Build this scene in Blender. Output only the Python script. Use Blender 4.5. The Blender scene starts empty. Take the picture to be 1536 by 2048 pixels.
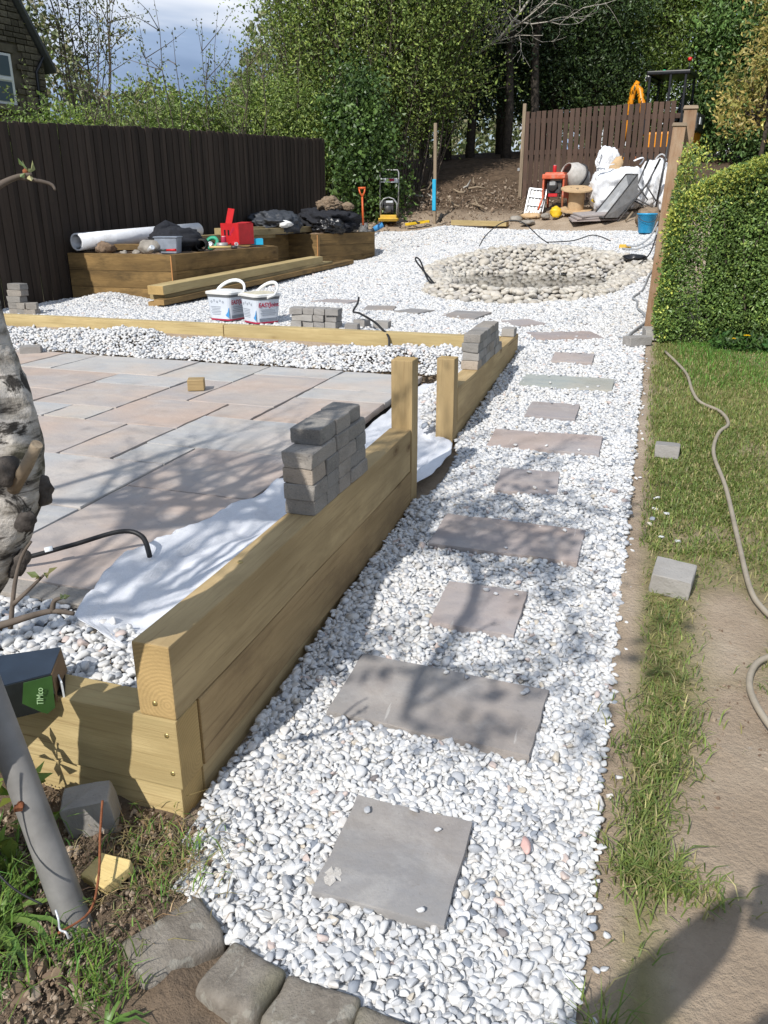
import bpy, bmesh, math, random
import numpy as np
from mathutils import Vector, Matrix, Euler

R = math.radians
scene = bpy.context.scene
COL = scene.collection

# ------------------------------------------------------------------ camera
cam = bpy.data.cameras.new('camera')
cam.sensor_fit = 'VERTICAL'; cam.sensor_height = 36.0; cam.sensor_width = 27.0
cam.lens = 36.0 * 1597.0 / 2048.0
cam.clip_start = 0.02; cam.clip_end = 600
cam_ob = bpy.data.objects.new('camera', cam); COL.objects.link(cam_ob)
cam_ob.location = (0, 0, 1.5)
cam_ob.rotation_euler = (R(90 - 20.8), 0, R(17.7))
scene.camera = cam_ob

# ------------------------------------------------------------------ sky, sun, exposure
SUN_EL, SUN_AZ = R(41.0), R(13.5)      # shadows fall towards +Y, a little towards +X
sun = bpy.data.lights.new('sun', 'SUN'); sun.energy = 4.4; sun.angle = R(0.55); sun.color = (1.0, 0.965, 0.91)
sun_ob = bpy.data.objects.new('sun', sun); COL.objects.link(sun_ob)
sdir = Vector((math.sin(SUN_AZ) * math.cos(SUN_EL), math.cos(SUN_AZ) * math.cos(SUN_EL), -math.sin(SUN_EL)))
sun_ob.rotation_euler = sdir.to_track_quat('-Z', 'Y').to_euler()
sun_ob.location = (-3, -8, 12)

world = bpy.data.worlds.new('World'); scene.world = world; world.use_nodes = True
wn = world.node_tree; wn.nodes.clear()
def wnode(t, **k):
    n = wn.nodes.new(t)
    for a, b in k.items(): setattr(n, a, b)
    return n
out = wnode('ShaderNodeOutputWorld'); bg = wnode('ShaderNodeBackground'); bg.inputs[1].default_value = 0.085
sky = wnode('ShaderNodeTexSky', sky_type='NISHITA', sun_disc=False)
sky.sun_elevation = SUN_EL
sky.sun_rotation = math.atan2(-sdir.x, -sdir.y)
sky.air_density = 1.0; sky.dust_density = 1.0; sky.ozone_density = 1.2
tc = wnode('ShaderNodeTexCoord')
mp = wnode('ShaderNodeMapping'); mp.inputs['Scale'].default_value = (1.3, 1.3, 2.9); mp.inputs['Location'].default_value = (2.1, 1.7, 0.3)
nz = wnode('ShaderNodeTexNoise'); nz.inputs['Scale'].default_value = 1.7; nz.inputs['Detail'].default_value = 7; nz.inputs['Roughness'].default_value = 0.55
nz.inputs['Distortion'].default_value = 0.4
r1 = wnode('ShaderNodeValToRGB'); r1.color_ramp.elements[0].position = 0.30; r1.color_ramp.elements[1].position = 0.44
nz2 = wnode('ShaderNodeTexNoise'); nz2.inputs['Scale'].default_value = 2.6; nz2.inputs['Detail'].default_value = 6; nz2.inputs['Distortion'].default_value = 0.5
r2 = wnode('ShaderNodeValToRGB')
r2.color_ramp.elements[0].position = 0.34; r2.color_ramp.elements[0].color = (2.2, 3.2, 5.1, 1)
r2.color_ramp.elements[1].position = 0.62; r2.color_ramp.elements[1].color = (12, 12.2, 12.6, 1)
e = r2.color_ramp.elements.new(0.50); e.color = (4.0, 5.3, 7.6, 1)
mx = wnode('ShaderNodeMix', data_type='RGBA')
L = wn.links.new
L(tc.outputs['Generated'], mp.inputs[0]); L(mp.outputs[0], nz.inputs['Vector']); L(mp.outputs[0], nz2.inputs['Vector'])
L(nz.outputs['Fac'], r1.inputs[0]); L(nz2.outputs['Fac'], r2.inputs[0])
L(r1.outputs[0], mx.inputs[0]); L(sky.outputs[0], mx.inputs[6]); L(r2.outputs[0], mx.inputs[7])
L(mx.outputs[2], bg.inputs[0]); L(bg.outputs[0], out.inputs[0])

vs = scene.view_settings
scene.display_settings.display_device = 'sRGB'
vs.view_transform = 'Standard'; vs.look = 'None'; vs.exposure = 0.13; vs.gamma = 1.0; vs.use_curve_mapping = False
scene.render.engine = 'CYCLES'
scene.cycles.max_bounces = 6; scene.cycles.diffuse_bounces = 3; scene.cycles.glossy_bounces = 3
scene.cycles.transparent_max_bounces = 8; scene.cycles.transmission_bounces = 4
scene.cycles.use_denoising = True
scene.cycles.sample_clamp_indirect = 6

# ------------------------------------------------------------------ helpers
def thing(name, label, cat, loc=(0, 0, 0), rz=0.0, group=None, rot=None):
    o = bpy.data.objects.new(name, None); COL.objects.link(o)
    o.empty_display_size = 0.1
    o.location = loc; o.rotation_euler = rot if rot else (0, 0, rz)
    o['label'] = label; o['category'] = cat
    if group: o['group'] = group
    return o
def tag(o, label=None, cat=None, group=None, kind=None):
    if label: o['label'] = label
    if cat: o['category'] = cat
    if group: o['group'] = group
    if kind: o['kind'] = kind
    return o
def link(name, me, parent=None, loc=(0, 0, 0), rot=(0, 0, 0), scale=(1, 1, 1)):
    o = bpy.data.objects.new(name, me); COL.objects.link(o)
    o.location = loc; o.rotation_euler = rot; o.scale = scale
    if parent: o.parent = parent
    return o

class MB:
    def __init__(s): s.v = []; s.f = []; s.m = []; s.s = []
    def add(s, vs_, fs, mat=0, smooth=False):
        b = len(s.v); s.v += [tuple(p) for p in vs_]
        for f in fs: s.f.append(tuple(i + b for i in f)); s.m.append(mat); s.s.append(smooth)
        return s
    def box(s, c, d, rot=None, mat=0, taper=None):
        x, y, z = d[0] / 2, d[1] / 2, d[2] / 2
        P = [Vector((sx * x, sy * y, sz * z)) for sz in (-1, 1) for sy in (-1, 1) for sx in (-1, 1)]
        if taper:
            for p in P:
                if p.z > 0: p.x *= taper; p.y *= taper
        if rot is not None:
            if not isinstance(rot, Matrix): rot = Euler(rot).to_matrix()
            P = [rot @ p for p in P]
        c = Vector(c)
        s.add([p + c for p in P], [(0, 2, 3, 1), (4, 5, 7, 6), (0, 1, 5, 4), (2, 6, 7, 3), (0, 4, 6, 2), (1, 3, 7, 5)], mat)
        return s
    def tube(s, pts, r, n=8, mat=0, cap=True, flat=1.0):
        pts = [Vector(p) for p in pts]; k = len(pts)
        rr = r if isinstance(r, (list, tuple)) else [r] * k
        vs_ = []; up = None
        for i, p in enumerate(pts):
            t = (pts[min(i + 1, k - 1)] - pts[max(i - 1, 0)])
            if t.length < 1e-9: t = Vector((0, 0, 1))
            t.normalize()
            if up is None: up = t.orthogonal().normalized()
            else:
                up = up - t * up.dot(t)
                up = up.normalized() if up.length > 1e-6 else t.orthogonal().normalized()
            w = t.cross(up)
            for j in range(n):
                a = 2 * math.pi * j / n
                vs_.append(p + (up * math.cos(a) + w * math.sin(a) * flat) * rr[i])
        fs = []
        for i in range(k - 1):
            for j in range(n):
                fs.append((i * n + j, i * n + (j + 1) % n, (i + 1) * n + (j + 1) % n, (i + 1) * n + j))
        s.add(vs_, fs, mat, True)
        if cap and n > 2:
            b = len(s.v) - len(vs_)
            s.f.append(tuple(b + j for j in reversed(range(n)))); s.m.append(mat); s.s.append(False)
            s.f.append(tuple(b + (k - 1) * n + j for j in range(n))); s.m.append(mat); s.s.append(False)
        return s
    def lathe(s, prof, n=20, c=(0, 0, 0), mat=0, rot=None, sx=1.0, sy=1.0, smooth=True):
        vs_ = []; c = Vector(c)
        if rot is not None and not isinstance(rot, Matrix): rot = Euler(rot).to_matrix()
        for r, z in prof:
            for j in range(n):
                a = 2 * math.pi * j / n
                p = Vector((r * math.cos(a) * sx, r * math.sin(a) * sy, z))
                if rot is not None: p = rot @ p
                vs_.append(p + c)
        fs = []
        for i in range(len(prof) - 1):
            for j in range(n):
                fs.append((i * n + j, i * n + (j + 1) % n, (i + 1) * n + (j + 1) % n, (i + 1) * n + j))
        s.add(vs_, fs, mat, smooth)
        return s
    def prism(s, poly, axis, a, b, mat=0):
        # poly: 2D outline; axis 0/1/2 = extrusion axis from a to b
        def P(u, v, w): return [(w, u, v), (u, w, v), (u, v, w)][axis]
        n = len(poly)
        vs_ = [P(u, v, a) for u, v in poly] + [P(u, v, b) for u, v in poly]
        fs = [tuple(range(n)), tuple(range(2 * n - 1, n - 1, -1))] + [(i, i + n, (i + 1) % n + n, (i + 1) % n) for i in range(n)]
        s.add(vs_, fs, mat); return s
    def mesh(s, name, mats, bevel=0, seg=1):
        me = bpy.data.meshes.new(name)
        me.from_pydata(s.v, [], s.f)
        if not isinstance(mats, (list, tuple)): mats = [mats]
        for m in mats: me.materials.append(m)
        me.polygons.foreach_set('material_index', s.m); me.polygons.foreach_set('use_smooth', s.s)
        bm = bmesh.new(); bm.from_mesh(me)
        bmesh.ops.recalc_face_normals(bm, faces=bm.faces)
        if bevel:
            ed = [e_ for e_ in bm.edges if len(e_.link_faces) == 2 and e_.calc_face_angle(0) > R(35)]
            bmesh.ops.bevel(bm, geom=ed, offset=bevel, segments=seg, affect='EDGES', profile=0.6, clamp_overlap=True)
        bm.to_mesh(me); bm.free(); me.update()
        return me
    def build(s, name, mats, parent=None, loc=(0, 0, 0), rot=(0, 0, 0), bevel=0, seg=1):
        return link(name, s.mesh(name, mats, bevel, seg), parent, loc, rot)

def np_mesh(name, V, F, mats, smooth=True, cols=None):
    me = bpy.data.meshes.new(name)
    nv, nf, k = len(V), len(F), F.shape[1]
    me.vertices.add(nv); me.vertices.foreach_set('co', np.ascontiguousarray(V, dtype=np.float32).ravel())
    me.loops.add(nf * k); me.loops.foreach_set('vertex_index', np.ascontiguousarray(F, dtype=np.int32).ravel())
    me.polygons.add(nf)
    me.polygons.foreach_set('loop_start', np.arange(0, nf * k, k, dtype=np.int32))
    me.polygons.foreach_set('use_smooth', np.full(nf, smooth, dtype=bool))
    for m in (mats if isinstance(mats, (list, tuple)) else [mats]): me.materials.append(m)
    me.update(calc_edges=True)
    if cols is not None:
        at = me.attributes.new('col', 'FLOAT_COLOR', 'POINT')
        c4 = np.ones((nv, 4), dtype=np.float32); c4[:, :3] = cols
        at.data.foreach_set('color', c4.ravel())
    return me

def vnoise(x, y, seed=0):
    x = np.asarray(x, float); y = np.asarray(y, float)
    xi = np.floor(x).astype(np.int64); yi = np.floor(y).astype(np.int64); xf = x - xi; yf = y - yi
    def h(a, b):
        n = (a * 374761393 + b * 668265263 + seed * 974634777) & 0x7fffffff
        n = ((n ^ (n >> 13)) * 1274126177) & 0x7fffffff
        return ((n ^ (n >> 16)) & 0xffff) / 65535.0
    u = xf * xf * (3 - 2 * xf); v = yf * yf * (3 - 2 * yf)
    return (h(xi, yi) * (1 - u) + h(xi + 1, yi) * u) * (1 - v) + (h(xi, yi + 1) * (1 - u) + h(xi + 1, yi + 1) * u) * v
def fbm(x, y, seed=0, o=4):
    s = 0; a = .5
    for i in range(o):
        s = s + a * (vnoise(np.asarray(x) * 2 ** i, np.asarray(y) * 2 ** i, seed + i) - .5); a *= .5
    return s

# ------------------------------------------------------------------ terrain
CP = np.array([
 (-1,0,.0),(0,0,0),(1.5,0,.0),(-1,3,.185),(0,3,.185),(1.5,3,.18),(-.5,5,.308),(0.1,5,.308),(1.5,5,.30),(-.5,6.4,.395),(0.1,7,.43),(1.5,7,.42),
 (-5.5,6.5,.50),(-3.5,6.5,.50),(-2.2,6.6,.495),(-1.4,6.8,.475),(-5.3,8.4,.49),(-4,9,.52),(-3.5,10,.545),(-2.9,10.1,.56),(-1.57,9.2,.53),(-.8,8,.49),(0,9,.57),
 (0,11.6,.76),(-1.7,13.3,.95),(-5.1,10.9,.56),(-5.4,13.3,.60),(-4.9,14.7,.66),(-5.2,16.4,1.05),(-3.8,16.1,1.11),(-2.76,15.8,1.13),(-1.34,15.4,1.13),(-.1,14.4,1.14),
 (-5.3,17.1,1.25),(-4.3,17.1,1.28),(-2.7,16.5,1.2),(-2.7,18.3,1.66),(.2,18.1,1.66),(-.6,16.6,1.5),(-1.5,16.6,1.4),(-3.9,19.1,1.85),(-4.7,22.5,2.75),(-6.3,19.4,1.75),
 (.8,24.3,2.65),(-7,25,2.9),(3,20,2.2),(3,12,.95),(4,5,.3),(3,0,0),(-3,-1,0),(0,-2,-.1),(-8,8,.45),(-8,15,.8),(-10,0,.1),(10,30,3.3),(-12,35,3.3),(0,40,3.4),(10,10,.8),(-14,12,.6),(-3,13,.85),(-4,12,.66)], float)
def _tps():
    P = CP[:, :2]; n = len(P)
    d = np.sqrt(((P[:, None] - P[None]) ** 2).sum(-1)); K = np.where(d > 0, d ** 2 * np.log(d + 1e-12), 0) + np.eye(n) * 0.02
    A = np.zeros((n + 3, n + 3)); A[:n, :n] = K; A[:n, n] = 1; A[:n, n + 1:] = P; A[n, :n] = 1; A[n + 1:, :n] = P.T
    return np.linalg.solve(A, np.concatenate([CP[:, 2], [0, 0, 0]]))
_W = _tps()
def T(x, y):
    x = np.clip(np.asarray(x, float), -14, 10); y = np.clip(np.asarray(y, float), -2, 40)
    sh = x.shape; x = x.ravel(); y = y.ravel(); n = len(CP)
    d2 = (x[:, None] - CP[None, :, 0]) ** 2 + (y[:, None] - CP[None, :, 1]) ** 2
    z = (0.5 * d2 * np.log(d2 + 1e-12)) @ _W[:n] + _W[n] + _W[n + 1] * x + _W[n + 2] * y
    return z.reshape(sh)
def t1(x, y): return float(T(np.array([x]), np.array([y]))[0])
# ------------------------------------------------------------------ materials
class NT:
    def __init__(s, name, rough=0.8, spec=0.3):
        s.mat = bpy.data.materials.new(name); s.mat.use_nodes = True; s.nt = s.mat.node_tree
        s.b = s.nt.nodes['Principled BSDF']; s.b.inputs['Roughness'].default_value = rough; s.b.inputs['Specular IOR Level'].default_value = spec
        s.out = s.nt.nodes['Material Output']
    def n(s, t, **k):
        nd = s.nt.nodes.new(t)
        for a, b in k.items(): setattr(nd, a, b)
        return nd
    def l(s, a, b): s.nt.links.new(a, b)
    def coord(s, scale=(1, 1, 1), kind='Object', rnd=0.0, rot=(0, 0, 0)):
        c = s.n('ShaderNodeTexCoord'); m = s.n('ShaderNodeMapping'); m.inputs['Scale'].default_value = scale; m.inputs['Rotation'].default_value = rot
        s.l(c.outputs[kind], m.inputs[0])
        if rnd:
            oi = s.n('ShaderNodeObjectInfo'); v = s.n('ShaderNodeVectorMath', operation='SCALE'); v.inputs[0].default_value = (37.1, 19.7, 53.3)
            s.l(oi.outputs['Random'], v.inputs['Scale']); s.l(v.outputs[0], m.inputs['Location'])
        return m.outputs[0]
    def noise(s, vec, scale=5, detail=5, rough=.55, dist=0):
        t = s.n('ShaderNodeTexNoise'); t.inputs['Scale'].default_value = scale; t.inputs['Detail'].default_value = detail
        t.inputs['Roughness'].default_value = rough; t.inputs['Distortion'].default_value = dist
        if vec is not None: s.l(vec, t.inputs['Vector'])
        return t.outputs['Fac']
    def ramp(s, fac, stops):
        r = s.n('ShaderNodeValToRGB'); el = r.color_ramp.elements
        while len(el) < len(stops): el.new(0.5)
        for e_, (p, c) in zip(el, stops):
            e_.position = p; e_.color = (c, c, c, 1) if isinstance(c, (int, float)) else (*c, 1)
        s.l(fac, r.inputs[0]); return r.outputs[0]
    def mix(s, fac, a, b, mode='MIX'):
        m = s.n('ShaderNodeMix', data_type='RGBA', blend_type=mode)
        for v, i in ((fac, 0), (a, 6), (b, 7)):
            if isinstance(v, (int, float)): m.inputs[i].default_value = v if i == 0 else (v, v, v, 1)
            elif isinstance(v, tuple): m.inputs[i].default_value = (*v, 1)
            else: s.l(v, m.inputs[i])
        return m.outputs[2]
    def math(s, op, a, b=0.0, clamp=False):
        m = s.n('ShaderNodeMath', operation=op, use_clamp=clamp)
        for v, i in ((a, 0), (b, 1)):
            if isinstance(v, (int, float)): m.inputs[i].default_value = v
            else: s.l(v, m.inputs[i])
        return m.outputs[0]
    def color(s, c):
        if isinstance(c, tuple): s.b.inputs['Base Color'].default_value = (*c, 1)
        else: s.l(c, s.b.inputs['Base Color'])
    def rough(s, v): s.l(v, s.b.inputs['Roughness'])
    def bump(s, h, strength=.5, dist=.01):
        b = s.n('ShaderNodeBump'); b.inputs['Strength'].default_value = strength; b.inputs['Distance'].default_value = dist
        s.l(h, b.inputs['Height']); s.l(b.outputs[0], s.b.inputs['Normal'])
    def attr(s, name='col'):
        a = s.n('ShaderNodeAttribute'); a.attribute_name = name; return a.outputs['Color']
    def rnd(s):
        return s.n('ShaderNodeObjectInfo').outputs['Random']

def simple(name, col, rough=.6, spec=.3, var=.18, scale=12, bump=0, metal=0, kind='Object', dirt=None):
    t = NT(name, rough, spec); v = t.coord(kind=kind)
    f = t.noise(v, scale, 5)
    lo = tuple(c * (1 - var) for c in col); hi = tuple(min(1, c * (1 + var)) for c in col)
    c = t.ramp(f, [(.3, lo), (.7, hi)])
    if dirt:
        f2 = t.ramp(t.noise(v, scale * .6, 8, .7), [(.52, 0.0), (.72, 0.75)]); c = t.mix(f2, c, dirt)
    t.color(c); t.b.inputs['Metallic'].default_value = metal
    if bump: t.bump(t.noise(v, scale * 4, 4), bump, .004)
    return t.mat

def wood(name, light, mid, dark, grain=1.0, rough=.75, knots=True, stain=None, endc=None, tones=(.86, 1.08)):
    # grain runs along local X
    t = NT(name, rough, .2)
    v = t.coord((1, 1, 1), rnd=1)
    g = t.coord((1.3 * grain, 26, 26), rnd=1)
    f1 = t.noise(g, 1.6, 7, .68, .6)
    big = t.noise(t.coord((.9, 5, 5), rnd=1), 1.5, 3)
    c = t.ramp(f1, [(.28, mid), (.5, light), (.72, mid)])
    c = t.mix(t.ramp(big, [(.36, 0.0), (.66, .85)]), c, tuple(a * .8 for a in mid))
    fine = t.noise(t.coord((2.2, 70, 70), rnd=1), 1.3, 4, .65)
    c = t.mix(t.ramp(fine, [(.54, 0.0), (.72, .5)]), c, dark)
    crk = t.noise(t.coord((.8, 34, 34), rnd=1), 1.0, 3, .5, .3); c = t.mix(t.ramp(crk, [(.665, 0.0), (.69, .8)]), c, dark)
    if stain:
        st = t.ramp(t.noise(t.coord((1.1, 3, 3), rnd=1), 2.1, 6, .65), [(.46, 0.0), (.64, .85)]); c = t.mix(st, c, stain)
    if knots:
        vo = t.n('ShaderNodeTexVoronoi'); vo.inputs['Scale'].default_value = 1.0
        sx_ = t.n('ShaderNodeSeparateXYZ'); t.l(t.coord((3.0, 6.5, 6.5), rnd=1), sx_.inputs[0]); cx_ = t.n('ShaderNodeCombineXYZ'); t.l(sx_.outputs[0], cx_.inputs[0]); t.l(t.math('ADD', sx_.outputs[1], sx_.outputs[2]), cx_.inputs[1]); t.l(cx_.outputs[0], vo.inputs['Vector'])
        k = t.ramp(vo.outputs['Distance'], [(.0, .95), (.06, .9), (.085, .35), (.11, .55), (.16, .12), (.24, 0.0)])
        sel = t.n('ShaderNodeSeparateColor'); t.l(vo.outputs['Color'], sel.inputs[0])
        pick = t.math('GREATER_THAN', sel.outputs[0], .42)
        c = t.mix(t.math('MULTIPLY', k, pick), c, dark)
    # end grain rings
    tcn = t.n('ShaderNodeTexCoord'); sp = t.n('ShaderNodeSeparateXYZ'); t.l(tcn.outputs['Normal'], sp.inputs[0])
    isend = t.math('GREATER_THAN', t.math('ABSOLUTE', sp.outputs[0]), .8)
    mpn = t.n('ShaderNodeMapping'); mpn.inputs['Scale'].default_value = (0, 1, 1); mpn.inputs['Location'].default_value = (0, .03, .06)
    t.l(tcn.outputs['Object'], mpn.inputs[0])
    wv = t.n('ShaderNodeTexWave', wave_type='RINGS', rings_direction='X'); wv.inputs['Scale'].default_value = 32; wv.inputs['Distortion'].default_value = 1.2; wv.inputs['Detail'].default_value = 2
    t.l(mpn.outputs[0], wv.inputs['Vector'])
    ec = endc or light
    ring = t.ramp(wv.outputs['Fac'], [(0, tuple(a * .84 for a in ec)), (1, ec)])
    ring = t.mix(t.ramp(big, [(.35, 0.0), (.7, .6)]), ring, tuple(a * .6 for a in ec))
    c = t.mix(isend, c, ring)
    tone = t.rnd(); c = t.mix(1.0, c, t.ramp(tone, [(0, tones[0]), (1, tones[1])]), 'MULTIPLY')
    t.color(c); t.bump(t.math('ADD', f1, t.math('MULTIPLY', fine, .9)), .45, .004)
    return t.mat

def leafmat(name, trans=.25, rough=.45, spec=.35, tint=(1.1, 1.25, .55)):
    t = NT(name, rough, spec); c = t.attr(); t.color(c)
    tr = t.n('ShaderNodeBsdfTranslucent'); t.l(t.mix(1.0, c, tint, 'MULTIPLY'), tr.inputs[0])
    m = t.n('ShaderNodeMixShader'); m.inputs[0].default_value = trans
    t.l(t.b.outputs[0], m.inputs[1]); t.l(tr.outputs[0], m.inputs[2]); t.l(m.outputs[0], t.out.inputs[0])
    return t.mat

M = {}
M['sleeper'] = wood('treated_sleeper_wood', (.51, .375, .195), (.40, .285, .14), (.14, .08, .032), stain=(.33, .235, .115), endc=(.52, .36, .16))
M['sleeper_brown'] = wood('brown_stained_sleeper', (.44, .305, .15), (.34, .23, .108), (.11, .06, .025), stain=(.22, .145, .072), endc=(.4, .26, .11))
M['sleeper_pale'] = wood('fresh_sleeper_wood', (.60, .47, .24), (.48, .37, .175), (.2, .115, .045), stain=(.44, .33, .155), endc=(.55, .37, .15))
M['sleeper_old'] = wood('weathered_sleeper_wood', (.30, .19, .075), (.2, .125, .05), (.075, .042, .017), stain=(.10, .066, .03), endc=(.38, .24, .1))
M['board'] = wood('board_wood', (.40, .31, .16), (.3, .23, .12), (.14, .09, .04), stain=(.2, .16, .08))
M['post_wood'] = wood('brown_post_wood', (.34, .205, .12), (.26, .15, .085), (.12, .06, .028), stain=(.34, .25, .17), endc=(.3, .17, .09))
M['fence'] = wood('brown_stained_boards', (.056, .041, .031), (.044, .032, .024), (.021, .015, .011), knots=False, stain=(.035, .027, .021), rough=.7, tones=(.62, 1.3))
M['fence_lit'] = wood('brown_slats_lit_tone', (.098, .060, .043), (.08, .049, .036), (.045, .028, .02), knots=False, stain=(.07, .046, .035), rough=.65, tones=(.75, 1.2))  # lighter copy of the fence wood, sunlit tone put into the colour
M['grey_wood'] = wood('old_grey_wood', (.33, .26, .18), (.25, .19, .13), (.1, .07, .05))
M['offcut'] = wood('yellow_offcut_wood', (.68, .53, .24), (.6, .45, .19), (.4, .27, .1), knots=False)

# pebbles
t = NT('white_marble_pebble', .55, .35); c = t.attr(); v = t.coord(kind='Object')
f = t.noise(v, 60, 4, .6, .8); c = t.mix(t.ramp(f, [(.5, 0.0), (.75, .45)]), c, t.mix(1.0, c, (.70, .72, .76), 'MULTIPLY'))
c = t.mix(t.ramp(t.noise(v, 7, 3), [(.5, 0.0), (.8, .14)]), c, (.55, .48, .38))
t.color(c); t.bump(t.noise(v, 220, 3), .25, .0015); M['pebble'] = t.mat
t = NT('river_cobble', .6, .3); v = t.coord(rnd=1); rc = t.ramp(t.rnd(), [(0, (.43, .40, .345)), (.25, (.53, .50, .44)), (.5, (.48, .44, .375)), (.75, (.56, .525, .465)), (1, (.40, .38, .35))])
c = t.mix(t.ramp(t.noise(v, 9, 6), [(.4, 0.0), (.75, .6)]), rc, (.36, .31, .25)); t.color(c); t.bump(t.noise(v, 60, 4), .2, .003); M['cobble'] = t.mat
t = NT('cobble_fill', .6, .3); c = t.attr(); v = t.coord(); c = t.mix(t.ramp(t.noise(v, 9, 6), [(.4, 0.0), (.75, .5)]), c, (.36, .31, .25)); t.color(c); M['cobble_fill'] = t.mat
# sandstone slabs (per-slab tone from random)
def slabmat(name, stops, dust=.35):
    t = NT(name, .72, .25); v = t.coord(rnd=1)
    base = t.ramp(t.rnd(), stops)
    w = t.noise(t.coord((1, 2.6, 1), rnd=1), 2.2, 5, .6, 1.2)
    c = t.mix(t.ramp(w, [(.36, 0.0), (.62, .85)]), base, t.mix(1.0, base, (.82, .86, .93), 'MULTIPLY'))
    pk = t.noise(v, 1.4, 3); c = t.mix(t.ramp(pk, [(.44, 0.0), (.66, .75)]), c, t.mix(1.0, base, (1.10, .95, .85), 'MULTIPLY'))
    blot = t.noise(v, 3.2, 7, .7, .8); c = t.mix(t.ramp(blot, [(.5, 0.0), (.72, .5)]), c, t.mix(1.0, base, (.68, .64, .6), 'MULTIPLY'))
    d = t.noise(v, 5, 8, .7, .5); c = t.mix(t.ramp(d, [(.52, 0.0), (.8, dust)]), c, (.62, .60, .57))
    s_ = t.n('ShaderNodeTexNoise'); s_.inputs['Scale'].default_value = 90; s_.inputs['Detail'].default_value = 2; t.l(v, s_.inputs['Vector'])
    c = t.mix(t.ramp(s_.outputs['Fac'], [(.66, 0.0), (.76, .5)]), c, (.2, .18, .16))
    scr = t.noise(t.coord((30, 2.5, 1), rnd=1, rot=(0, 0, .6)), 2, 3, .5, .4); c = t.mix(t.ramp(scr, [(.7, 0.0), (.78, .35)]), c, (.66, .64, .6))
    t.color(c)
    h = t.math('ADD', t.noise(v, 4, 6, .6, .5), t.math('MULTIPLY', t.noise(v, 40, 5, .65), .45)); t.bump(h, .5, .01)
    return t.mat
M['slab_pink'] = slabmat('pink_sandstone', [(0, (.46, .395, .345)), (.5, (.43, .375, .335)), (1, (.48, .415, .36))])
M['slab_grey'] = slabmat('grey_sandstone', [(0, (.46, .445, .42)), (.5, (.48, .455, .42)), (1, (.45, .44, .41))])
M['step_grey'] = slabmat('dark_grey_sandstone', [(0, (.29, .272, .255)), (1, (.31, .292, .275))], .35)
M['step_pink'] = slabmat('mauve_sandstone', [(0, (.35, .305, .285)), (.5, (.39, .35, .33)), (1, (.36, .31, .29))], .3)
M['step_green'] = slabmat('pale_green_sandstone', [(0, (.36, .375, .34)), (1, (.38, .39, .36))], .3)
M['slab_edge'] = simple('cut_stone_edge', (.12, .11, .1), .9, var=.3)
# blocks
t = NT('tumbled_grey_block', .9, .2); v = t.coord(rnd=1)
base = t.ramp(t.rnd(), [(0, (.27, .25, .225)), (.3, (.33, .295, .255)), (.55, (.235, .225, .21)), (.8, (.38, .32, .26)), (1, (.30, .28, .255))])
c = t.mix(t.ramp(t.noise(v, 9, 4), [(.45, 0.0), (.7, .6)]), base, t.mix(1.0, base, (.6, .6, .6), 'MULTIPLY'))
sp = t.noise(v, 150, 3); c = t.mix(t.ramp(sp, [(.58, 0.0), (.75, .6)]), c, (.42, .38, .32)); c = t.mix(t.ramp(sp, [(.25, .6), (.42, 0.0)]), c, (.05, .05, .05))
t.color(c); t.bump(t.math('ADD', t.noise(v, 60, 5), t.noise(v, 180, 3)), .6, .004); M['block'] = t.mat
t = NT('pale_concrete_block', .9, .2); v = t.coord(rnd=1)
base = t.ramp(t.rnd(), [(0, (.33, .31, .285)), (.5, (.28, .265, .25)), (1, (.37, .35, .32))])
c = t.mix(t.ramp(t.noise(v, 12, 5), [(.45, 0.0), (.7, .5)]), base, t.mix(1.0, base, (.7, .68, .66), 'MULTIPLY'))
c = t.mix(t.ramp(t.noise(v, 130, 3), [(.62, 0.0), (.78, .5)]), c, (.15, .14, .13)); t.color(c); t.bump(t.math('ADD', t.noise(v, 60, 5), t.noise(v, 160, 3)), .5, .004); M['block_pale'] = t.mat
t = NT('old_stone_sett', .9, .2); v = t.coord(rnd=1); c = t.ramp(t.noise(v, 7, 7, .65), [(.3, (.13, .112, .092)), (.5, (.235, .207, .172)), (.72, (.34, .305, .26))])
c = t.mix(t.ramp(t.noise(v, 3, 3), [(.5, 0.0), (.68, .6)]), c, (.17, .165, .09)); lich = t.noise(v, 16, 4, .6, .5); c = t.mix(t.ramp(lich, [(.58, 0.0), (.64, .7)]), c, (.36, .34, .29)); t.color(c); t.bump(t.math('ADD', t.noise(v, 22, 8, .75), t.math('MULTIPLY', t.noise(v, 90, 5, .7), .6)), .6, .02); M['sett'] = t.mat
t = NT('house_stone', .9, .2); v = t.coord(); c = t.ramp(t.noise(v, 3, 4), [(.3, (.085, .074, .058)), (.7, (.18, .155, .115))]); c = t.mix(1.0, c, t.ramp(t.rnd(), [(0, .6), (1, 1.3)]), 'MULTIPLY'); t.color(c); t.bump(t.noise(v, 8, 5), .6, .03); M['house_stone'] = t.mat
M['mortar'] = simple('stone_mortar', (.115, .098, .075), .95, var=.3, scale=4)
M['slate'] = simple('roof_slate', (.09, .092, .1), .7, var=.3, scale=2)

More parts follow.
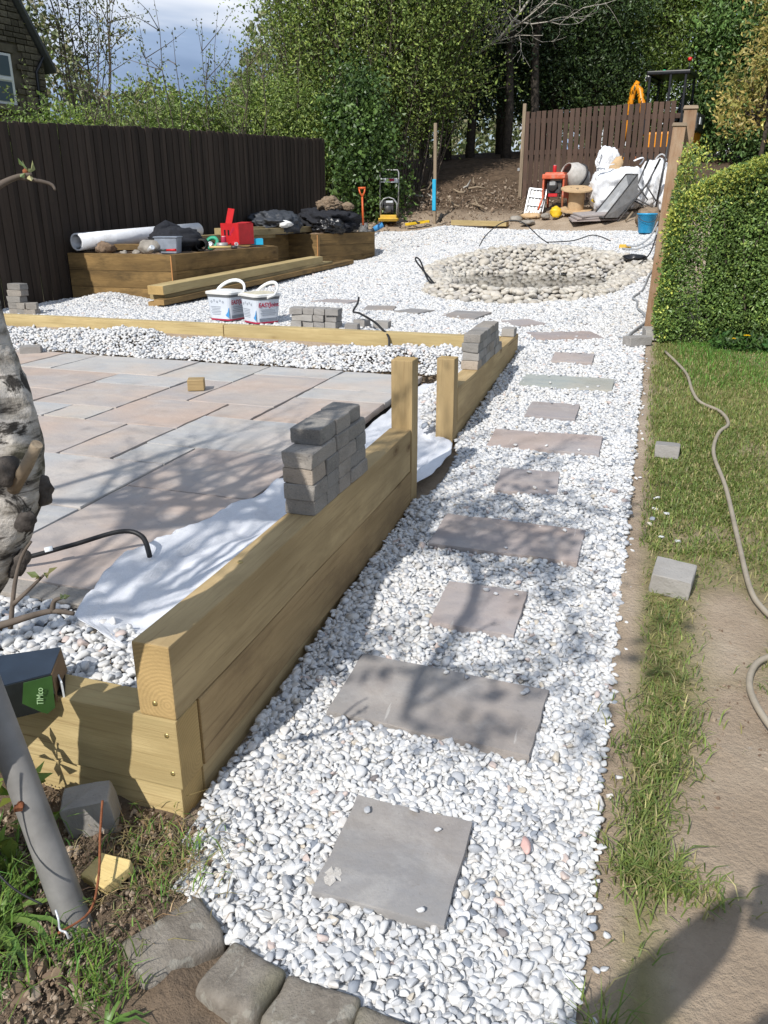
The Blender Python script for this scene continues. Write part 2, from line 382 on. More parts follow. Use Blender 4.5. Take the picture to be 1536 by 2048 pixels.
# ground: soil with worn thatch
t = NT('garden_soil', .95, .15); v = t.coord()
n1 = t.noise(v, 2.2, 8, .65); soil = t.ramp(n1, [(.3, (.29, .22, .155)), (.5, (.39, .305, .222)), (.7, (.47, .385, .29))])
soil = t.mix(t.ramp(t.noise(v, 45, 5, .7), [(.5, 0.0), (.75, .5)]), soil, (.30, .235, .175))
soil = t.mix(t.ramp(t.noise(v, 26, 2), [(.70, 0.0), (.73, .6)]), soil, (.4, .35, .29))
a = t.n('ShaderNodeAttribute'); a.attribute_name = 'col'; sc_ = t.n('ShaderNodeSeparateColor'); t.l(a.outputs['Color'], sc_.inputs[0])
th = t.ramp(t.noise(v, 14, 6, .7), [(.3, (.16, .15, .055)), (.55, (.24, .215, .09)), (.75, (.33, .28, .14))])
c = t.mix(sc_.outputs[0], soil, th)
dk = t.ramp(t.noise(v, 7, 6, .7), [(.35, (.065, .045, .03)), (.6, (.13, .09, .06)), (.8, (.22, .16, .11))]); c = t.mix(sc_.outputs[1], c, dk)
fld = t.ramp(t.noise(v, .3, 4), [(.3, (.10, .13, .04)), (.7, (.19, .2, .08))]); c = t.mix(sc_.outputs[2], c, fld)
t.color(c); t.bump(t.math('ADD', t.noise(v, 12, 8, .75), t.math('MULTIPLY', t.noise(v, 70, 5, .7), .7)), .85, .022); M['soil'] = t.mat
M['clod'] = simple('soil_clod', (.185, .13, .088), .95, var=.4, scale=30, bump=.8)
t = NT('pebble_bed', .95, .2); v = t.coord(); c = t.ramp(t.noise(v, 60, 4, .7), [(.35, (.45, .445, .44)), (.65, (.64, .64, .64))]); t.color(c); t.bump(t.noise(v, 50, 4), 1, .02); M['bed'] = t.mat
t = NT('sub_base', .95, .2); v = t.coord(); c = t.ramp(t.noise(v, 30, 5, .7), [(.3, (.015, .014, .013)), (.7, (.06, .055, .05))]); t.color(c); t.bump(t.noise(v, 60, 4), 1, .02); M['sub'] = t.mat
# fabric
t = NT('white_weed_membrane', .8, .3); v = t.coord(); f = t.noise(t.coord((1, 1, 1)), 160, 3, .6, 2.0); c = t.ramp(f, [(.3, (.62, .63, .66)), (.7, (.76, .77, .80))]); t.color(c)
wv = t.n('ShaderNodeTexWave'); wv.inputs['Scale'].default_value = 60; wv.inputs['Distortion'].default_value = 6; wv.inputs['Detail'].default_value = 3; t.l(v, wv.inputs['Vector'])
t.bump(t.math('ADD', t.math('MULTIPLY', wv.outputs['Fac'], .4), f), .5, .004); M['membrane'] = t.mat
M['bulk_bag'] = simple('white_woven_bag', (.74, .75, .77), .6, var=.08, scale=10, bump=.4, dirt=(.5, .47, .43))
M['black_plastic'] = simple('black_plastic', (.012, .012, .014), .35, .5, var=.4)
M['black_fabric'] = simple('black_fabric', (.018, .019, .024), .85, .3, var=.35, scale=30, bump=.4)
M['grey_fabric'] = simple('dark_grey_sheet', (.045, .05, .06), .6, .4, var=.3)
M['sack'] = simple('brown_sack', (.21, .155, .105), .9, var=.35, scale=16, bump=.6)
M['white_plastic'] = simple('white_plastic', (.72, .72, .70), .45, .4, var=.06, dirt=(.48, .44, .36))
M['tub'] = simple('tub_label', (.58, .62, .68), .45, .4, var=.05, scale=5)
M['tub_grey'] = simple('tub_rim_grey', (.13, .135, .14), .5, .4, var=.1)
M['lid'] = simple('dusty_lid', (.52, .48, .36), .7, .3, var=.22, scale=18, dirt=(.68, .67, .63))
M['red'] = simple('red_print', (.50, .016, .02), .5, .4, var=.12)
M['crimson'] = simple('crimson_label', (.42, .02, .06), .5, .4, var=.1)
M['blue_label'] = simple('blue_label', (.06, .27, .56), .5, .4, var=.15)
M['ink'] = simple('grey_ink', (.22, .25, .3), .6, .2, var=.15)
M['cyan_bucket'] = simple('blue_bucket_plastic', (.012, .30, .56), .38, .5, var=.12, scale=8, dirt=(.1, .33, .5))
M['cyan'] = simple('cyan_paint', (.02, .36, .58), .5, .4, var=.1)
M['orange'] = simple('orange_polymer', (.62, .115, .03), .45, .4, var=.12)
M['mixer_orange'] = simple('faded_orange_paint', (.54, .105, .045), .5, .4, var=.2, dirt=(.42, .36, .3))
M['machine_yellow'] = simple('machine_yellow', (.66, .41, .05), .45, .4, var=.15, dirt=(.35, .27, .16))
M['digger'] = simple('digger_yellow_orange', (.72, .265, .01), .4, .45, var=.1, scale=4)
M['steel'] = simple('galvanised_steel', (.36, .36, .355), .5, .5, var=.2, scale=20, metal=.35, dirt=(.3, .26, .22))
M['pipe'] = simple('dull_grey_pipe', (.23, .222, .21), .6, .35, var=.3, scale=9, metal=.15, dirt=(.25, .22, .18), bump=.15)
M['alu'] = simple('aluminium', (.66, .68, .70), .4, .5, var=.1, metal=.4)
M['dark_metal'] = simple('dark_metal', (.05, .05, .052), .5, .5, var=.3, metal=.3, dirt=(.16, .13, .1))
M['grey_metal'] = simple('barrow_grey', (.27, .28, .29), .45, .45, var=.18, dirt=(.25, .23, .2))
M['drum'] = simple('cement_drum', (.47, .445, .41), .85, .3, var=.2, dirt=(.62, .6, .56))
M['rubber'] = simple('black_rubber', (.02, .02, .02), .8, .3, var=.3, dirt=(.12, .1, .08))
M['ply'] = simple('spool_wood', (.50, .35, .20), .75, .2, var=.16, scale=9)
M['hose'] = simple('tan_grey_hose', (.33, .285, .22), .55, .35, var=.12, scale=9, dirt=(.22, .18, .13))
M['cable'] = simple('black_cable', (.014, .014, .015), .5, .4, var=.2)
M['grey_cable'] = simple('grey_cable', (.30, .31, .32), .5, .4, var=.12)
M['yellow'] = simple('yellow_rubber', (.70, .46, .02), .5, .4, var=.2)
M['green_plastic'] = simple('green_plastic', (.03, .28, .16), .5, .4, var=.2)
M['clear_tub'] = simple('grey_translucent_tub', (.25, .28, .33), .35, .5, var=.2)
M['rust'] = simple('rusty_iron', (.23, .085, .04), .9, .2, var=.4, scale=60, bump=.5)
M['screw'] = simple('brass_screw', (.45, .35, .15), .35, .5, var=.2, metal=.7)
M['pack_dark'] = simple('dark_blue_pack', (.016, .026, .042), .3, .5, var=.3)
M['pack_green'] = simple('green_pack', (.028, .075, .016), .35, .5, var=.25)
M['pack_black'] = simple('black_glossy_pack', (.012, .014, .013), .22, .6, var=.3)
M['pack_card'] = simple('pack_inside_brown', (.2, .13, .07), .8, .3, var=.2)
M['print_white'] = simple('white_print', (.70, .73, .74), .5, .3, var=.04)
M['lime_print'] = simple('lime_print', (.28, .58, .08), .5, .3, var=.08)
M['light_print'] = simple('pale_green_print', (.38, .56, .30), .5, .3, var=.08)
M['concrete_stone'] = simple('field_stone', (.29, .265, .23), .9, .2, var=.3, scale=8, bump=.6)
M['white_frame'] = simple('white_painted_frame', (.72, .73, .75), .5, .4, var=.05)
M['skin'] = simple('skin', (.5, .3, .22), .5, .3, var=.08)
M['jacket'] = simple('navy_jacket', (.03, .035, .055), .85, .3, var=.2)
M['flower'] = simple('yellow_petal', (.80, .52, .01), .6, .2, var=.1)
t = NT('window_glass', .08, .5); t.color((.10, .13, .16)); M['glass'] = t.mat
t = NT('cab_glass', .0, .5); t.color((.9, .95, .93)); t.b.inputs['Transmission Weight'].default_value = 1.0; t.b.inputs['IOR'].default_value = 1.02; M['cab_glass'] = t.mat
t = NT('pond_water', .03, .5); t.color((.045, .04, .028)); v = t.coord(); t.bump(t.noise(v, 9, 3), .06, .01); t.b.inputs['IOR'].default_value = 1.33; M['water'] = t.mat
t = NT('lamp_red', .3, .5); t.color((.6, .02, .02)); M['lamp_red'] = t.mat
t = NT('lamp_green', .3, .5); t.color((.0, .45, .2)); M['lamp_green'] = t.mat
# bark
t = NT('birch_bark', .85, .2); v = t.coord(); n1 = t.noise(t.coord((1, 1, 3.2)), 6, 6, .65); c = t.ramp(n1, [(.38, (.05, .043, .036)), (.45, (.30, .27, .23)), (.54, (.52, .48, .43)), (.75, (.62, .58, .52))])
ln = t.noise(t.coord((4, 4, 70)), 2.0, 3); c = t.mix(t.ramp(ln, [(.62, 0.0), (.68, .7)]), c, (.07, .06, .05))
pt = t.noise(t.coord((1, 1, 1.5)), 9, 6, .65, .6); c = t.mix(t.ramp(pt, [(.56, 0.0), (.60, .95)]), c, (.03, .026, .022)); gm = t.noise(v, 3.3, 4); c = t.mix(t.ramp(gm, [(.58, 0.0), (.72, .4)]), c, (.16, .165, .07))
t.color(c); t.bump(t.math('ADD', t.math('SUBTRACT', n1, t.math('MULTIPLY', pt, 1.5)), t.noise(v, 60, 6, .7)), .7, .01); M['birch'] = t.mat
M['bark_flake'] = simple('peeling_bark', (.075, .065, .058), .9, .2, var=.5, scale=40, bump=.8)
M['bark'] = simple('dark_bark', (.06, .05, .04), .9, .2, var=.4, scale=20, bump=.8)
M['twig'] = simple('grey_twig', (.13, .105, .085), .85, .2, var=.3, scale=30)
M['dead'] = simple('pale_dead_branch', (.42, .39, .34), .85, .2, var=.25, scale=15)
M['leaf'] = leafmat('green_leaf'); M['leaf_gloss'] = leafmat('glossy_leaf', .18, .42, .4); M['blade'] = leafmat('grass_blade', .3, .5, .3)
# ------------------------------------------------------------------ ground
rng = np.random.default_rng(11); random.seed(5)
PX0, PX1, PY0, PY1 = -7.0, -1.05, 1.42, 6.27          # sunken patio pit
POND_C, POND_A, POND_B, POND_R = (-1.5, 11.2), 1.45, 2.1, 0.08
WATER_Z = 0.605
def pond_rho(x, y):
    dx, dy = x - POND_C[0], y - POND_C[1]; c, s = math.cos(POND_R), math.sin(POND_R)
    u, v = c * dx + s * dy, -s * dx + c * dy
    w = 1 + .07 * np.sin(3 * np.arctan2(v, u) + .6) + .04 * np.sin(5 * np.arctan2(v, u))
    return np.sqrt((u / POND_A) ** 2 + (v / POND_B) ** 2) / w
def pond_rw(x, y):
    dx, dy = x - POND_C[0], y - POND_C[1]; return .72 - .10 * dy / np.sqrt((dx * POND_B / POND_A) ** 2 + dy ** 2 + 1e-6)
def bank(x, y):
    rho = pond_rho(x, y); rw = pond_rw(x, y); t_ = np.clip((rho - rw) / (1 - rw), 0, 1); g_ = T(x, y); pk = np.maximum(g_, WATER_Z + .035)
    up_ = WATER_Z - .03 + (pk - WATER_Z + .03) * np.clip(t_ / .55, 0, 1) ** .9
    z = np.where(t_ < .55, up_, pk + (g_ - pk) * np.clip((t_ - .55) / .45, 0, 1))
    return np.where(rho < rw, WATER_Z - .30 * (1 - rho / rw) ** .7 - .03, z)
def lines(*segs):
    a = []
    for s in segs:
        if len(s) == 1: a.append(s[0])
        else: a += list(np.arange(s[0], s[1] - 1e-6, s[2]))
    return np.array(sorted(set(np.round(a, 4))))
gx = lines((-260,), (-120,), (-60,), (-30,), (-20,), (-14,), (-10,), (-8,), (-7.001,), (-6.999,), (-6.5, -2, .2), (-2, -1.07, .05), (-1.051,), (-1.049,), (-1.03, .0, .04), (0, 1.6, .035), (1.6, 4, .15), (4, 10, .6), (12,), (18,), (30,), (60,), (120,), (260,))
gy = lines((-120,), (-40,), (-15,), (-6,), (-3,), (-1.5,), (-.6,), (0, .6, .1), (.6, 1.419, .03), (1.419,), (1.421,), (1.45, 3, .05), (3, 6.2, .08), (6.269,), (6.271,), (6.35, 9, .1), (9, 13.4, .15), (13.4, 26, .25), (26, 40, 1.0), (45,), (55,), (70,), (100,), (160,), (300,))
X, Y = np.meshgrid(gx, gy)
Z = T(X, Y) - .03
rho = pond_rho(X, Y); Z = np.where(rho < 1.0, bank(X, Y) - .09, Z)
pit = (X > PX0) & (X < PX1) & (Y > PY0) & (Y < PY1)
lawn = (X > .03) & (Y < 9)
leftsoil = (Y < 1.42) & (X < np.interp(Y, [.6, 1.08, 1.16, 1.3, 1.42], [-.42, -.76, -.87, -.93, -.96]))
Z += np.where(lawn & (Y < 7.6), .014 + .035 * fbm(X * 2.1, Y * 2.1, 3) + .016 * fbm(X * 14, Y * 14, 7), 0)
Z += np.where(leftsoil, .01 + .06 * fbm(X * 5, Y * 5, 13) + .07 * np.abs(fbm(X * 16, Y * 16, 17)), 0)
farsoil = (Y > 13.5) & (Y < 30)
Z += np.where(farsoil & ~((X > -5.3) & (Y < 16)), .16 * fbm(X * 1.3, Y * 1.3, 23) + .09 * fbm(X * 5, Y * 5, 29), 0)
Z = np.where(pit, .255, Z)
Z = np.where((Y > 45), Z - (Y - 45) * .035, Z)
ny, nx = X.shape
idx = np.arange(nx * ny).reshape(ny, nx)
F = np.stack([idx[:-1, :-1], idx[:-1, 1:], idx[1:, 1:], idx[1:, :-1]], -1).reshape(-1, 4)
def grassmask(x, y):
    n = fbm(x * 2.6, y * 2.6, 41, 4) * 2.0 + .5
    edge = np.clip((x - .075) / .07, 0, 1)
    far = np.clip((y - 2.5) / 2.0, 0, 1)
    bare = np.clip(1.25 - np.abs(x - (.13 + .06 * np.sin(y * 3))) / np.clip(.10 + .055 * (y - 1.3), .08, .6), 0, 1)
    m = np.where(y > 3.4, np.clip(n * 1.3 + .28, 0, 1), np.clip(bare * (.55 + n * .8), 0, 1))
    m = np.where((y > 2.3) & (y <= 3.4), np.clip(np.maximum(m, n * 1.25 * (y - 1.65)), 0, 1), m)
    m = np.maximum(m, np.clip(n * 1.4 - .1, 0, 1) * np.clip((x - .7) / .3, 0, 1))
    m = m * edge * np.clip((7.35 - y) / .15, 0, 1)
    hole = np.exp(-(((x - .42) / .16) ** 2 + ((y - 3.0) / .35) ** 2)) * .5
    return np.clip(m - hole, 0, 1)
cols = np.zeros((nx * ny, 3))
gm = np.where(lawn & (Y > 1.0), grassmask(X, Y), 0); cols[:, 0] = np.clip(gm * 1.1, 0, 1).ravel()
hum = np.clip((Y - 17.4 + 1.5 * fbm(X * .8, Y * .8, 51)) / 1.0, 0, 1) * (Y < 32) + .55 * np.exp(-(((X + 3.6) / 1.6) ** 2 + ((Y - 18.3) / 1.4) ** 2)) + .75 * leftsoil + .6 * ((X < .0) & (Y < 1.12) & ~leftsoil)
cols[:, 1] = np.clip(hum, 0, 1).ravel()
cols[:, 2] = np.clip(np.maximum((Y - 30) / 4, np.maximum((-X - 7.2) / .8, (X - 5) / 2)), 0, 1).ravel()
g = link('ground', np_mesh('ground', np.stack([X.ravel(), Y.ravel(), Z.ravel()], 1), F, M['soil'], True, cols))
tag(g, 'brown garden soil and worn ground under everything', 'ground', kind='structure')
def gz(x, y):
    z = t1(x, y) - .016
    return z

# ------------------------------------------------------------------ pebble builder
def ico(sub):
    bm = bmesh.new(); bmesh.ops.create_icosphere(bm, subdivisions=sub, radius=1)
    V = np.array([v.co[:] for v in bm.verts]); F_ = np.array([[v.index for v in f.verts] for f in bm.faces]); bm.free(); return V, F_
def pebble_variants(sub, n, seed, cut=(.42, .82)):
    r = np.random.default_rng(seed); V, F_ = ico(sub); o = []
    for i in range(n):
        W = V.copy()
        for k in range(9):
            d = r.normal(size=3); d /= np.linalg.norm(d); h = r.uniform(*cut)
            p = W @ d; W -= np.outer(np.clip(p - h, 0, None), d) * .97
        W /= np.abs(W).max(0); W *= np.array([1, r.uniform(.62, .9), r.uniform(.40, .62)])
        W[:, 0] += .18 * W[:, 1] * r.normal()
        o.append(W)
    return o, F_
LOD = {0: pebble_variants(3, 10, 1), 1: pebble_variants(2, 12, 2), 2: pebble_variants(1, 12, 3, (.6, .92))}
PEBCOL = .93 * np.array([(.70, .695, .68), (.66, .66, .66), (.69, .665, .635), (.57, .575, .585), (.43, .445, .47), (.27, .295, .335), (.58, .48, .435), (.57, .51, .425), (.2, .18, .18)])
PEBP = np.array([.36, .25, .12, .14, .075, .03, .012, .010, .003]); PEBP /= PEBP.sum()
def rotmats(n, r, tilt):
    a = r.uniform(0, 2 * np.pi, n); b = r.normal(0, tilt, n); c_ = r.normal(0, tilt, n)
    ca, sa, cb, sb, cc, sc = np.cos(a), np.sin(a), np.cos(b), np.sin(b), np.cos(c_), np.sin(c_)
    Rz = np.zeros((n, 3, 3)); Rz[:, 0, 0] = ca; Rz[:, 0, 1] = -sa; Rz[:, 1, 0] = sa; Rz[:, 1, 1] = ca; Rz[:, 2, 2] = 1
    Rx = np.zeros((n, 3, 3)); Rx[:, 0, 0] = 1; Rx[:, 1, 1] = cb; Rx[:, 1, 2] = -sb; Rx[:, 2, 1] = sb; Rx[:, 2, 2] = cb
    Ry = np.zeros((n, 3, 3)); Ry[:, 1, 1] = 1; Ry[:, 0, 0] = cc; Ry[:, 0, 2] = sc; Ry[:, 2, 0] = -sc; Ry[:, 2, 2] = cc
    return Rx @ Ry @ Rz
class Pebbles:
    def __init__(s): s.V = []; s.F = []; s.C = []; s.n = 0
    def add(s, P, size, lod, r, tilt=.45, pal=None):
        if len(P) == 0: return
        var, F_ = LOD[lod]; vi = r.integers(0, len(var), len(P)); Rm = rotmats(len(P), r, tilt)
        col = PEBCOL[r.choice(len(PEBCOL), len(P), p=PEBP)] if pal is None else pal[r.integers(0, len(pal), len(P))]
        col = col * r.uniform(.9, 1.04, (len(P), 1))
        for k in range(len(var)):
            m = np.where(vi == k)[0]
            if len(m) == 0: continue
            W = np.einsum('nij,vj->nvi', Rm[m], var[k]) * size[m][:, None, None] + P[m][:, None, :]
            nv = W.shape[1]
            s.V.append(W.reshape(-1, 3)); s.F.append((F_[None] + (np.arange(len(m)) * nv)[:, None, None] + s.n).reshape(-1, 3)); s.C.append(np.repeat(col[m], nv, 0)); s.n += len(m) * nv
    def build(s, name, mat, smooth=True): return link(name, np_mesh(name, np.concatenate(s.V), np.concatenate(s.F), mat, smooth, np.concatenate(s.C)))
def jgrid(x0, x1, y0, y1, sp, r):
    xs = np.arange(x0, x1, sp); ys = np.arange(y0, y1, sp * .9)
    A, B = np.meshgrid(xs, ys); A = A + (np.arange(len(ys)) % 2)[:, None] * sp * .5
    return (A + r.uniform(-.32, .32, A.shape) * sp).ravel(), (B + r.uniform(-.32, .32, B.shape) * sp).ravel()

# ------------------------------------------------------------------ stepping stones (centre x, y, width, depth, turn, material, label)
STEPS = [(-.415, 1.395, .30, .30, 0, 'step_grey', 'square dark grey stepping stone with a splash of mortar, nearest of the path'),
 (-.46, 1.98, .60, .305, -2, 'step_grey', 'wide dark grey stepping stone second along the gravel path, half in shade'),
 (-.45, 2.54, .295, .30, 0, 'step_pink', 'small square stepping stone third along the path with pebbles on its far edge'),
 (-.45, 3.13, .61, .315, -1, 'step_pink', 'wide mauve stepping stone fourth along the path, level with the near wall post'),
 (-.46, 3.77, .295, .30, 3, 'step_pink', 'small grey stepping stone fifth along the path, beside the gap in the sleeper wall'),
 (-.455, 4.39, .61, .30, 0, 'step_pink', 'wide pinkish stepping stone sixth along the path, beside the short far post'),
 (-.485, 5.0, .305, .31, 0, 'step_pink', 'small mauve stepping stone seventh along the path'),
 (-.47, 5.69, .63, .31, 0, 'step_green', 'wide pale greenish stepping stone eighth along the path'),
 (-.50, 6.44, .31, .31, 0, 'step_pink', 'small grey stepping stone ninth along the path, just past the block stack'),
 (-.645, 7.21, .60, .31, 27, 'step_pink', 'pink stepping stone where the path bends, tenth along'),
 (-1.08, 7.72, .31, .31, 40, 'step_pink', 'small diamond-set stepping stone with three pebbles on it'),
 (-1.70, 7.99, .38, .52, -8, 'step_grey', 'grey stepping stone in front of the pond cobbles'),
 (-2.25, 8.07, .30, .30, -20, 'step_grey', 'small grey stepping stone left of the pond front'),
 (-2.66, 8.2, .31, .36, 12, 'step_grey', 'grey stepping stone half covered by gravel towards the raised beds'),
 (-3.33, 8.64, .48, .30, -8, 'step_pink', 'farthest stepping stone, nearly buried in gravel near the timber pile')]
def slab_mesh(w, d, th, mat, seed):
    r = random.Random(seed); nx_, ny_ = 6, 6; mb = MB()
    pts = []
    for j in range(ny_ + 1):
        for i in range(nx_ + 1):
            x = (i / nx_ - .5) * w; y = (j / ny_ - .5) * d
            if i in (0, nx_): x += r.uniform(-.004, .002) * (1 if i else -1)
            if j in (0, ny_): y += r.uniform(-.004, .002) * (1 if j else -1)
            pts.append((x, y, r.uniform(-.0016, .0016)))
    fs = [(j * (nx_ + 1) + i, j * (nx_ + 1) + i + 1, (j + 1) * (nx_ + 1) + i + 1, (j + 1) * (nx_ + 1) + i) for j in range(ny_) for i in range(nx_)]
    mb.add(pts, fs, 0, True)
    ring = [i for i in range(nx_)] + [j * (nx_ + 1) + nx_ for j in range(ny_)] + [ny_ * (nx_ + 1) + nx_ - i for i in range(nx_)] + [(ny_ - j) * (nx_ + 1) for j in range(ny_)]
    top = [Vector(pts[k]) for k in ring]; n = len(ring)
    mid = [p + Vector((p.x * .006, p.y * .006, -.006 + r.uniform(-.002, .002))) for p in top]
    bot = [Vector((p.x * 1.004 + r.uniform(-.003, .003), p.y * 1.004 + r.uniform(-.003, .003), -th)) for p in top]
    mb.add(top + mid + bot, [(i, (i + 1) % n, (i + 1) % n + n, i + n) for i in range(n)] + [(i + n, (i + 1) % n + n, (i + 1) % n + 2 * n, i + 2 * n) for i in range(n)] + [tuple(range(3 * n - 1, 2 * n - 1, -1))], 0, False)
    return mb.mesh('slab', M[mat])
for i, (x, y, w, d, a, m, lab) in enumerate(STEPS):
    s_ = math.atan2(t1(x, y + .2) - t1(x, y - .2), .4)
    o = link('stepping_stone', slab_mesh(w, d, .035, m, i), None, (x, y, t1(x, y) + .014), (s_ + random.uniform(-.008, .008), random.uniform(-.01, .01), R(a)))
    tag(o, lab, 'stepping stone', 'stepping stones')
def in_steps(x, y, grow):
    m = np.zeros(x.shape, bool)
    for (cx, cy, w, d, a, _, _) in STEPS:
        c, s = math.cos(R(a)), math.sin(R(a)); u = c * (x - cx) + s * (y - cy); v = -s * (x - cx) + c * (y - cy)
        m |= (np.abs(u) < w / 2 + grow) & (np.abs(v) < d / 2 + grow)
    return m
# mortar splash on the nearest stone
mb = MB(); n = 22; rr = random.Random(3)
mb.add([(0, 0, .004)] + [(math.cos(2 * math.pi * k / n) * .021 * rr.uniform(.5, 1.25), math.sin(2 * math.pi * k / n) * .026 * rr.uniform(.5, 1.25), .0005) for k in range(n)], [(0, 1 + k, 1 + (k + 1) % n) for k in range(n)], 0, True)
sp_ = mb.build('mortar_splash', simple('dried_mortar', (.5, .47, .43), .9, var=.2, scale=60, bump=.6)); first_step = [o for o in bpy.data.objects if o.name == 'stepping_stone'][0]
sp_.parent = first_step; sp_.location = (-.118, -.098, .0012)

# ------------------------------------------------------------------ white gravel
def far_edge(x): return np.interp(x, [-6, -5.2, -3.8, -2.8, -1.3, 0, .2], [16.5, 16.45, 16.1, 15.8, 15.35, 14.45, 14.3]) + .12 * fbm(x * 2, x * 0, 61)
def left_edge(y): return np.interp(y, [6.3, 8.42, 8.44, 10.95, 10.97, 13.2, 13.22, 14.8, 14.9, 16.6], [-6.72, -6.66, -5.22, -5.08, -5.95, -5.85, -5.36, -4.86, -5.4, -5.4])
def gravel_z(x, y):
    z = T(x, y) + .022 * fbm(x * 3.1, y * 3.1, 71) + .02 * fbm(x * 1.1, y * 1.1, 73)
    z = z + .13 * np.exp(-(((x + 4.0) / .75) ** 2 + ((y - 15.75) / .45) ** 2)) + .05 * np.exp(-(((x + 2.7) / .9) ** 2 + ((y - 15.2) / .4) ** 2))
    z = z + .10 * np.exp(-(((x + 5.95) / .35) ** 2 + ((y - 8.15) / .28) ** 2))
    return z
def near_left(y): return np.interp(y, [.6, 1.10, 1.16, 1.30, 1.40, 1.44, 3.42, 3.5, 3.75, 4.15, 4.28, 6.5], [-.36, -.70, -.84, -.90, -.93, -.945, -.945, -.90, -.86, -.90, -.945, -.945]) 
def on_path(x, y):
    return (y < 6.45) & (y > .66) & (x < .028 + .015 * fbm(y * 9, y * 0, 5)) & (x > near_left(y)) & ~((y < 1.08) & (y < 1.08 - (x + .70) * .20) )
def on_far(x, y):
    return (y >= 6.45) & (y < far_edge(x)) & (x > left_edge(y)) & (x < .028) & (pond_rho(x, y) > .965) | ((y >= 6.38) & (y < 6.46) & (x > -6.7) & (x < -1.06))
r = np.random.default_rng(21); peb = Pebbles()
def lay(x, y, sp, lod, size, r, zf=gravel_z, tilt=.42, target=None, lift=.0):
    s = size * np.exp(r.normal(0, .21, len(x))); P = np.stack([x, y, zf(x, y) - .004 + r.uniform(-.0045, .0055, len(x)) + lift], 1)
    (target or peb).add(P, s, lod, r, tilt)
x, y = jgrid(-1.0, .06, .66, 2.0, .0168, r); k = on_path(x, y) & (~in_steps(x, y, -.004) | (in_steps(x, y, -.004) & ~in_steps(x, y, -.02) & (r.random(len(x)) < .12))); kn = k & (y < 1.38); lay(x[kn], y[kn], .02, 0, .0130, r, tilt=.42); kn = k & (y >= 1.38); lay(x[kn], y[kn], .02, 1, .0130, r, tilt=.42)
k2 = on_path(x, y) & ~in_steps(x, y, .012) & (r.random(len(x)) < .17); lay(x[k2] + .009, y[k2] + .009, .021, 1, .0135, r, lift=.008)
x, y = jgrid(-1.0, .06, 2.0, 6.5, .0166, r); k = on_path(x, y) & (~in_steps(x, y, -.004) | (in_steps(x, y, -.004) & ~in_steps(x, y, -.03) & (r.random(len(x)) < .22)))
kn = k & (y < 3.3); lay(x[kn], y[kn], .0225, 1, .0124, r, tilt=.30); kf = k & (y >= 3.3); lay(x[kf], y[kf], .0225, 2, .0132, r, tilt=.27)
k2 = on_path(x, y) & ~in_steps(x, y, .012) & (r.random(len(x)) < .16); lay(x[k2] + .009, y[k2] + .009, .021, 2, .0145, r, lift=.008)
x, y = jgrid(-6.75, .06, 6.38, 8.6, .0255, r); k = on_far(x, y) & (~in_steps(x, y, -.006) | (r.random(len(x)) < .10)); lay(x[k], y[k], .03, 2, .0182, r, tilt=.3)
x, y = jgrid(-5.7, .06, 8.6, 16.8, .034, r); k = on_far(x, y) & (~in_steps(x, y, -.006) | (r.random(len(x)) < .25)); lay(x[k], y[k], .041, 2, .0235, r, tilt=.28)
# strays on stones and soil
rs = np.random.default_rng(4)
sx, sy = [], []
for (cx, cy, w, d, a, _, _) in STEPS[:10]:
    for q in range(rs.integers(2, 6)): sx.append(cx + rs.uniform(-.42, .42) * w); sy.append(cy + rs.choice([-1, 1, 1]) * rs.uniform(.28, .46) * d)
sx = np.array(sx); sy = np.array(sy); peb.add(np.stack([sx, sy, T(sx, sy) + .022], 1), rs.uniform(.009, .0145, len(sx)), 1, rs, .15)
ex = rs.uniform(.03, .07, 46) ** 1.0; ey = rs.uniform(1.0, 6.8, 46); peb.add(np.stack([ex, ey, T(ex, ey) - .012], 1), rs.uniform(.007, .014, 46), 1, rs, .25)
so = np.array([(.14, 3.62), (.19, 3.58), (.13, 3.50), (.17, 3.32), (.235, 3.30), (.145, 3.75), (.26, 3.0), (.12, 3.44)]); peb.add(np.stack([so[:, 0], so[:, 1], T(so[:, 0], so[:, 1]) + .0], 1), np.full(8, .015), 1, rs, .2)
grav = peb.build('gravel', M['pebble'])
tag(grav, 'white marble gravel on the path and around the pond', 'gravel', kind='stuff')
# the bed under the pebbles
bx = np.linspace(-6.72, .02, 136); by = np.concatenate([np.arange(.75, 6.5, .06), np.arange(6.5, 16.6, .12)])
BX, BY = np.meshgrid(bx, by); BZ = gravel_z(BX, BY) - .0065
bi = np.arange(BX.size).reshape(BX.shape); BF = np.stack([bi[:-1, :-1], bi[:-1, 1:], bi[1:, 1:], bi[1:, :-1]], -1).reshape(-1, 4)
cxm = BX.ravel()[BF].mean(1); cym = BY.ravel()[BF].mean(1); ring_ = (pond_rho(cxm, cym) < 1.06) & (pond_rho(cxm, cym) > .45); BZ = np.where(pond_rho(BX, BY) < 1.0, bank(BX, BY) - .022, BZ)
keep = ((on_path(cxm + .0, cym)) | on_far(cxm, cym) | ring_) & (cxm < .0)
bed = link('gravel_bed', np_mesh('gravel_bed', np.stack([BX.ravel(), BY.ravel(), BZ.ravel()], 1), BF[keep], M['bed'])); tag(bed, 'pale grit between the white pebbles', 'ground', kind='structure')
# pink pebble that stands out on the near path
def lone(xy, s, col, name, lab, cat='pebble', lift=.02):
    p = Pebbles(); p.add(np.array([[0, 0, 0.]]), np.array([s]), 0, np.random.default_rng(int(abs(xy[0]) * 1000)), .2, np.array([col]))
    o = p.build(name, M['pebble']); o.location = (xy[0], xy[1], t1(*xy) + lift); tag(o, lab, cat); return o
lone((-.135, 1.50), .026, (.62, .40, .36), 'pink_pebble', 'large pink pebble among the white gravel right of the nearest stone')

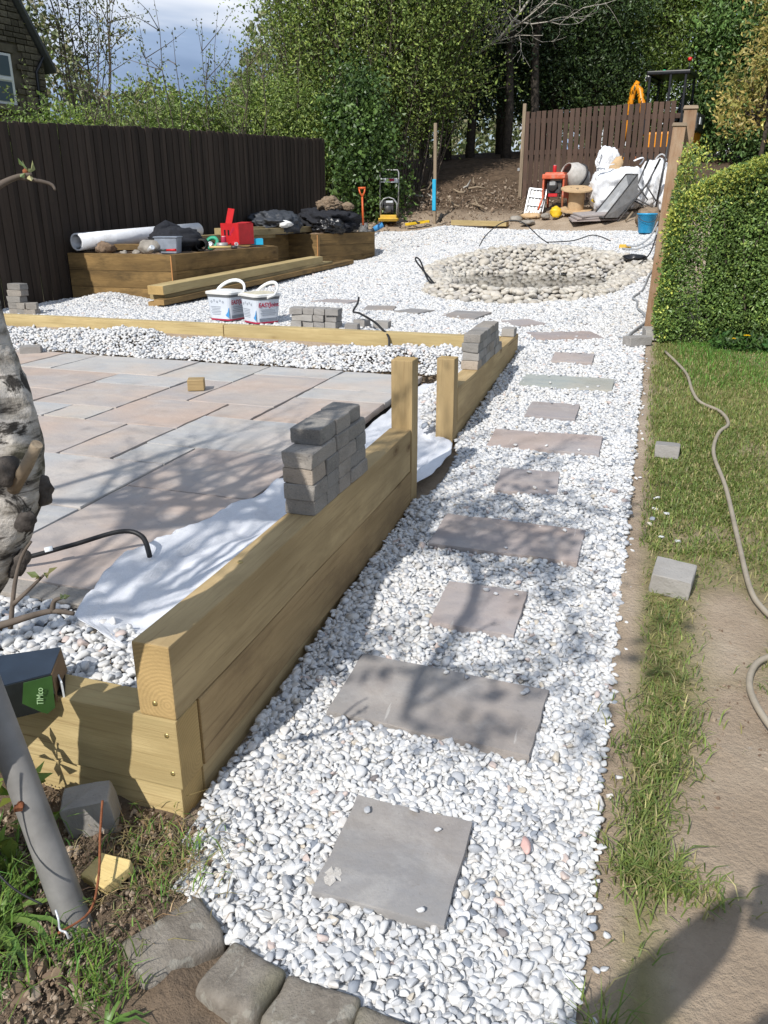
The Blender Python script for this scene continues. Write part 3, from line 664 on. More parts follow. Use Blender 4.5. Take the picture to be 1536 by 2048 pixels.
# gravel heaped along the far side of the patio
def strip_z(x, y):
    t_ = np.clip((y - 5.70) / .5, 0, 1)
    return .335 + .125 * t_ ** .8 * (1 + 1.5 * fbm(x * 2.3, y * .6, 81)) + .05 * np.exp(-((y - 6.02) / .12) ** 2) * (.8 + 2.4 * fbm(x * 2.1, x * 0, 83)) + .01 * fbm(x * 9, y * 9, 85)
pb = Pebbles(); r = np.random.default_rng(31)
x, y = jgrid(-6.7, -1.06, 5.66, 6.26, .0235, r); k = (y > 5.735 + .05 * fbm(x * 3, x * 0, 87)); lay(x[k], y[k], .026, 2, .0165, r, strip_z, target=pb)
k = k & (r.random(len(x)) < .3); lay(x[k] + .01, y[k], .026, 2, .0178, r, strip_z, target=pb, lift=.012)
def side_z(x, y): return .30 + .22 * np.clip((x + 1.42) / .36, 0, 1) * np.clip((y - 4.1) / .8, .25, 1) + .03 * fbm(x * 6, y * 3, 91)
x, y = jgrid(-1.5, -1.055, 4.28, 6.1, .025, r); k = (x > -1.16 - .20 * np.clip((y - 4.3) / .8, 0, 1) + .08 * fbm(y * 4, y * 0, 93)); lay(x[k], y[k], .025, 2, .0172, r, side_z, target=pb)
gs = pb.build('gravel', M['pebble']); tag(gs, 'white gravel heaped between the patio slabs and the far sleeper wall', 'gravel', kind='stuff')
# gravel inside the near corner
def corner_z(x, y): return .312 + .03 * np.clip((x + 2.4) / 1.2, 0, 1) + .02 * fbm(x * 6, y * 6, 95)
pc = Pebbles(); r = np.random.default_rng(33)
x, y = jgrid(-2.6, -1.06, 1.475, 1.95, .0215, r); k = (y < np.interp(x, [-2.6, -1.9, -1.72, -1.45, -1.06], [1.84, 1.84, 1.84, 1.80, 1.62])); lay(x[k], y[k], .0215, 1, .0165, r, corner_z, target=pc)
k = k & (r.random(len(x)) < .3); lay(x[k] + .01, y[k], .02, 1, .0165, r, corner_z, target=pc, lift=.012)
gc = pc.build('gravel', M['pebble']); tag(gc, 'greyish white gravel inside the near corner of the sleeper wall', 'gravel', kind='stuff')

# ------------------------------------------------------------------ patio
mb = MB(); mb.box((-4.25, 3.77, .272), (5.44, 3.9, .03)); pat = mb.build('patio', M['sub'], bevel=.004); tag(pat, 'sunken patio base under the paving slabs', 'patio', kind='structure')
SL = [(-4.69,-5.62,5.13,5.75,'p'),(-4.36,-4.69,5.13,5.75,'g'),(-3.39,-4.36,5.10,5.73,'g'),(-2.76,-3.39,5.10,5.72,'g'),(-2.14,-2.76,5.40,5.71,'g'),(-1.51,-2.14,5.08,5.70,'g'),
 (-3.71,-4.64,4.48,5.10,'p'),(-4.64,-5.27,4.48,5.13,'g'),(-5.27,-5.9,4.48,5.13,'p'),(-3.08,-3.71,4.78,5.10,'g'),(-3.08,-3.71,4.15,4.78,'p'),(-2.76,-3.08,4.46,5.10,'p'),(-2.14,-2.76,4.46,5.40,'p'),(-1.51,-2.14,4.77,5.08,'g'),(-1.51,-2.14,4.13,4.77,'p'),
 (-3.71,-4.34,4.16,4.48,'p'),(-4.34,-5.27,3.85,4.48,'g'),(-3.39,-4.02,3.85,4.15,'g'),(-4.02,-4.34,3.85,4.16,'p'),(-3.08,-3.39,3.85,4.15,'g'),(-2.45,-3.08,3.83,4.46,'p'),(-2.14,-2.45,4.13,4.46,'p'),(-1.51,-2.45,3.51,4.13,'g'),
 (-2.77,-3.40,3.21,3.84,'p'),(-2.45,-2.77,3.21,3.83,'p'),(-2.14,-2.45,3.21,3.51,'g'),(-1.51,-2.14,2.88,3.51,'p'),(-1.51,-2.14,1.94,2.88,'p'),(-2.14,-3.08,2.57,3.21,'g'),(-2.14,-2.77,1.94,2.57,'g'),(-2.77,-3.40,1.94,2.57,'p'),
 (-3.40,-4.03,3.21,3.85,'g'),(-3.08,-4.03,2.57,3.21,'p'),(-3.40,-4.34,1.94,2.57,'g'),(-4.03,-4.97,2.57,3.21,'g'),(-4.03,-4.66,3.21,3.85,'p'),(-4.66,-5.6,3.21,3.85,'g'),(-5.27,-5.9,3.85,4.48,'p'),(-4.34,-5.6,1.94,2.57,'p'),(-4.97,-5.6,2.57,3.21,'p')]
for i, (xb, xa, ya, yb, c_) in enumerate(SL):
    gap = .0095; w, d = xb - xa - 2 * gap, yb - ya - gap * 1.2
    o = link('paving_slab', slab_mesh(w, d, .04, 'slab_pink' if c_ == 'p' else 'slab_grey', 100 + i), pat, ((xa + xb) / 2, (ya + yb) / 2, .34 + random.uniform(-.0025, .0025)), (random.uniform(-.004, .004), random.uniform(-.004, .004), random.choice((0, math.pi)) + random.uniform(-.004, .004)))
# edging blocks on the near side of the patio
bm_ = None
# ------------------------------------------------------------------ pond
mb = MB(); n = 48
ring = [(POND_C[0] + math.cos(a) * POND_A * .84, POND_C[1] + math.sin(a) * POND_B * (.74 if math.sin(a) > 0 else .90), WATER_Z) for a in [2 * math.pi * k / n for k in range(n)]]
mb.add([(POND_C[0], POND_C[1], WATER_Z)] + ring, [(0, 1 + k, 1 + (k + 1) % n) for k in range(n)], 0, True)
w = mb.build('pond_water', M['water']); tag(w, 'still dark pond water reflecting the cobbles', 'water', kind='structure')
cb = thing('cobble_bank', 'bank of rounded beige cobbles around the small pond', 'cobbles', (POND_C[0], POND_C[1], WATER_Z))
r = np.random.default_rng(77)
x, y = jgrid(-3.3, .3, 8.8, 13.6, .060, r); rho = pond_rho(x, y); k = (rho > pond_rw(x, y) - .05) & (rho < 1.02); x, y, rho = x[k], y[k], rho[k]
z = bank(x, y) + .012 + r.uniform(-.012, .02, len(x))
z = z - .015 * np.clip((rho - .95) / .07, 0, 1)
vc, Fc = pebble_variants(2, 8, 55, (.8, .98))
cm = []
for W in vc:
    me = np_mesh('cobble', W * np.array([.050, .050, .044]), Fc, M['cobble'], True); cm.append(me)
order = np.argsort(y)                                   # nearest first
above = [i for i in order if z[i] > WATER_Z - .02]
chosen = set(above[:300])
for i in above[:300]:
    s_ = float(np.exp(r.normal(0, .2)))
    link('cobble', cm[int(r.integers(0, 8))], cb, (x[i] - POND_C[0], y[i] - POND_C[1], z[i] - WATER_Z), (r.normal(0, .3), r.normal(0, .3), r.uniform(0, 6.28)), (s_, s_ * r.uniform(.85, 1.15), s_))
rest = np.array([i for i in range(len(x)) if i not in chosen])
pcb = Pebbles(); LOD[5] = (vc, Fc)
CPAL = np.array([(.43, .40, .345), (.53, .50, .44), (.48, .44, .375), (.56, .525, .465), (.40, .38, .35)])
pcb.add(np.stack([x[rest] - POND_C[0], y[rest] - POND_C[1], z[rest] - WATER_Z], 1), .050 * np.exp(r.normal(0, .2, len(rest))), 5, r, .35, CPAL)
fill = pcb.build('cobble_fill', M['cobble_fill']); fill.parent = cb; fill['kind'] = 'stuff'

# ------------------------------------------------------------------ weed membrane
def sheet(name, P, mat, thick=.002):
    # P: (m, n, 3) grid -> sheet with thickness
    m, n_, _ = P.shape; i = np.arange(m * n_).reshape(m, n_)
    F_ = np.stack([i[:-1, :-1], i[:-1, 1:], i[1:, 1:], i[1:, :-1]], -1).reshape(-1, 4)
    V2 = P.reshape(-1, 3) - np.array([0, 0, thick]); F2 = F_[:, ::-1] + m * n_
    b = np.concatenate([i[0, :], i[1:, -1], i[-1, -2::-1], i[-2:0:-1, 0]]); nb = np.roll(b, -1)
    F3 = np.stack([b, b + m * n_, nb + m * n_, nb], 1)
    return np_mesh(name, np.concatenate([P.reshape(-1, 3), V2]), np.concatenate([F_, F2, F3]), mat, True)
vv = np.linspace(0, 1, 90); uu = np.linspace(0, 1, 46); U, V_ = np.meshgrid(uu, vv)
yb = 1.66 + V_ * 1.95
xl = np.interp(yb, [1.66, 1.74, 1.94, 2.2, 2.37, 2.6, 3.1, 3.6], [-1.36, -1.53, -1.60, -1.665, -1.62, -1.55, -1.47, -1.47])
X = xl + (-1.052 - xl) * U
top = np.interp(yb, [1.66, 1.9, 2.4, 2.9, 3.3, 3.6], [.40, .47, .49, .46, .38, .30])
Zb = .348 * (1 - np.clip(U / .35, 0, 1)) + np.clip(U / .35, 0, 1) * .315
Zm = Zb + (top - .315) * np.clip((U - .35) / .65, 0, 1) ** 1.5
Zm += .05 * fbm(X * 5, yb * 3.4, 101) * np.clip(U * 5, 0, 1) + .03 * np.sin((yb * 17 + X * 11)) * fbm(X * 2.5, yb * 2.5, 103) * 2 + .030 * np.abs(fbm(X * 11 + yb * 5, yb * 8, 107)) * 2 + .012 * np.abs(fbm(X * 26, yb * 17, 109)) * np.clip(U * 4, 0, 1) + .008
Zm = np.maximum(Zm, np.where(X < -1.5, .347, .0))
m1 = link('weed_membrane', sheet('weed_membrane', np.stack([X, yb, Zm], -1), M['membrane']))
tag(m1, 'white weed membrane draped between the near slabs and the sleeper wall', 'membrane')
vv = np.linspace(0, 1, 70); uu = np.linspace(0, 1, 50); U, V_ = np.meshgrid(uu, vv)
yb = 3.45 + V_ * 2.2; xr = np.interp(yb, [3.45, 3.5, 3.65, 4.0, 4.2, 4.3, 5.7], [-1.06, -.96, -.91, -.90, -.94, -1.05, -1.1]); xl = np.interp(yb, [3.4, 4.9, 5.7], [-1.48, -1.48, -1.50])
X = xl + (xr - xl) * U; X += .012 * fbm(X * 3, yb * 6, 111)
ze = np.interp(yb, [3.45, 4.25, 4.5, 5.7], [.25, .275, .33, .37])
Zm = .305 * (1 - U) + ze * U + .04 * fbm(X * 4, yb * 3, 113) + .04 * np.abs(fbm(X * 11, yb * 7, 115)) - .02 * np.sin(U * math.pi)
Zm = np.maximum(Zm, .290 - .1 * np.clip(U - .6, 0, 1)) + np.where(U > .85, .012, 0)
m2 = link('weed_membrane', sheet('weed_membrane', np.stack([X, yb, Zm], -1), M['membrane']))
tag(m2, 'white weed membrane spilling through the gap between the two wall posts', 'membrane')

# ------------------------------------------------------------------ sleepers
SLM = {}
def sleeper_mesh(L_, h, w_, mat):
    key = (round(L_, 3), h, w_, mat)
    if key not in SLM:
        r = random.Random(str(key)); mb = MB(); n = max(2, int(L_ / .35)); sec = [(-w_ / 2, -h / 2), (w_ / 2, -h / 2), (w_ / 2, h / 2), (-w_ / 2, h / 2)]
        vs_ = []
        for i in range(n + 1):
            x_ = -L_ / 2 + L_ * i / n; dy = r.uniform(-.0025, .0025); dz = r.uniform(-.0015, .0015)
            vs_ += [(x_, a + dy, b + dz) for a, b in sec]
        fs = [(i * 4 + j, i * 4 + (j + 1) % 4, i * 4 + 4 + (j + 1) % 4, i * 4 + 4 + j) for i in range(n) for j in range(4)] + [(3, 2, 1, 0), tuple(n * 4 + j for j in range(4))]
        mb.add(vs_, fs); SLM[key] = mb.mesh('sleeper', M[mat], bevel=.005, seg=2)
    return SLM[key]
def sleeper(a, b, z0, h=.2, w_=.1, mat='sleeper', parent=None, name='sleeper', side=0):
    # from a to b (xy) centreline, base at z0
    a, b = Vector((*a, 0)), Vector((*b, 0)); d = b - a
    c = (a + b) / 2
    loc = Vector((c.x, c.y, z0 + h / 2))
    if parent: loc = loc - Vector(parent.location)
    return link(name, sleeper_mesh(d.length, h, w_, mat), parent, loc, (0, 0, math.atan2(d.y, d.x)))
def vpost(x, y, z0, z1, w_, mat, parent, name='post'):
    o = link(name, sleeper_mesh(z1 - z0, w_, w_, mat), parent, Vector((x, y, (z0 + z1) / 2)) - Vector(parent.location), (0, R(-90), 0)); return o
def screw(p, rot, parent):
    mb = MB(); mb.lathe([(0, .003), (.0055, .003), (.008, 0), (.008, -.002)], 10); mb.box((0, 0, .0032), (.008, .0016, .001)); mb.box((0, 0, .0032), (.0016, .008, .001))
    return mb.build('screw', M['screw'], parent, Vector(p) - Vector(parent.location), rot)
FX = -1.005          # centreline of the long wall (faces at -1.055 and -.955)
nw = thing('sleeper_wall', 'near wall of pale timber sleepers with a tall end post beside the path', 'retaining wall', (FX, 1.40, .0))
sleeper((FX, 1.372), (FX, 3.40), .36, parent=nw)
sleeper((FX, 1.475), (FX, 3.40), .158, mat='sleeper_brown', parent=nw)
sleeper((FX + .049, 1.420), (-2.9, 1.415), .159, mat='sleeper_pale', parent=nw)
sleeper((FX + .037, 1.428), (-2.9, 1.428), -.042, mat='sleeper_pale', parent=nw)
sleeper((FX - .012, 1.482), (FX - .012, 3.39), -.043, mat='sleeper', parent=nw)
vpost(FX + .003, 3.452, .02, .872, .1, 'sleeper', nw)
screw((FX - .005, 1.3715, .40), (R(90), 0, 0), nw); screw((-.985, 1.3695, .315), (R(90), 0, 0), nw); screw((-.98, 1.3695, .205), (R(90), 0, 0), nw); screw((-1.02, 1.85, .561), (0, 0, 0), nw)
fw = thing('sleeper_wall', 'far wall of pale timber sleepers across the patio and along the path', 'retaining wall', (-3.5, 6.32, .3))
sleeper((-1.055, 6.325), (-3.46, 6.325), .36, mat='sleeper_pale', parent=fw)
sleeper((-3.466, 6.325), (-5.87, 6.325), .361, mat='sleeper_pale', parent=fw)
sleeper((-5.876, 6.325), (-7.1, 6.325), .359, mat='sleeper_pale', parent=fw)
sleeper((-1.056, 6.33), (-7.1, 6.33), .155, mat='sleeper_pale', parent=fw)
sleeper((FX + .003, 4.36), (FX + .003, 6.56), .36, mat='sleeper', parent=fw)
sleeper((FX - .002, 4.365), (FX - .002, 6.55), .157, mat='sleeper', parent=fw)
vpost(FX, 4.305, .10, .735, .1, 'sleeper', fw)

# ------------------------------------------------------------------ tumbled blocks
def block_mesh(seed, rough=.003):
    r = random.Random(seed); bm = bmesh.new(); bmesh.ops.create_cube(bm, size=1.0)
    bmesh.ops.scale(bm, vec=(.1, .115, .062), verts=bm.verts)
    for v in bm.verts: v.co += Vector([r.uniform(-1, 1) * .0015 for _ in range(3)])
    bmesh.ops.bevel(bm, geom=bm.edges[:], offset=.0035, segments=2, affect='EDGES', profile=.55)
    bmesh.ops.subdivide_edges(bm, edges=[e_ for e_ in bm.edges if e_.calc_length() > .04], cuts=2, use_grid_fill=True)
    for v in bm.verts:
        v.co += Vector([r.uniform(-1, 1) for _ in range(3)]) * rough * .3
    for _ in range(3):
        c = Vector((r.choice((-1, 1)) * .05, r.choice((-1, 1)) * .0575, r.choice((-1, 1)) * .031))
        for v in bm.verts:
            d = (v.co - c).length
            if d < .012: v.co -= c.normalized() * (.012 - d) * r.uniform(.2, .5)
    for f in bm.faces: f.smooth = f.calc_area() < 6e-5
    me = bpy.data.meshes.new('paving_block'); bm.to_mesh(me); bm.free()
    return me
BLK = [block_mesh(k) for k in range(7)]; BLKP = []
for k in range(4):
    m_ = block_mesh(20 + k); BLKP.append(m_); m_.materials.append(M['block_pale'])
for m_ in BLK: m_.materials.append(M['block'])
_bc = [0]
def block(c, d, lab, rz=0.0, rot=None, pale=False, group=None, cat='paving block', name='paving_block'):
    _bc[0] += 1; src = BLKP if pale else BLK
    o = link(name, src[(_bc[0] * 5) % len(src)], None, c, rot or (0, 0, rz), (d[0] / .1, d[1] / .115, d[2] / .062))
    tag(o, lab, cat, group); return o
ORD = ['first', 'second', 'third', 'fourth', 'fifth', 'sixth', 'seventh', 'eighth', 'ninth']
COURSE = ['bottom', 'second', 'third', 'fourth', 'top']
rb = random.Random(8)
# near stack on the wall
rows = [[.115, .118, .112, .178], [.118, .115, .12, .17], [.115, .116, .175, .115], [.225, .112, .185], [.145, .135, .118]]
starts = [2.245, 2.240, 2.243, 2.238, 2.335]
for i, (row, y0) in enumerate(zip(rows, starts)):
    y_ = y0
    for j, d in enumerate(row):
        block((FX + rb.uniform(-.003, .003) - (.012 if i == 4 else 0), y_ + d / 2, .5870 + i * .0535), (.106 if i < 4 else .108, d - .002, .0528), 'grey tumbled block, %s from the camera in the %s course on the near wall' % (ORD[j], COURSE[i]), rb.uniform(-.02, .02), group='blocks stacked on the near wall')
        y_ += d
# far stack on the side wall
for i in range(4):
    y_ = 4.90 + (0.0, .008, .0, .03)[i]; j = 0
    while y_ < 5.66 - i * .03:
        d = rb.choice((.115, .115, .16))
        block((FX + rb.uniform(-.004, .004), y_ + d / 2, .5870 + i * .0535), (.106, d - .003, .0528), 'grey block, %s from the camera in the %s course of the far path-side stack' % (ORD[j], COURSE[i]), rb.uniform(-.025, .025), group='blocks stacked on the far path-side wall', pale=(rb.random() < .35))
        y_ += d; j += 1
block((FX, 6.40, .592), (.10, .13, .062), 'single tan block on the far corner where the sleeper walls meet', pale=True)
# stack beside the tubs
z0 = t1(-2.75, 6.75) + .03
CN = ['leftmost', 'second', 'third', 'rightmost']
for i in range(3):
    for j in range(4):
        ov = i == 2 and j in (0, 3)
        block((-2.955 + j * .108 + (-.012 if ov and j == 0 else .012 if ov else 0) + rb.uniform(-.004, .004), 6.76 + (-.012 if ov else rb.uniform(-.01, .01)), z0 + i * .0565), (.104 if not ov else .118, .15, .0555), 'tan block, %s in the %s layer of the low stack beside the tubs' % (CN[j], ('bottom', 'middle', 'top')[i]), rb.uniform(-.05, .05) + (.12 if ov else 0), pale=True, group='blocks stacked beside the tubs')
block((-2.43, 6.70, t1(-2.43, 6.7) + .03), (.115, .11, .058), 'loose tan block lying at the right foot of the low block stack', .1, pale=True)
block((-2.42, 6.93, t1(-2.42, 6.93) + .03), (.115, .11, .058), 'loose grey block half hidden behind the one at the right foot of the stack', -.2, pale=True)
block((-2.22, 6.90, t1(-2.22, 6.9) + .03), (.14, .11, .058), 'lone grey block on the gravel to the right of the low block stack', .05, pale=True)
# stack by the left fence
for k, (dx, dz, w_, ry) in enumerate([(-.075, 0, .10, 0), (.02, 0, .10, .1), (.115, 0, .12, .2), (-.075, 1, .10, .05), (.03, 1, .105, -.1), (-.05, 2, .16, 0), (-.03, 3, .165, .05), (-.02, 4, .165, -.04), (.125, 1, .10, .5)]):
    block((-6.02 + dx, 6.80, t1(-6.0, 6.8) + .03 + dz * .062), (w_, .11, .06), ['dark grey block, bottom left of the stack by the left fence', 'dark grey block, bottom middle of the stack by the left fence', 'dark grey block, bottom right of the stack by the left fence', 'dark grey block, second layer left of the stack by the left fence', 'dark grey block, second layer middle of the stack by the left fence', 'dark grey block, third layer of the tall side by the left fence', 'dark grey block, one below the top of the stack by the left fence', 'topmost dark grey block of the stack by the left fence', 'rounded grey block perched on the right of the stack by the left fence'][k], ry, group='blocks stacked by the left fence')
# loose blocks
block((-4.99, 5.66, .371), (.17, .115, .06), 'lone grey block at the far left edge of the patio slabs', .55, pale=True)
block((.195, 4.40, t1(.195, 4.4) + .015), (.125, .16, .07), 'pale square block on the grass beside the middle of the hose', -.03, rot=(R(-8), 0, R(-3)), pale=True)
block((.205, 2.90, t1(.2, 2.9) + .025), (.145, .15, .09), 'rough pale stone block on the worn grass, nearer of the two', -.1, rot=(R(4), R(4), R(-8)), pale=True)
block((-.035, 7.06, t1(0, 7.06) + .035), (.105, .22, .075), 'grey block holding down the hose at the corner of the gravel', R(-50), pale=True)
block((.085, 7.34, t1(.08, 7.34) + .045), (.15, .22, .09), 'larger grey stone at the foot of the brown posts by the hedge', R(8), pale=True)
block((-1.165, 1.285, .105), (.115, .075, .13), 'grey concrete block standing on the soil against the near sleeper corner', 0, rot=(R(6), R(-6), R(28)), pale=True)
for k in range(5):
    block((-1.62 - k * .232, 1.888, .305), (.228, .095, .07), 'dark edging block, %s from the membrane along the patio\'s near side' % ORD[k], rb.uniform(-.02, .02), group='edging blocks of the patio')
# timber offcut on the patio
o = MB().box((0, 0, 0), (.11, .10, .075)).build('timber_offcut', M['sleeper'], None, (-2.87, 4.77, .379), (0, 0, R(25)), bevel=.003); tag(o, 'small cube of sawn timber lying on the patio slabs', 'timber offcut')
# old setts edging the path end
SETT = []
for k in range(4):
    r = random.Random(50 + k); bm = bmesh.new(); bmesh.ops.create_cube(bm, size=1); bmesh.ops.scale(bm, vec=(.26, .15, .12), verts=bm.verts)
    for v in bm.verts: v.co += Vector([r.uniform(-1, 1) * .012 for _ in range(3)])
    bmesh.ops.bevel(bm, geom=bm.edges[:], offset=.022, segments=3, affect='EDGES', profile=.5)
    bmesh.ops.subdivide_edges(bm, edges=[e_ for e_ in bm.edges if e_.calc_length() > .05], cuts=3, use_grid_fill=True)
    for v in bm.verts:
        nn = float(fbm(np.array([v.co.x * 22 + k * 9]), np.array([v.co.y * 22 + v.co.z * 31]), k)[0]); v.co *= 1 + nn * .13
        v.co.z += .014 * float(fbm(np.array([v.co.x * 9 + k]), np.array([v.co.y * 9]), k + 4)[0])
    for f in bm.faces: f.smooth = True
    me = bpy.data.meshes.new('stone_sett'); bm.to_mesh(me); bm.free(); me.materials.append(M['sett']); SETT.append(me)
for k, (x_, y_, a, sx, lab) in enumerate([(-.80, 1.055, 55, .66, 'brown old stone sett at the left end of the path edging, set at an angle'), (-.622, 1.018, -14, .56, 'small grey old stone sett second along the path edging'), (-.462, .99, -10, .66, 'long mossy old stone sett third along the path edging'), (-.30, .972, -6, .60, 'old stone sett at the lower edge of the path, cut off by the frame')]):
    o = link('stone_sett', SETT[k], None, (x_, y_, t1(x_, y_) - .045), (R(2), R(-3), R(a)), (sx, .85, 1)); tag(o, lab, 'stone sett', 'old setts edging the path')
# ------------------------------------------------------------------ left board fence
fl = thing('board_fence', 'long dark brown vertical board fence along the left side', 'fence', (-6.5, 5.0, .4))
FA, FB = Vector((-7.02, 3.6)), Vector((-6.26, 15.8)); fd = (FB - FA); flen = fd.length; fd.normalize(); fang = math.atan2(fd.y, fd.x); fn = Vector((-fd.y, fd.x))
bm_s = [sleeper_mesh(1.0, .0735, .018, 'fence')]
rb = random.Random(12); nb = int(flen / .0745)
for k in range(nb):
    s = (k + .5) * .0745; p = FA + fd * s; zt = float(np.interp(p.y, [3.6, 7.67, 10.5, 15.8], [2.25, 2.37, 2.53, 2.755])) + rb.uniform(-.012, .012); zb_ = t1(p.x, p.y) - .03
    off = fn * (0.006 if k % 2 else -.004)
    o = link('fence_board', bm_s[0], fl, (p.x - off.x + 6.5, p.y - off.y - 5.0, (zt + zb_) / 2 - .4), Euler((0, R(-90), fang + R(90) + rb.uniform(-.03, .03) * .3)), (zt - zb_, 1, 1))
    o.rotation_euler = (Matrix.Rotation(fang, 4, 'Z') @ Matrix.Rotation(rb.uniform(-.006, .006), 4, 'Y') @ Matrix.Rotation(R(-90), 4, 'Y')).to_euler()
for dz in (.35, 1.1, 1.75):
    a = FA + fn * .05; b = FB + fn * .05
    mb = MB(); m = 8
    for q in range(m):
        s0, s1 = a.lerp(b, q / m), a.lerp(b, (q + 1) / m); z0_, z1_ = t1(*s0) + dz, t1(*s1) + dz
        mb.tube([(s0.x + 6.5, s0.y - 5, z0_ - .4), (s1.x + 6.5, s1.y - 5, z1_ - .4)], .035, 4)
    mb.build('fence_rail', M['fence'], fl)
for q in range(7):
    p = (FA + fn * .09).lerp(FB + fn * .09, q / 6); o = vpost(p.x, p.y, t1(p.x, p.y) - .3, float(np.interp(p.y, [3.6, 7.67, 10.5, 15.8], [2.25, 2.37, 2.53, 2.755])) - .06, .09, 'fence', fl, 'fence_post')

# ------------------------------------------------------------------ raised beds
def bed(label, pts, z_tops, zb_, loc, seams):
    t_ = thing('raised_bed', label, 'raised bed', loc)
    for (a, b) in pts:
        for i in range(3): sleeper(a, b, zb_ + i * .192, h=.19, w_=.1, mat='sleeper_old', parent=t_)
    for (x_, y_) in seams:
        mb = MB(); mb.box((0, 0, 0), (.012, .012, .50)); mb.build('corner_strip', M['orange_wood'], t_, Vector((x_, y_, zb_ + .31)) - Vector(loc), bevel=.002)
    return t_
M['orange_wood'] = simple('cut_wood_edge', (.50, .24, .09), .8, .2, var=.15)
b1 = bed('near raised bed of stacked brown sleepers filled with tools and rubble', [((-6.68, 8.48), (-5.255, 8.46)), ((-5.31, 8.515), (-5.12, 10.93)), ((-5.172, 10.98), (-6.1, 11.02))], None, .43, (-5.8, 9.7, .43), [(-5.254, 8.408)])
b2 = bed('far raised bed of stacked brown sleepers with black bags piled on it', [((-6.12, 11.07), (-6.0, 13.28)), ((-6.35, 13.35), (-5.395, 13.25)), ((-5.44, 13.31), (-4.95, 14.82)), ((-5.0, 14.87), (-6.25, 15.05))], None, .525, (-5.6, 13.6, .525), [(-5.39, 13.196)])
def soilmound(name, poly, z, parent, seed):
    mb = MB(); xs = [p[0] for p in poly]; ys = [p[1] for p in poly]; n = 22
    P = np.zeros((n, n, 3))
    for j in range(n):
        for i in range(n):
            u, v = i / (n - 1), j / (n - 1)
            a = Vector(poly[0]).lerp(Vector(poly[1]), u); b = Vector(poly[3]).lerp(Vector(poly[2]), u); q = a.lerp(b, v)
            P[j, i] = (q.x, q.y, z + .12 * float(fbm(np.array([q.x * 4]), np.array([q.y * 4]), seed)[0]) + .05 * float(fbm(np.array([q.x * 14]), np.array([q.y * 14]), seed + 1)[0]))
    o = link(name, sheet(name, P, M['clod'], .1), parent, -Vector(parent.location)); return o
soilmound('soil_fill', [(-6.66, 8.55), (-5.36, 8.52), (-5.2, 10.9), (-6.5, 10.95)], .985, b1, 5)
soilmound('soil_fill', [(-6.5, 11.0), (-6.14, 11.0), (-6.02, 13.3), (-6.4, 13.3)], 1.04, b2, 6)
soilmound('soil_fill', [(-6.2, 13.4), (-5.45, 13.35), (-5.05, 14.8), (-6.05, 15.0)], 1.09, b2, 7)

# ------------------------------------------------------------------ lumpy soft things
def lump(name, dims, mat, seed, p=2.6, amp=.18, fold=.1, sub=4, parent=None, loc=(0, 0, 0), rz=0, rot=None):
    V, F_ = ico(sub); V = V.copy(); d = np.abs(V) ** p; s = d.sum(1) ** (-1 / p); V *= s[:, None]
    nn = fbm(V[:, 0] * 1.6 + seed * 3.1, V[:, 1] * 1.6 + V[:, 2] * 2.3, seed); n2 = np.abs(fbm(V[:, 0] * 3.4 + V[:, 2] * 2 + seed, V[:, 1] * 3.4 - V[:, 2] * 3, seed + 9)); n3 = fbm(V[:, 0] * 7 + V[:, 2] * 5, V[:, 1] * 7 + V[:, 2] * 4, seed + 19)
    V *= (1 + amp * nn * 2 - fold * n2 * 3 + fold * .5 * n3)[:, None]
    V *= np.array(dims) / 2; zmin = -dims[2] * .42; V[:, 2] = np.maximum(V[:, 2], zmin); V[:, 2] -= zmin
    return link(name, np_mesh(name, V, F_, mat, True), parent, loc, rot or (0, 0, rz))
# things in the near bed
zb1 = 1.0
mb = MB(); L_ = 2.35
prof = [(.085, 0), (.1, 0), (.1, L_), (.085, L_), (.085, 0)]
mb.lathe(prof, 22, mat=0); mb.lathe([(.072, .01), (.072, L_ - .01)], 20); mb.lathe([(.058, .015), (.058, L_ - .015)], 20)
o = mb.build('membrane_roll', M['bulk_bag'], None, (-6.52, 8.42, 1.13), (R(-88), 0, R(-7))); tag(o, 'long white roll of membrane lying on the near raised bed', 'membrane roll')
o = lump('black_jacket', (.72, .6, .34), M['black_fabric'], 4, 2.0, .3, .22, loc=(-5.66, 9.25, zb1 - .02), rz=R(70)); tag(o, 'crumpled black waterproof jacket heaped on the near raised bed', 'jacket')
mb = MB(); mb.tube([(0, 0, 0), (.1, .05, .1), (.22, .06, .15), (.36, .03, .10), (.45, -.02, 0)], [.05, .075, .08, .07, .05], 10); o = mb.build('collar', M['black_fabric'], o, (-.25, .1, .16)); 
mb = MB(); mb.lathe([(.055, 0), (.075, .0), (.075, .3), (.055, .3)], 16, rot=(0, R(90), 0)); o = mb.build('rubber_boot_cuff', M['rubber'], None, (-5.45, 9.5, zb1 + .08), (0, 0, R(-65))); tag(o, 'open black cuff of a wellington boot beside the jacket', 'boot')
mb = MB(); mb.box((0, 0, .09), (.24, .2, .18), taper=1.12); mb.box((0, 0, .185), (.29, .25, .014)); o = mb.build('plastic_tub', M['clear_tub'], None, (-5.5, 8.78, zb1 + .0), (0, 0, R(15)), bevel=.008); tag(o, 'small grey translucent plastic tub on the front of the near bed', 'tub')
o = lump('rubble_stone', (.3, .25, .2), M['concrete_stone'], 8, 2.2, .3, .05, 3, loc=(-5.68, 8.68, zb1 - .02)); tag(o, 'rough grey stone lying beside the plastic tub', 'stone')
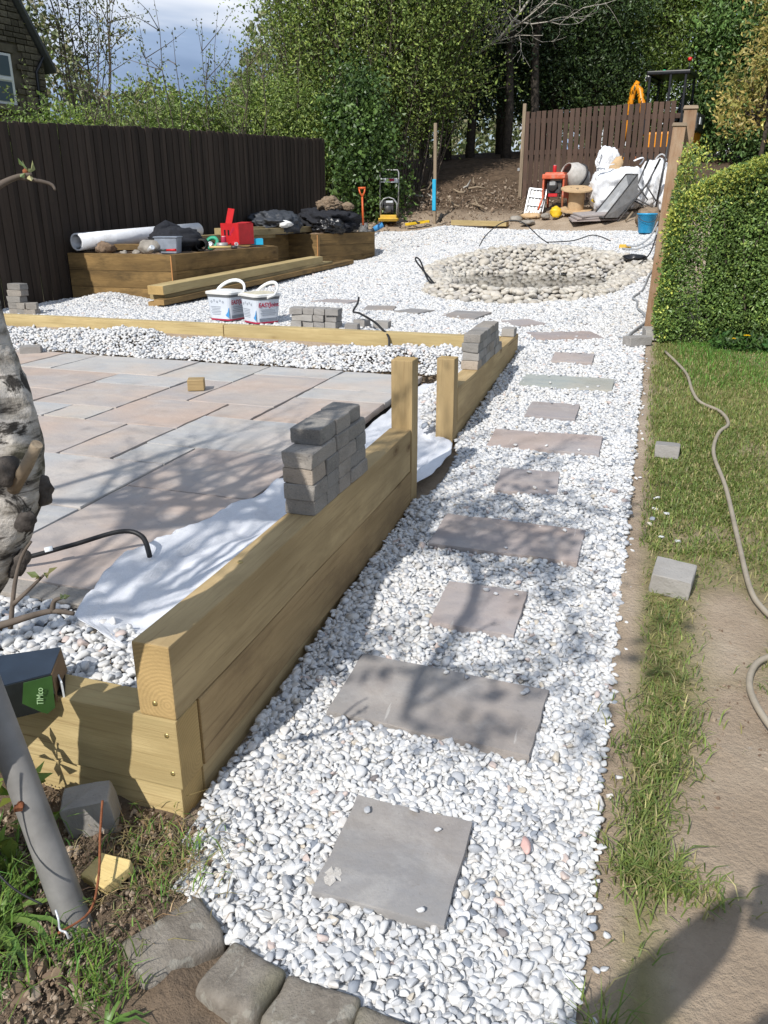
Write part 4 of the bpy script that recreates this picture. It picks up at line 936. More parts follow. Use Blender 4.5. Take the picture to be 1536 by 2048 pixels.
for k, (x_, y_, s_, z_) in enumerate([(-6.28, 8.62, .26, .0), (-5.9, 8.72, .12, 0), (-6.05, 8.66, .1, 0)]):
    o = lump('rubble_stone', (s_, s_ * .8, s_ * .7), M['concrete_stone'] if k else M['clod'], 20 + k, 1.7, .6, .2, 3, loc=(x_, y_, zb1 + z_ - .03)); tag(o, ['dark lump of soil in the left corner of the near bed', 'fist-sized stone behind the front sleeper of the near bed', 'smaller stone near the left corner of the near bed'][k], 'stone')
mb = MB(); mb.box((0, 0, 0), (.62, .16, .07)); o = mb.build('timber_offcut', M['sleeper_old'], None, (-5.98, 8.92, zb1 + .06), (0, 0, R(12)), bevel=.004); tag(o, 'short dark timber offcut between the roll and the jacket', 'timber offcut')
mb = MB(); mb.tube([(-.12, 0, 0), (.0, 0, .0)], .014, 8); mb.tube([(0, 0, 0), (.13, 0, .004)], [.012, .016], 8, mat=1); o = mb.build('hand_tool', [M['dark_metal'], M['red']], None, (-5.42, 8.60, zb1 + .045), (0, 0, R(-5))); tag(o, 'tool with a red handle on the front rim of the near bed', 'hand tool')
# timbers lying along the beds
for k, (a, b, z_, lab) in enumerate([((-6.1, 9.5), (-5.95, 12.6), 1.06, 'long timber lying along the back of the near bed'), ((-5.9, 10.9), (-5.75, 13.9), 1.12, 'timber bridging from the near bed to the far bed'), ((-6.15, 11.2), (-5.9, 13.6), 1.14, 'rough timber behind the red box, close to the fence')]):
    o = sleeper(a, b, z_, h=.09, w_=.15, mat='board', name='timber'); tag(o, lab, 'timber', 'timbers lying on the raised beds')
# red bottle box
t_ = thing('bottle_box', 'bright red cardboard bottle box with its flap up on the near bed', 'box', (-5.45, 10.45, 1.045), R(-18))
mb = MB(); w2, d2, h2 = .17, .14, .27
mb.box((0, -d2, h2 / 2), (2 * w2, .006, h2)); mb.box((0, d2, h2 / 2), (2 * w2, .006, h2)); mb.box((-w2, 0, h2 / 2), (.006, 2 * d2, h2)); mb.box((w2, 0, h2 / 2), (.006, 2 * d2, h2)); mb.box((.06, .03, h2 + .002), (.2, .22, .005), (R(6), 0, 0))
mb.build('carton', M['red'], t_)
mb = MB(); mb.box((-w2 + .05, .0, h2 + .09), (.12, .008, .2), (R(-14), R(6), 0)); mb.build('flap', M['red'], t_)
mb = MB(); mb.box((-.09, -d2 - .005, .15), (.028, .006, .07)); mb.build('cut_out', M['black_plastic'], t_)
mb = MB(); mb.box((-.02, -d2 - .005, .15), (.028, .006, .07)); mb.build('cut_out', M['black_plastic'], t_)
for k in range(3): MB().box((w2 * .1 + k * .03, -d2 - .0045, .14 + .03 * k), (.018, .004, .05)).build('printed_mark', M['crimson'], t_)
def can(loc, rot, m1, lab, r_=.033, h=.115):
    mb = MB(); mb.lathe([(0, 0), (r_ * .8, 0), (r_, .01), (r_, h - .012), (r_ * .82, h), (0, h)], 16, mat=0); mb.lathe([(r_ * .8, h - .002), (r_ * .83, h + .003), (r_ * .7, h + .003), (0, h - .002)], 16, mat=1); mb.lathe([(0, -.002), (r_ * .75, -.002), (r_ * .82, .004)], 16, mat=1)
    o = mb.build('drink_can', [m1, M['alu']], None, loc, rot); tag(o, lab, 'can'); return o
can((-5.52, 10.18, 1.02), (0, 0, 0), M['crimson'], 'dark red can standing in front of the red box', .036, .13)
can((-5.33, 10.08, 1.06), (0, R(90), R(-40)), M['red'], 'red and silver can on its side at the right of the red box')
can((-5.55, 9.9, 1.05), (R(80), 0, R(20)), M['alu'], 'silver can on its side left of the red box')
can((-5.62, 8.56, 1.04), (R(70), 0, R(50)), M['alu'], 'silver can lying on the front left of the near bed')
mb = MB(); mb.lathe([(.04, 0), (.075, 0), (.075, .06), (.04, .06), (.04, 0)], 20); o = mb.build('tape_roll', M['steel'], None, (-5.42, 9.95, 1.02)); tag(o, 'roll of grey tape lying in front of the red box', 'tape')
mb = MB(); mb.lathe([(.06, 0), (.1, .0), (.1, .035), (.06, .035), (.06, 0)], 20); o = mb.build('tape_roll', M['green_plastic'], None, (-5.62, 10.05, 1.06), (R(55), 0, 0)); tag(o, 'green roll of twine leaning left of the red box', 'tape')
mb = MB(); mb.box((0, 0, .04), (.16, .1, .08)); mb.box((.02, 0, .083), (.1, .06, .006), mat=1); o = mb.build('blue_packet', [M['cyan'], M['ink']], None, (-5.24, 10.62, 1.03), (0, 0, R(30)), bevel=.006); tag(o, 'blue packet at the end of the near bed beside the red box', 'packet')
mb = MB(); mb.tube([(0, 0, 0), (.28, 0, 0)], .016, 8, mat=0); mb.tube([(.28, 0, 0), (.36, 0, 0)], [.022, .02], 8, mat=1); o = mb.build('hand_tool', [M['offcut'], M['dark_metal']], None, (-5.5, 9.75, 1.03), (0, 0, R(20))); tag(o, 'wooden handled tool lying between the boot and the tape', 'hand tool')
mb = MB(); mb.box((0, 0, .03), (.09, .07, .06)); mb.tube([(-.05, 0, .03), (-.2, 0, .03)], .02, 8, mat=1); o = mb.build('hand_tool', [M['cyan'], M['yellow']], None, (-5.72, 9.85, 1.05), (0, 0, R(-10)), bevel=.006); tag(o, 'blue and yellow tool lying behind the boot cuff', 'hand tool')
# far bed things
o = lump('black_sheet', (1.25, 1.3, .5), M['black_fabric'], 31, 2.0, .35, .26, 5, loc=(-5.62, 14.2, 1.06), rz=.4); tag(o, 'heap of black plastic sheeting on the far raised bed', 'sheeting')
o = lump('black_bag', (.62, .55, .34), M['black_plastic'], 33, 2.0, .3, .28, 5, loc=(-5.38, 13.72, 1.07), rz=.2); tag(o, 'shiny black bin bag at the front of the far raised bed', 'bag')
o = lump('dark_tarpaulin', (.8, 1.0, .42), M['grey_fabric'], 35, 2.2, .3, .24, 5, loc=(-6.0, 12.9, 1.1), rz=.1); tag(o, 'dark grey tarpaulin heaped against the left fence', 'tarpaulin')
o = lump('brown_cloth', (.46, .42, .3), M['sack'], 37, 2.0, .35, .30, 5, loc=(-5.52, 14.1, 1.43), rz=.7); tag(o, 'brown cloth bundle on top of the black sheeting', 'cloth')
o = lump('brown_cloth', (.24, .2, .17), M['sack'], 38, 2.0, .35, .30, 4, loc=(-5.23, 14.25, 1.46), rz=.2); tag(o, 'smaller brown cloth beside the bundle on the black sheeting', 'cloth')
o = lump('white_rag', (.26, .16, .13), M['white_plastic'], 39, 1.8, .4, .2, 3, loc=(-5.68, 12.55, 1.21), rz=.2); tag(o, 'crumpled white rag on the timber between the beds', 'rag')
# sleeper pile in front of the beds
for k, (a, b, z_, h, w_, m, lab) in enumerate([((-5.14, 7.80), (-4.80, 12.6), .50, .05, .15, 'sleeper_old', 'lowest dark board of the timber pile in front of the raised beds'), ((-5.02, 7.72), (-4.70, 12.9), .52, .06, .13, 'sleeper_old', 'dark board at the front right of the timber pile'), ((-5.12, 7.86), (-4.83, 12.2), .565, .055, .2, 'board', 'flat board in the middle of the timber pile'), ((-5.09, 7.78), (-4.88, 11.9), .625, .095, .2, 'sleeper_pale', 'pale sleeper on top of the timber pile')]):
    a = Vector(a); b = Vector(b); zz0 = t1(*a) - .50 + z_; zz1 = t1(*b) - .50 + z_; d = (b - a).length
    o = link('timber', sleeper_mesh(d, h, w_, m), None, ((a.x + b.x) / 2, (a.y + b.y) / 2, (zz0 + zz1) / 2 + h / 2), Euler((0, -math.atan2(zz1 - zz0, d), math.atan2(b.y - a.y, b.x - a.x)))); tag(o, lab, 'timber', 'timber pile')

# ------------------------------------------------------------------ white tubs with print
def text(body, size, mat, parent, loc, rot, name='lettering', shear=0, xs=1.0, bold=0):
    cu = bpy.data.curves.new(name, 'FONT'); cu.body = body; cu.size = size; cu.extrude = .0004; cu.shear = shear; cu.offset = bold; cu.align_x = 'CENTER'; cu.align_y = 'CENTER'
    cu.materials.append(mat); o = bpy.data.objects.new(name, cu); COL.objects.link(o); dg = bpy.context.evaluated_depsgraph_get(); me = bpy.data.meshes.new_from_object(o.evaluated_get(dg)); bpy.data.objects.remove(o); o = link(name, me, parent, loc, rot, (xs, 1, 1))
    if not me.materials: me.materials.append(mat)
    return o
def tub(loc, rz, lab, lidm):
    t_ = thing('plastic_tub', lab, 'tub', loc, rz, 'white jointing tubs')
    def ring(w_, d_, z_, c_=.045, n=5):
        P = []
        for (sx, sy, a0) in ((1, 1, 0), (-1, 1, 90), (-1, -1, 180), (1, -1, 270)):
            for q in range(n):
                a = R(a0 + 90 * q / (n - 1)); P.append((sx * (w_ / 2 - c_) + c_ * math.cos(a), sy * (d_ / 2 - c_) + c_ * math.sin(a), z_))
        return P
    def loft(levels, mat, nm, caps=(True, True)):
        mb = MB(); n = len(levels[0]); vs_ = sum(levels, []); fs = [(i * n + j, i * n + (j + 1) % n, (i + 1) * n + (j + 1) % n, (i + 1) * n + j) for i in range(len(levels) - 1) for j in range(n)]
        if caps[0]: fs.append(tuple(reversed(range(n))))
        if caps[1]: fs.append(tuple((len(levels) - 1) * n + j for j in range(n)))
        mb.add(vs_, fs); return mb.build(nm, mat, t_, bevel=.0)
    W0, D0, W1, D1, H = .25, .24, .285, .27, .225
    loft([ring(W0, D0, 0), ring(W1, D1, H)], M['tub'], 'body')
    loft([ring(W0 + .004, D0 + .004, .001), ring(W0 + .007, D0 + .007, .016)], M['crimson'], 'base_band', (False, False))
    loft([ring(W1 + .004, D1 + .004, H - .012), ring(W1 + .012, D1 + .012, H + .012)], M['tub_grey'], 'rim')
    loft([ring(W1 + .022, D1 + .022, H + .012), ring(W1 + .026, D1 + .026, H + .03), ring(W1 + .012, D1 + .012, H + .036)], M['white_plastic'], 'lid')
    loft([ring(W1 - .03, D1 - .03, H + .0365), ring(W1 - .036, D1 - .036, H + .041)], lidm, 'lid_panel')
    mb = MB(); pts = [(-.16 + 0 * a, 0, 0) for a in range(0)]
    for a in range(0, 181, 15): pts.append((-.158 * math.cos(R(a)), .05 + .10 * math.sin(R(a)), H + .02 + .10 * math.sin(R(a))))
    mb.tube([(-.158, -.02, H + .005)] + pts + [(.158, -.02, H + .005)], .0105, 8, flat=1.5); mb.build('handle', M['white_plastic'], t_)
    def facey(z_): return -(D0 / 2 + (D1 - D0) / 2 * z_ / H) - .0018
    tilt = math.atan2((D1 - D0) / 2, H)
    # front face (local -Y): icons, lines, blue sweep; right face (+X): lettering
    for q in range(5):
        MB().lathe([(.006, 0), (.010, 0), (.010, .0006), (.006, .0006), (.006, 0)], 12).build('icon', M['ink'], t_, (-.075 + q * .034, facey(.17), .17 + (.012 if q % 2 else 0)), (R(90) - tilt, 0, 0))
    for q in range(6): MB().box((0, 0, 0), (.12 - (q % 3) * .012, .0006, .004)).build('text_line', M['ink'], t_, (-.03, facey(.125 - q * .014), .125 - q * .014), (-tilt, 0, 0))
    mb = MB(); mb.prism([(.12, .028), (.12, .12), (.095, .125), (.072, .1), (.066, .07), (.085, .045)], 1, -.0004, .0004); mb.build('blue_sweep', M['blue_label'], t_, (0, facey(.075) - .0006, 0), (-tilt, 0, 0))
    tx = math.atan2((W1 - W0) / 2, H)
    def facex(z_): return W0 / 2 + (W1 - W0) / 2 * z_ / H + .002
    text('EASYJoint', .052, M['crimson'], t_, (facex(.165), -.0, .165), (R(90), tx * 0, R(90)), shear=.15, bold=.0012)
    for q in range(4): MB().box((0, 0, 0), (.0006, .17 - (q % 2) * .03, .004)).build('text_line', M['ink'], t_, (facex(.125 - q * .016) + .0006, 0, .125 - q * .016), (0, 0, 0))
    MB().box((0, 0, 0), (.0008, .19, .028)).build('print_band', M['ink'], t_, (facex(.032) + .0004, 0, .035), (0, tx, 0))
    return t_
tub((-3.76, 6.92, t1(-3.76, 6.9) + .012), R(-12), 'white tub of paving joint compound, left of the pair, with its handle lying low', M['white_plastic'])
tub((-3.37, 6.83, t1(-3.37, 6.8) + .012), R(-33), 'white tub of paving joint compound, right of the pair, with a dusty tan lid', M['lid'])
# ------------------------------------------------------------------ far slatted fence panel (gate)
GA, GB = Vector((-2.86, 18.55)), Vector((.25, 18.35)); gd = (GB - GA).normalized(); glen = (GB - GA).length; gang = math.atan2(gd.y, gd.x); gz0 = 1.66
gp = thing('slat_gate', 'brown slatted timber gate panel standing behind the building rubble', 'gate', (GA.x, GA.y, gz0), gang)
sm = sleeper_mesh(1.72, .092, .02, 'fence_lit'); ns = 26; rb = random.Random(2)
for k in range(ns):
    x_ = .10 + k * (glen - .12) / ns
    h = 1.74 + .10 * k / ns
    o = link('slat', sm, gp, (x_, 0, h / 2 - .02 + rb.uniform(-.01, .01)), (0, R(-90) + rb.uniform(-.008, .008), R(90)), (h / 1.72, 1, 1))
    o.rotation_euler = (Matrix.Rotation(rb.uniform(-.01, .01) - .012, 4, 'Y') @ Matrix.Rotation(R(-90), 4, 'Y')).to_euler()
for z_ in (.3, .95, 1.55): link('rail', sleeper_mesh(glen, .09, .035, 'fence_lit'), gp, (glen / 2, .03, z_))
link('frame_post', sleeper_mesh(1.9, .07, .07, 'grey_wood'), gp, (.02, .0, .93), (0, R(-90), 0))
for z_ in (.62, 1.42): MB().box((-.03, -.045, z_), (.05, .02, .06)).build('hinge', M['steel'], gp, bevel=.004)
# ------------------------------------------------------------------ two brown posts by the hedge
def hpost(x_, y_, z1, lab, lean):
    t_ = thing('fence_post', lab, 'post', (x_, y_, t1(x_, y_) - .1)); h = z1 - t1(x_, y_) + .1
    o = link('shaft', sleeper_mesh(h, .1, .1, 'post_wood'), t_, (0, 0, h / 2), (0, R(-90), 0)); t_.rotation_euler = (0, lean, 0)
    MB().box((0, 0, h + .014), (.122, .122, .028), taper=.86).build('cap', M['grey_wood'], t_, bevel=.003)
hpost(.055, 7.60, 2.125, 'shorter brown timber post with a flat cap at the end of the hedge', R(1.6))
hpost(.165, 7.72, 2.26, 'taller brown timber post with a flat cap behind the shorter one', R(.4))
o = link('edging_board', sleeper_mesh(4.6, .24, .03, 'grey_wood'), None, (.075, 9.95, t1(.07, 9.9) + .10), (0, -math.atan2(t1(.07, 12.2) - t1(.07, 7.7), 4.5), R(90))); tag(o, 'low weathered edging board along the right side of the far gravel', 'board')

# ------------------------------------------------------------------ plate compactor
x0, y0 = -5.32, 17.0; z0 = t1(x0, y0) + .0
t_ = thing('plate_compactor', 'yellow plate compactor with a tall grey handle standing on the soil', 'compactor', (x0, y0, z0), R(14))
MB().box((0, 0, .05), (.40, .5, .03)).box((0, -.255, .075), (.40, .03, .05), (R(35), 0, 0)).box((0, .25, .075), (.40, .03, .05), (R(-35), 0, 0)).build('base_plate', M['machine_yellow'], t_, bevel=.006)
MB().box((0, 0, .12), (.34, .4, .08)).build('deck', M['machine_yellow'], t_, bevel=.01)
mb = MB(); mb.box((0, 0, .27), (.2, .2, .16)).box((.0, -.03, .39), (.22, .16, .09)).lathe([(0, 0), (.07, 0), (.07, .06), (0, .06)], 14, (0, -.16, .27), rot=(R(90), 0, 0)).tube([(-.09, -.1, .26), (-.13, -.14, .30), (-.13, -.14, .4)], .02, 8); mb.build('engine', M['dark_metal'], t_, bevel=.008)
MB().box((.02, -.105, .41), (.15, .03, .05)).build('fuel_tank', M['alu'], t_, bevel=.01)
mb = MB()
for s in (-1, 1): mb.tube([(s * .17, -.12, .15), (s * .17, -.12, .38), (s * .1, -.12, .47), (0, -.12, .5)], .012, 8); mb.tube([(s * .17, .12, .15), (s * .17, .12, .38), (s * .1, .12, .47), (0, .12, .5)], .012, 8)
mb.build('cage', M['steel'], t_)
mb = MB(); mb.tube([(-.19, .15, .14), (-.195, .17, .98), (-.17, .175, 1.03), (.17, .175, 1.03), (.195, .17, .98), (.19, .15, .14)], .014, 8); mb.build('handle', M['steel'], t_)
MB().box((0, .168, .83), (.37, .012, .09)).build('label_plate', M['alu'], t_, bevel=.003); MB().box((.04, .158, .84), (.12, .006, .05)).build('sticker', M['crimson'], t_)
# spade
t_ = thing('spade', 'spade with an orange D-grip handle stuck upright behind the far bed', 'spade', (-5.45, 15.75, 1.0), 0, rot=(R(-3), R(-2), R(10)))
MB().tube([(0, 0, .2), (0, 0, .74)], [.021, .018], 10).build('shaft', M['orange'], t_)
mb = MB(); mb.tube([(0, 0, .72), (-.045, 0, .80), (-.06, 0, .87)], [.02, .016, .016], 8).tube([(0, 0, .72), (.045, 0, .80), (.06, 0, .87)], [.02, .016, .016], 8).tube([(-.072, 0, .875), (.072, 0, .875)], .021, 10); mb.build('grip', M['orange'], t_)
mb = MB(); P = np.zeros((6, 5, 3))
for j in range(6):
    for i in range(5): u = i / 4 - .5; P[j, i] = (u * .19 * (1 if j < 4 else 1 - .12 * (j - 3)), .02 * (u * 2) ** 2, .24 - j * .055)
link('blade', sheet('blade', P, M['steel'], .004), t_)
# stake with blue sleeve
t_ = thing('timber_stake', 'tall weathered stake with a bright blue sleeve standing in the soil', 'stake', (-4.34, 17.05, 1.2), 0, rot=(0, R(-.8), 0))
link('shaft', sleeper_mesh(1.92, .06, .06, 'grey_wood'), t_, (0, 0, .93), (0, R(-90), 0)); MB().box((-.01, -.025, .56), (.075, .05, .60)).build('blue_sleeve', M['cyan'], t_, bevel=.008)
# odds near the stake
mb = MB(); pts = [(-.5 + .05 * k, .14 * math.sin(k * .9) + .05 * math.cos(k * 2.1), .03 + .05 * abs(math.sin(k * .7))) for k in range(18)]; mb.tube(pts, .018, 8); o = mb.build('black_pipe', M['rubber'], None, (-4.75, 16.8, t1(-4.75, 16.8))); tag(o, 'coil of black flexible pipe between the compactor and the stake', 'pipe')
mb = MB(); mb.box((0, 0, .03), (.5, .05, .05)).box((.1, 0, .06), (.1, .055, .012), mat=1); o = mb.build('spirit_level', [M['yellow'], M['dark_metal']], None, (-4.62, 16.72, t1(-4.6, 16.7) + .03), (R(4), R(-7), R(25)), bevel=.004); tag(o, 'yellow spirit level lying on the soil by the stake', 'spirit level')
mb = MB(); mb.tube([(0, 0, 0), (.07, .0, .16)], .04, 10); o = mb.build('pipe_stub', M['rubber'], None, (-4.2, 16.85, t1(-4.2, 16.85) + .02)); tag(o, 'stub of black rubber pipe leaning right of the stake', 'pipe')
mb = MB(); mb.tube([(0, 0, .06), (.25, 0, .06), (.32, .02, .1)], .045, 10, mat=0); mb.tube([(.32, .02, .1), (.5, .04, .2)], .055, 10, mat=1); o = mb.build('blue_pipe', [M['dark_metal'], M['blue_label']], None, (-5.75, 16.3, t1(-5.7, 16.3)), (0, 0, R(12))); tag(o, 'dark pipe with a blue end lying left of the compactor', 'pipe')
o = link('timber', sleeper_mesh(1.12, .095, .19, 'sleeper_pale'), None, (-3.28, 16.45, t1(-3.28, 16.45) + .05), (0, R(1), R(-5))); tag(o, 'pale sleeper lying on the soil at the far gravel edge', 'timber')
rr = random.Random(9)
for k in range(14):
    a = rr.uniform(0, 3.14); l_ = rr.uniform(.25, .8); x_, y_ = rr.uniform(-6.0, -2.9), rr.uniform(17.6, 19.8); z_ = t1(x_, y_)
    mb = MB(); mb.tube([(-l_ / 2 * math.cos(a), -l_ / 2 * math.sin(a), 0), (0, 0, rr.uniform(.0, .08)), (l_ / 2 * math.cos(a), l_ / 2 * math.sin(a), rr.uniform(-.03, .25))], [.02, .024, .012], 6); o = mb.build('dead_branch', M['grey_wood'] if k % 3 else M['dead'], None, (x_, y_, z_ + .05)); tag(o, 'broken branch lying on the turned soil behind the stake', 'branch', 'branches on the turned soil')
for k, (x_, y_, s_, lab) in enumerate([(-2.35, 16.95, .42, 'flat tan stone on the soil in front of the aluminium step'), (-2.35, 16.45, .34, 'flat grey stone nearest the gravel edge by the step'), (-2.05, 16.75, .22, 'small grey rock between the flat stones and the spool'), (-2.62, 16.8, .26, 'pale rock left of the flat tan stone')]):
    o = lump('rock', (s_, s_ * .8, s_ * (.28 if k < 2 else .5)), M['concrete_stone'] if k else M['ply'], 120 + k, 2.4, .25, .05, 3, loc=(x_, y_, t1(x_, y_) - .02), rz=k); tag(o, lab, 'rock')

# aluminium hop-up step leaning
t_ = thing('folding_step', 'small aluminium folding step leaning beside the mixer', 'folding step', (-2.35, 17.2, t1(-2.35, 17.2)), 0, rot=(R(-14), R(6), R(-6)))
mb = MB()
for s in (-1, 1): mb.box((s * .17, 0, .24), (.035, .03, .5))
mb.build('side_rail', M['alu'], t_, bevel=.004)
for z_ in (.02, .17, .33, .48): MB().box((0, 0, z_), (.34, .035, .03)).build('tread', M['alu'], t_, bevel=.004)
for q in range(4): MB().box((-.105 + q * .07, .012, .25), (.012, .008, .45)).build('slat', M['alu'], t_)
MB().box((0, .022, .25), (.33, .006, .46)).build('back_sheet', M['steel'], t_)
# concrete mixer
x0, y0 = -1.95, 17.35
t_ = thing('concrete_mixer', 'small orange concrete mixer with a cement-crusted drum', 'concrete mixer', (x0, y0, t1(x0, y0)), R(-8))
mb = MB(); mb.box((0, 0, .61), (.46, .5, .09)).box((0, 0, .665), (.40, .44, .05), taper=.9); mb.build('hood', M['mixer_orange'], t_, bevel=.02, seg=2)
for s in (-1, 1): MB().box((s * .2, 0, .40), (.035, .46, .36)).build('side_panel', M['mixer_orange'], t_, bevel=.006)
mb = MB(); mb.box((0, .03, .42), (.30, .36, .24)).lathe([(0, 0), (.1, 0), (.1, .05), (0, .06)], 16, (-.02, -.16, .44), rot=(R(90), 0, 0)).box((.08, -.15, .34), (.1, .06, .08)); mb.build('engine', M['dark_metal'], t_, bevel=.01)
MB().box((-.02, -.21, .48), (.12, .03, .07)).build('engine_cover', M['steel'], t_, bevel=.008); MB().box((.0, -.2, .27), (.18, .04, .06)).build('skid', M['red'], t_, bevel=.004)
for s in (-1, 1): mb = MB(); mb.tube([(s * .19, -.2, .26), (s * .24, -.34, 0)], .022, 8); mb.build('leg', M['mixer_orange'] if s < 0 else M['rust'], t_)
mb = MB(); mb.tube([(-.2, .22, .26), (-.22, .3, 0)], .022, 8); mb.build('leg', M['mixer_orange'], t_); mb = MB(); mb.tube([(.2, .22, .26), (.22, .3, 0)], .022, 8); mb.build('leg', M['mixer_orange'], t_)
mb = MB(); mb.lathe([(0, -.26), (.15, -.24), (.235, -.14), (.26, 0), (.235, .15), (.16, .26), (.135, .31), (.125, .31), (.145, .26)], 24, rot=(R(62), 0, R(-35))); mb.build('drum', M['drum'], t_, (.33, .25, .60))
mb = MB(); mb.lathe([(.26, -.02), (.282, -.02), (.282, .025), (.26, .025)], 30, rot=(R(62), 0, R(-35))); mb.build('drum_ring', M['dark_metal'], t_, (.33, .25, .60))
can((x0 - .05, y0, t1(x0, y0) + .69), (0, 0, 0), M['red'], 'red can standing on top of the concrete mixer', .036, .13)
# cable spool
x0, y0 = -1.48, 16.7
t_ = thing('cable_spool', 'empty wooden cable spool standing upright like a table', 'cable spool', (x0, y0, t1(x0, y0) + .05), 0, rot=(R(12), R(2), 0))
MB().lathe([(0, 0), (.30, 0), (.30, .022), (.06, .022), (0, .022)], 32, smooth=False).build('lower_disc', M['ply'], t_); MB().lathe([(.15, .02), (.15, .375)], 24).build('core', M['ply'], t_); MB().lathe([(0, .373), (.305, .373), (.305, .397), (.03, .397), (.03, .385), (0, .385)], 32, smooth=False).build('upper_disc', M['ply'], t_)
for a in (40, 160, 280): MB().lathe([(0, .0), (.012, .0), (.012, .003), (0, .003)], 10).build('bolt', M['dark_metal'], t_, (.13 * math.cos(R(a)), .13 * math.sin(R(a)), .397))
MB().lathe([(0, .0), (.028, .0), (.028, .002), (0, .002)], 14).build('centre_hole', M['black_plastic'], t_, (0, 0, .3975))
o = lump('yellow_cloth', (.24, .2, .22), M['yellow'], 141, 2.2, .3, .15, 3, loc=(-1.83, 16.62, t1(-1.83, 16.6) - .01)); tag(o, 'crumpled yellow cloth on the soil left of the spool', 'cloth')
o = lump('green_sack', (.34, .3, .26), M['green_plastic'], 143, 2.2, .3, .12, 3, loc=(-1.12, 17.15, t1(-1.1, 17.1))); tag(o, 'green sack behind the cable spool', 'sack')
t_ = thing('cut_off_saw', 'orange and white petrol cut-off saw lying by the white bag', 'saw', (-1.02, 16.6, t1(-1, 16.6)), R(30))
MB().box((0, 0, .1), (.2, .14, .14)).build('body', M['orange'], t_, bevel=.02); MB().box((.02, -.075, .12), (.14, .01, .06)).build('side_cover', M['print_white'], t_, bevel=.004)
MB().lathe([(0, 0), (.1, 0), (.1, .012), (0, .012)], 20, rot=(R(90), 0, 0)).build('disc', M['dark_metal'], t_, (.2, -.03, .1)); MB().tube([(-.1, 0, .14), (-.18, 0, .18), (-.12, 0, .24), (.05, 0, .22)], .014, 8).build('handle', M['yellow'], t_)
# loose slabs
for k in range(3):
    o = link('spare_slab', slab_mesh(.85, .58, .03, 'step_pink', 200 + k), None, (-1.05 + .05 * k - .03, 16.05 + .02 * k, t1(-1.05, 16.0) + .035 + k * .045), (R(5), R(-2 - k), R(12 + 5 * k))); tag(o, ['bottom of three loose paving slabs stacked on the soil', 'middle of three loose paving slabs stacked on the soil', 'top of three loose paving slabs stacked on the soil'][k], 'paving slab', 'loose paving slabs')
# bulk bags
def bulk(lab, loc, dims, seed, rz, loops, lean=0):
    t_ = thing('bulk_bag', lab, 'bulk bag', loc, rz, 'white bulk bags'); lump('bag', dims, M['bulk_bag'], seed, 3.4, .22, .13, 5, t_, rot=(0, lean, 0))
    for (a, b, c) in loops:
        mb = MB(); a, b, c = Vector(a), Vector(b), Vector(c); P = [a * (1 - q) ** 2 + c * 2 * q * (1 - q) + b * q * q for q in [k / 8 for k in range(9)]]; mb.tube(P, .018, 6, flat=.25); mb.build('lifting_loop', M['bulk_bag'], t_)
    return t_
bulk('largest white bulk bag slumped open in front of the gate', (-.72, 16.75, t1(-.72, 16.75) - .05), (.95, .85, .82), 151, R(20), [((-.35, -.2, .72), (-.2, -.25, .8), (-.75, -.2, .72)), ((.2, -.1, .86), (.35, 0, .8), (.5, -.1, 1.0))], R(-6))
bulk('upright folded flap of a white bulk bag left of the barrow', (-1.0, 16.95, t1(-.95, 16.9) + .55), (.42, .3, .55), 153, R(40), [((-.16, -.05, .4), (-.1, -.1, .12), (-.46, -.1, .18))], R(10))
bulk('smaller white bulk bag standing beside the brown posts', (-.12, 16.95, t1(-.1, 16.9)), (.55, .5, .88), 155, 0, [((.0, -.1, .8), (.2, -.1, .78), (.12, -.15, .98))])
bulk('white bulk bag with a dark base, nearest the shorter brown post', (.18, 16.6, t1(.2, 16.6) - .05), (.5, .5, .8), 157, .3, [])
o = lump('chip_bundle', (.2, .14, .34), M['ply'], 159, 2.4, .3, .1, 3, loc=(-.86, 16.68, t1(-.86, 16.7) + .62), rot=(0, R(24), .2)); tag(o, 'bundle of yellow wood chip spilling from the big white bag', 'wood chip')
# wheelbarrow tipped on end
x0, y0 = -.45, 16.05
t_ = thing('wheelbarrow', 'grey builder\'s wheelbarrow tipped up against the white bag', 'wheelbarrow', (x0, y0, t1(x0, y0) + .02), 0, rot=(R(4), R(-48), R(18)))
mb = MB(); base = [(-.22, -.19, 0), (.24, -.19, 0), (.24, .19, 0), (-.22, .19, 0)]; rim = [(-.42, -.32, .22), (.46, -.30, .30), (.46, .30, .30), (-.42, .32, .22)]
rim2 = [(x_ * 1.03, y_ * 1.04, z_ + .004) for x_, y_, z_ in rim]; b2_ = [(x_ * 1.02, y_ * 1.02, -.008) for x_, y_, z_ in base]
mb.add(base + rim + rim2 + b2_, [(0, 1, 2, 3)] + [(i, (i + 1) % 4, 4 + (i + 1) % 4, 4 + i) for i in range(4)] + [(4 + i, 4 + (i + 1) % 4, 8 + (i + 1) % 4, 8 + i) for i in range(4)] + [(8 + i, 8 + (i + 1) % 4, 12 + (i + 1) % 4, 12 + i) for i in range(4)] + [(15, 14, 13, 12)])
mb.build('tray', M['grey_metal'], t_, (0, 0, .18), bevel=.02, seg=2)
mb = MB(); mb.tube([(*p[:2], p[2] + .18) for p in rim + [rim[0]]], .013, 8); mb.build('tray_rim', M['dark_metal'], t_)
for s in (-1, 1): mb = MB(); mb.tube([(-.62, s * .05, .05), (-.2, s * .2, .13), (.5, s * .24, .22), (.82, s * .27, .34)], .016, 8).tube([(.2, s * .22, .18), (.3, s * .2, -.12), (.42, s * .2, -.12), (.46, s * .24, .2)], .013, 8); mb.build('frame_tube', M['dark_metal'], t_)
for s in (-1, 1): mb = MB(); mb.tube([(.74, s * .262, .31), (.9, s * .275, .37)], .02, 8); mb.build('grip', M['rubber'], t_)
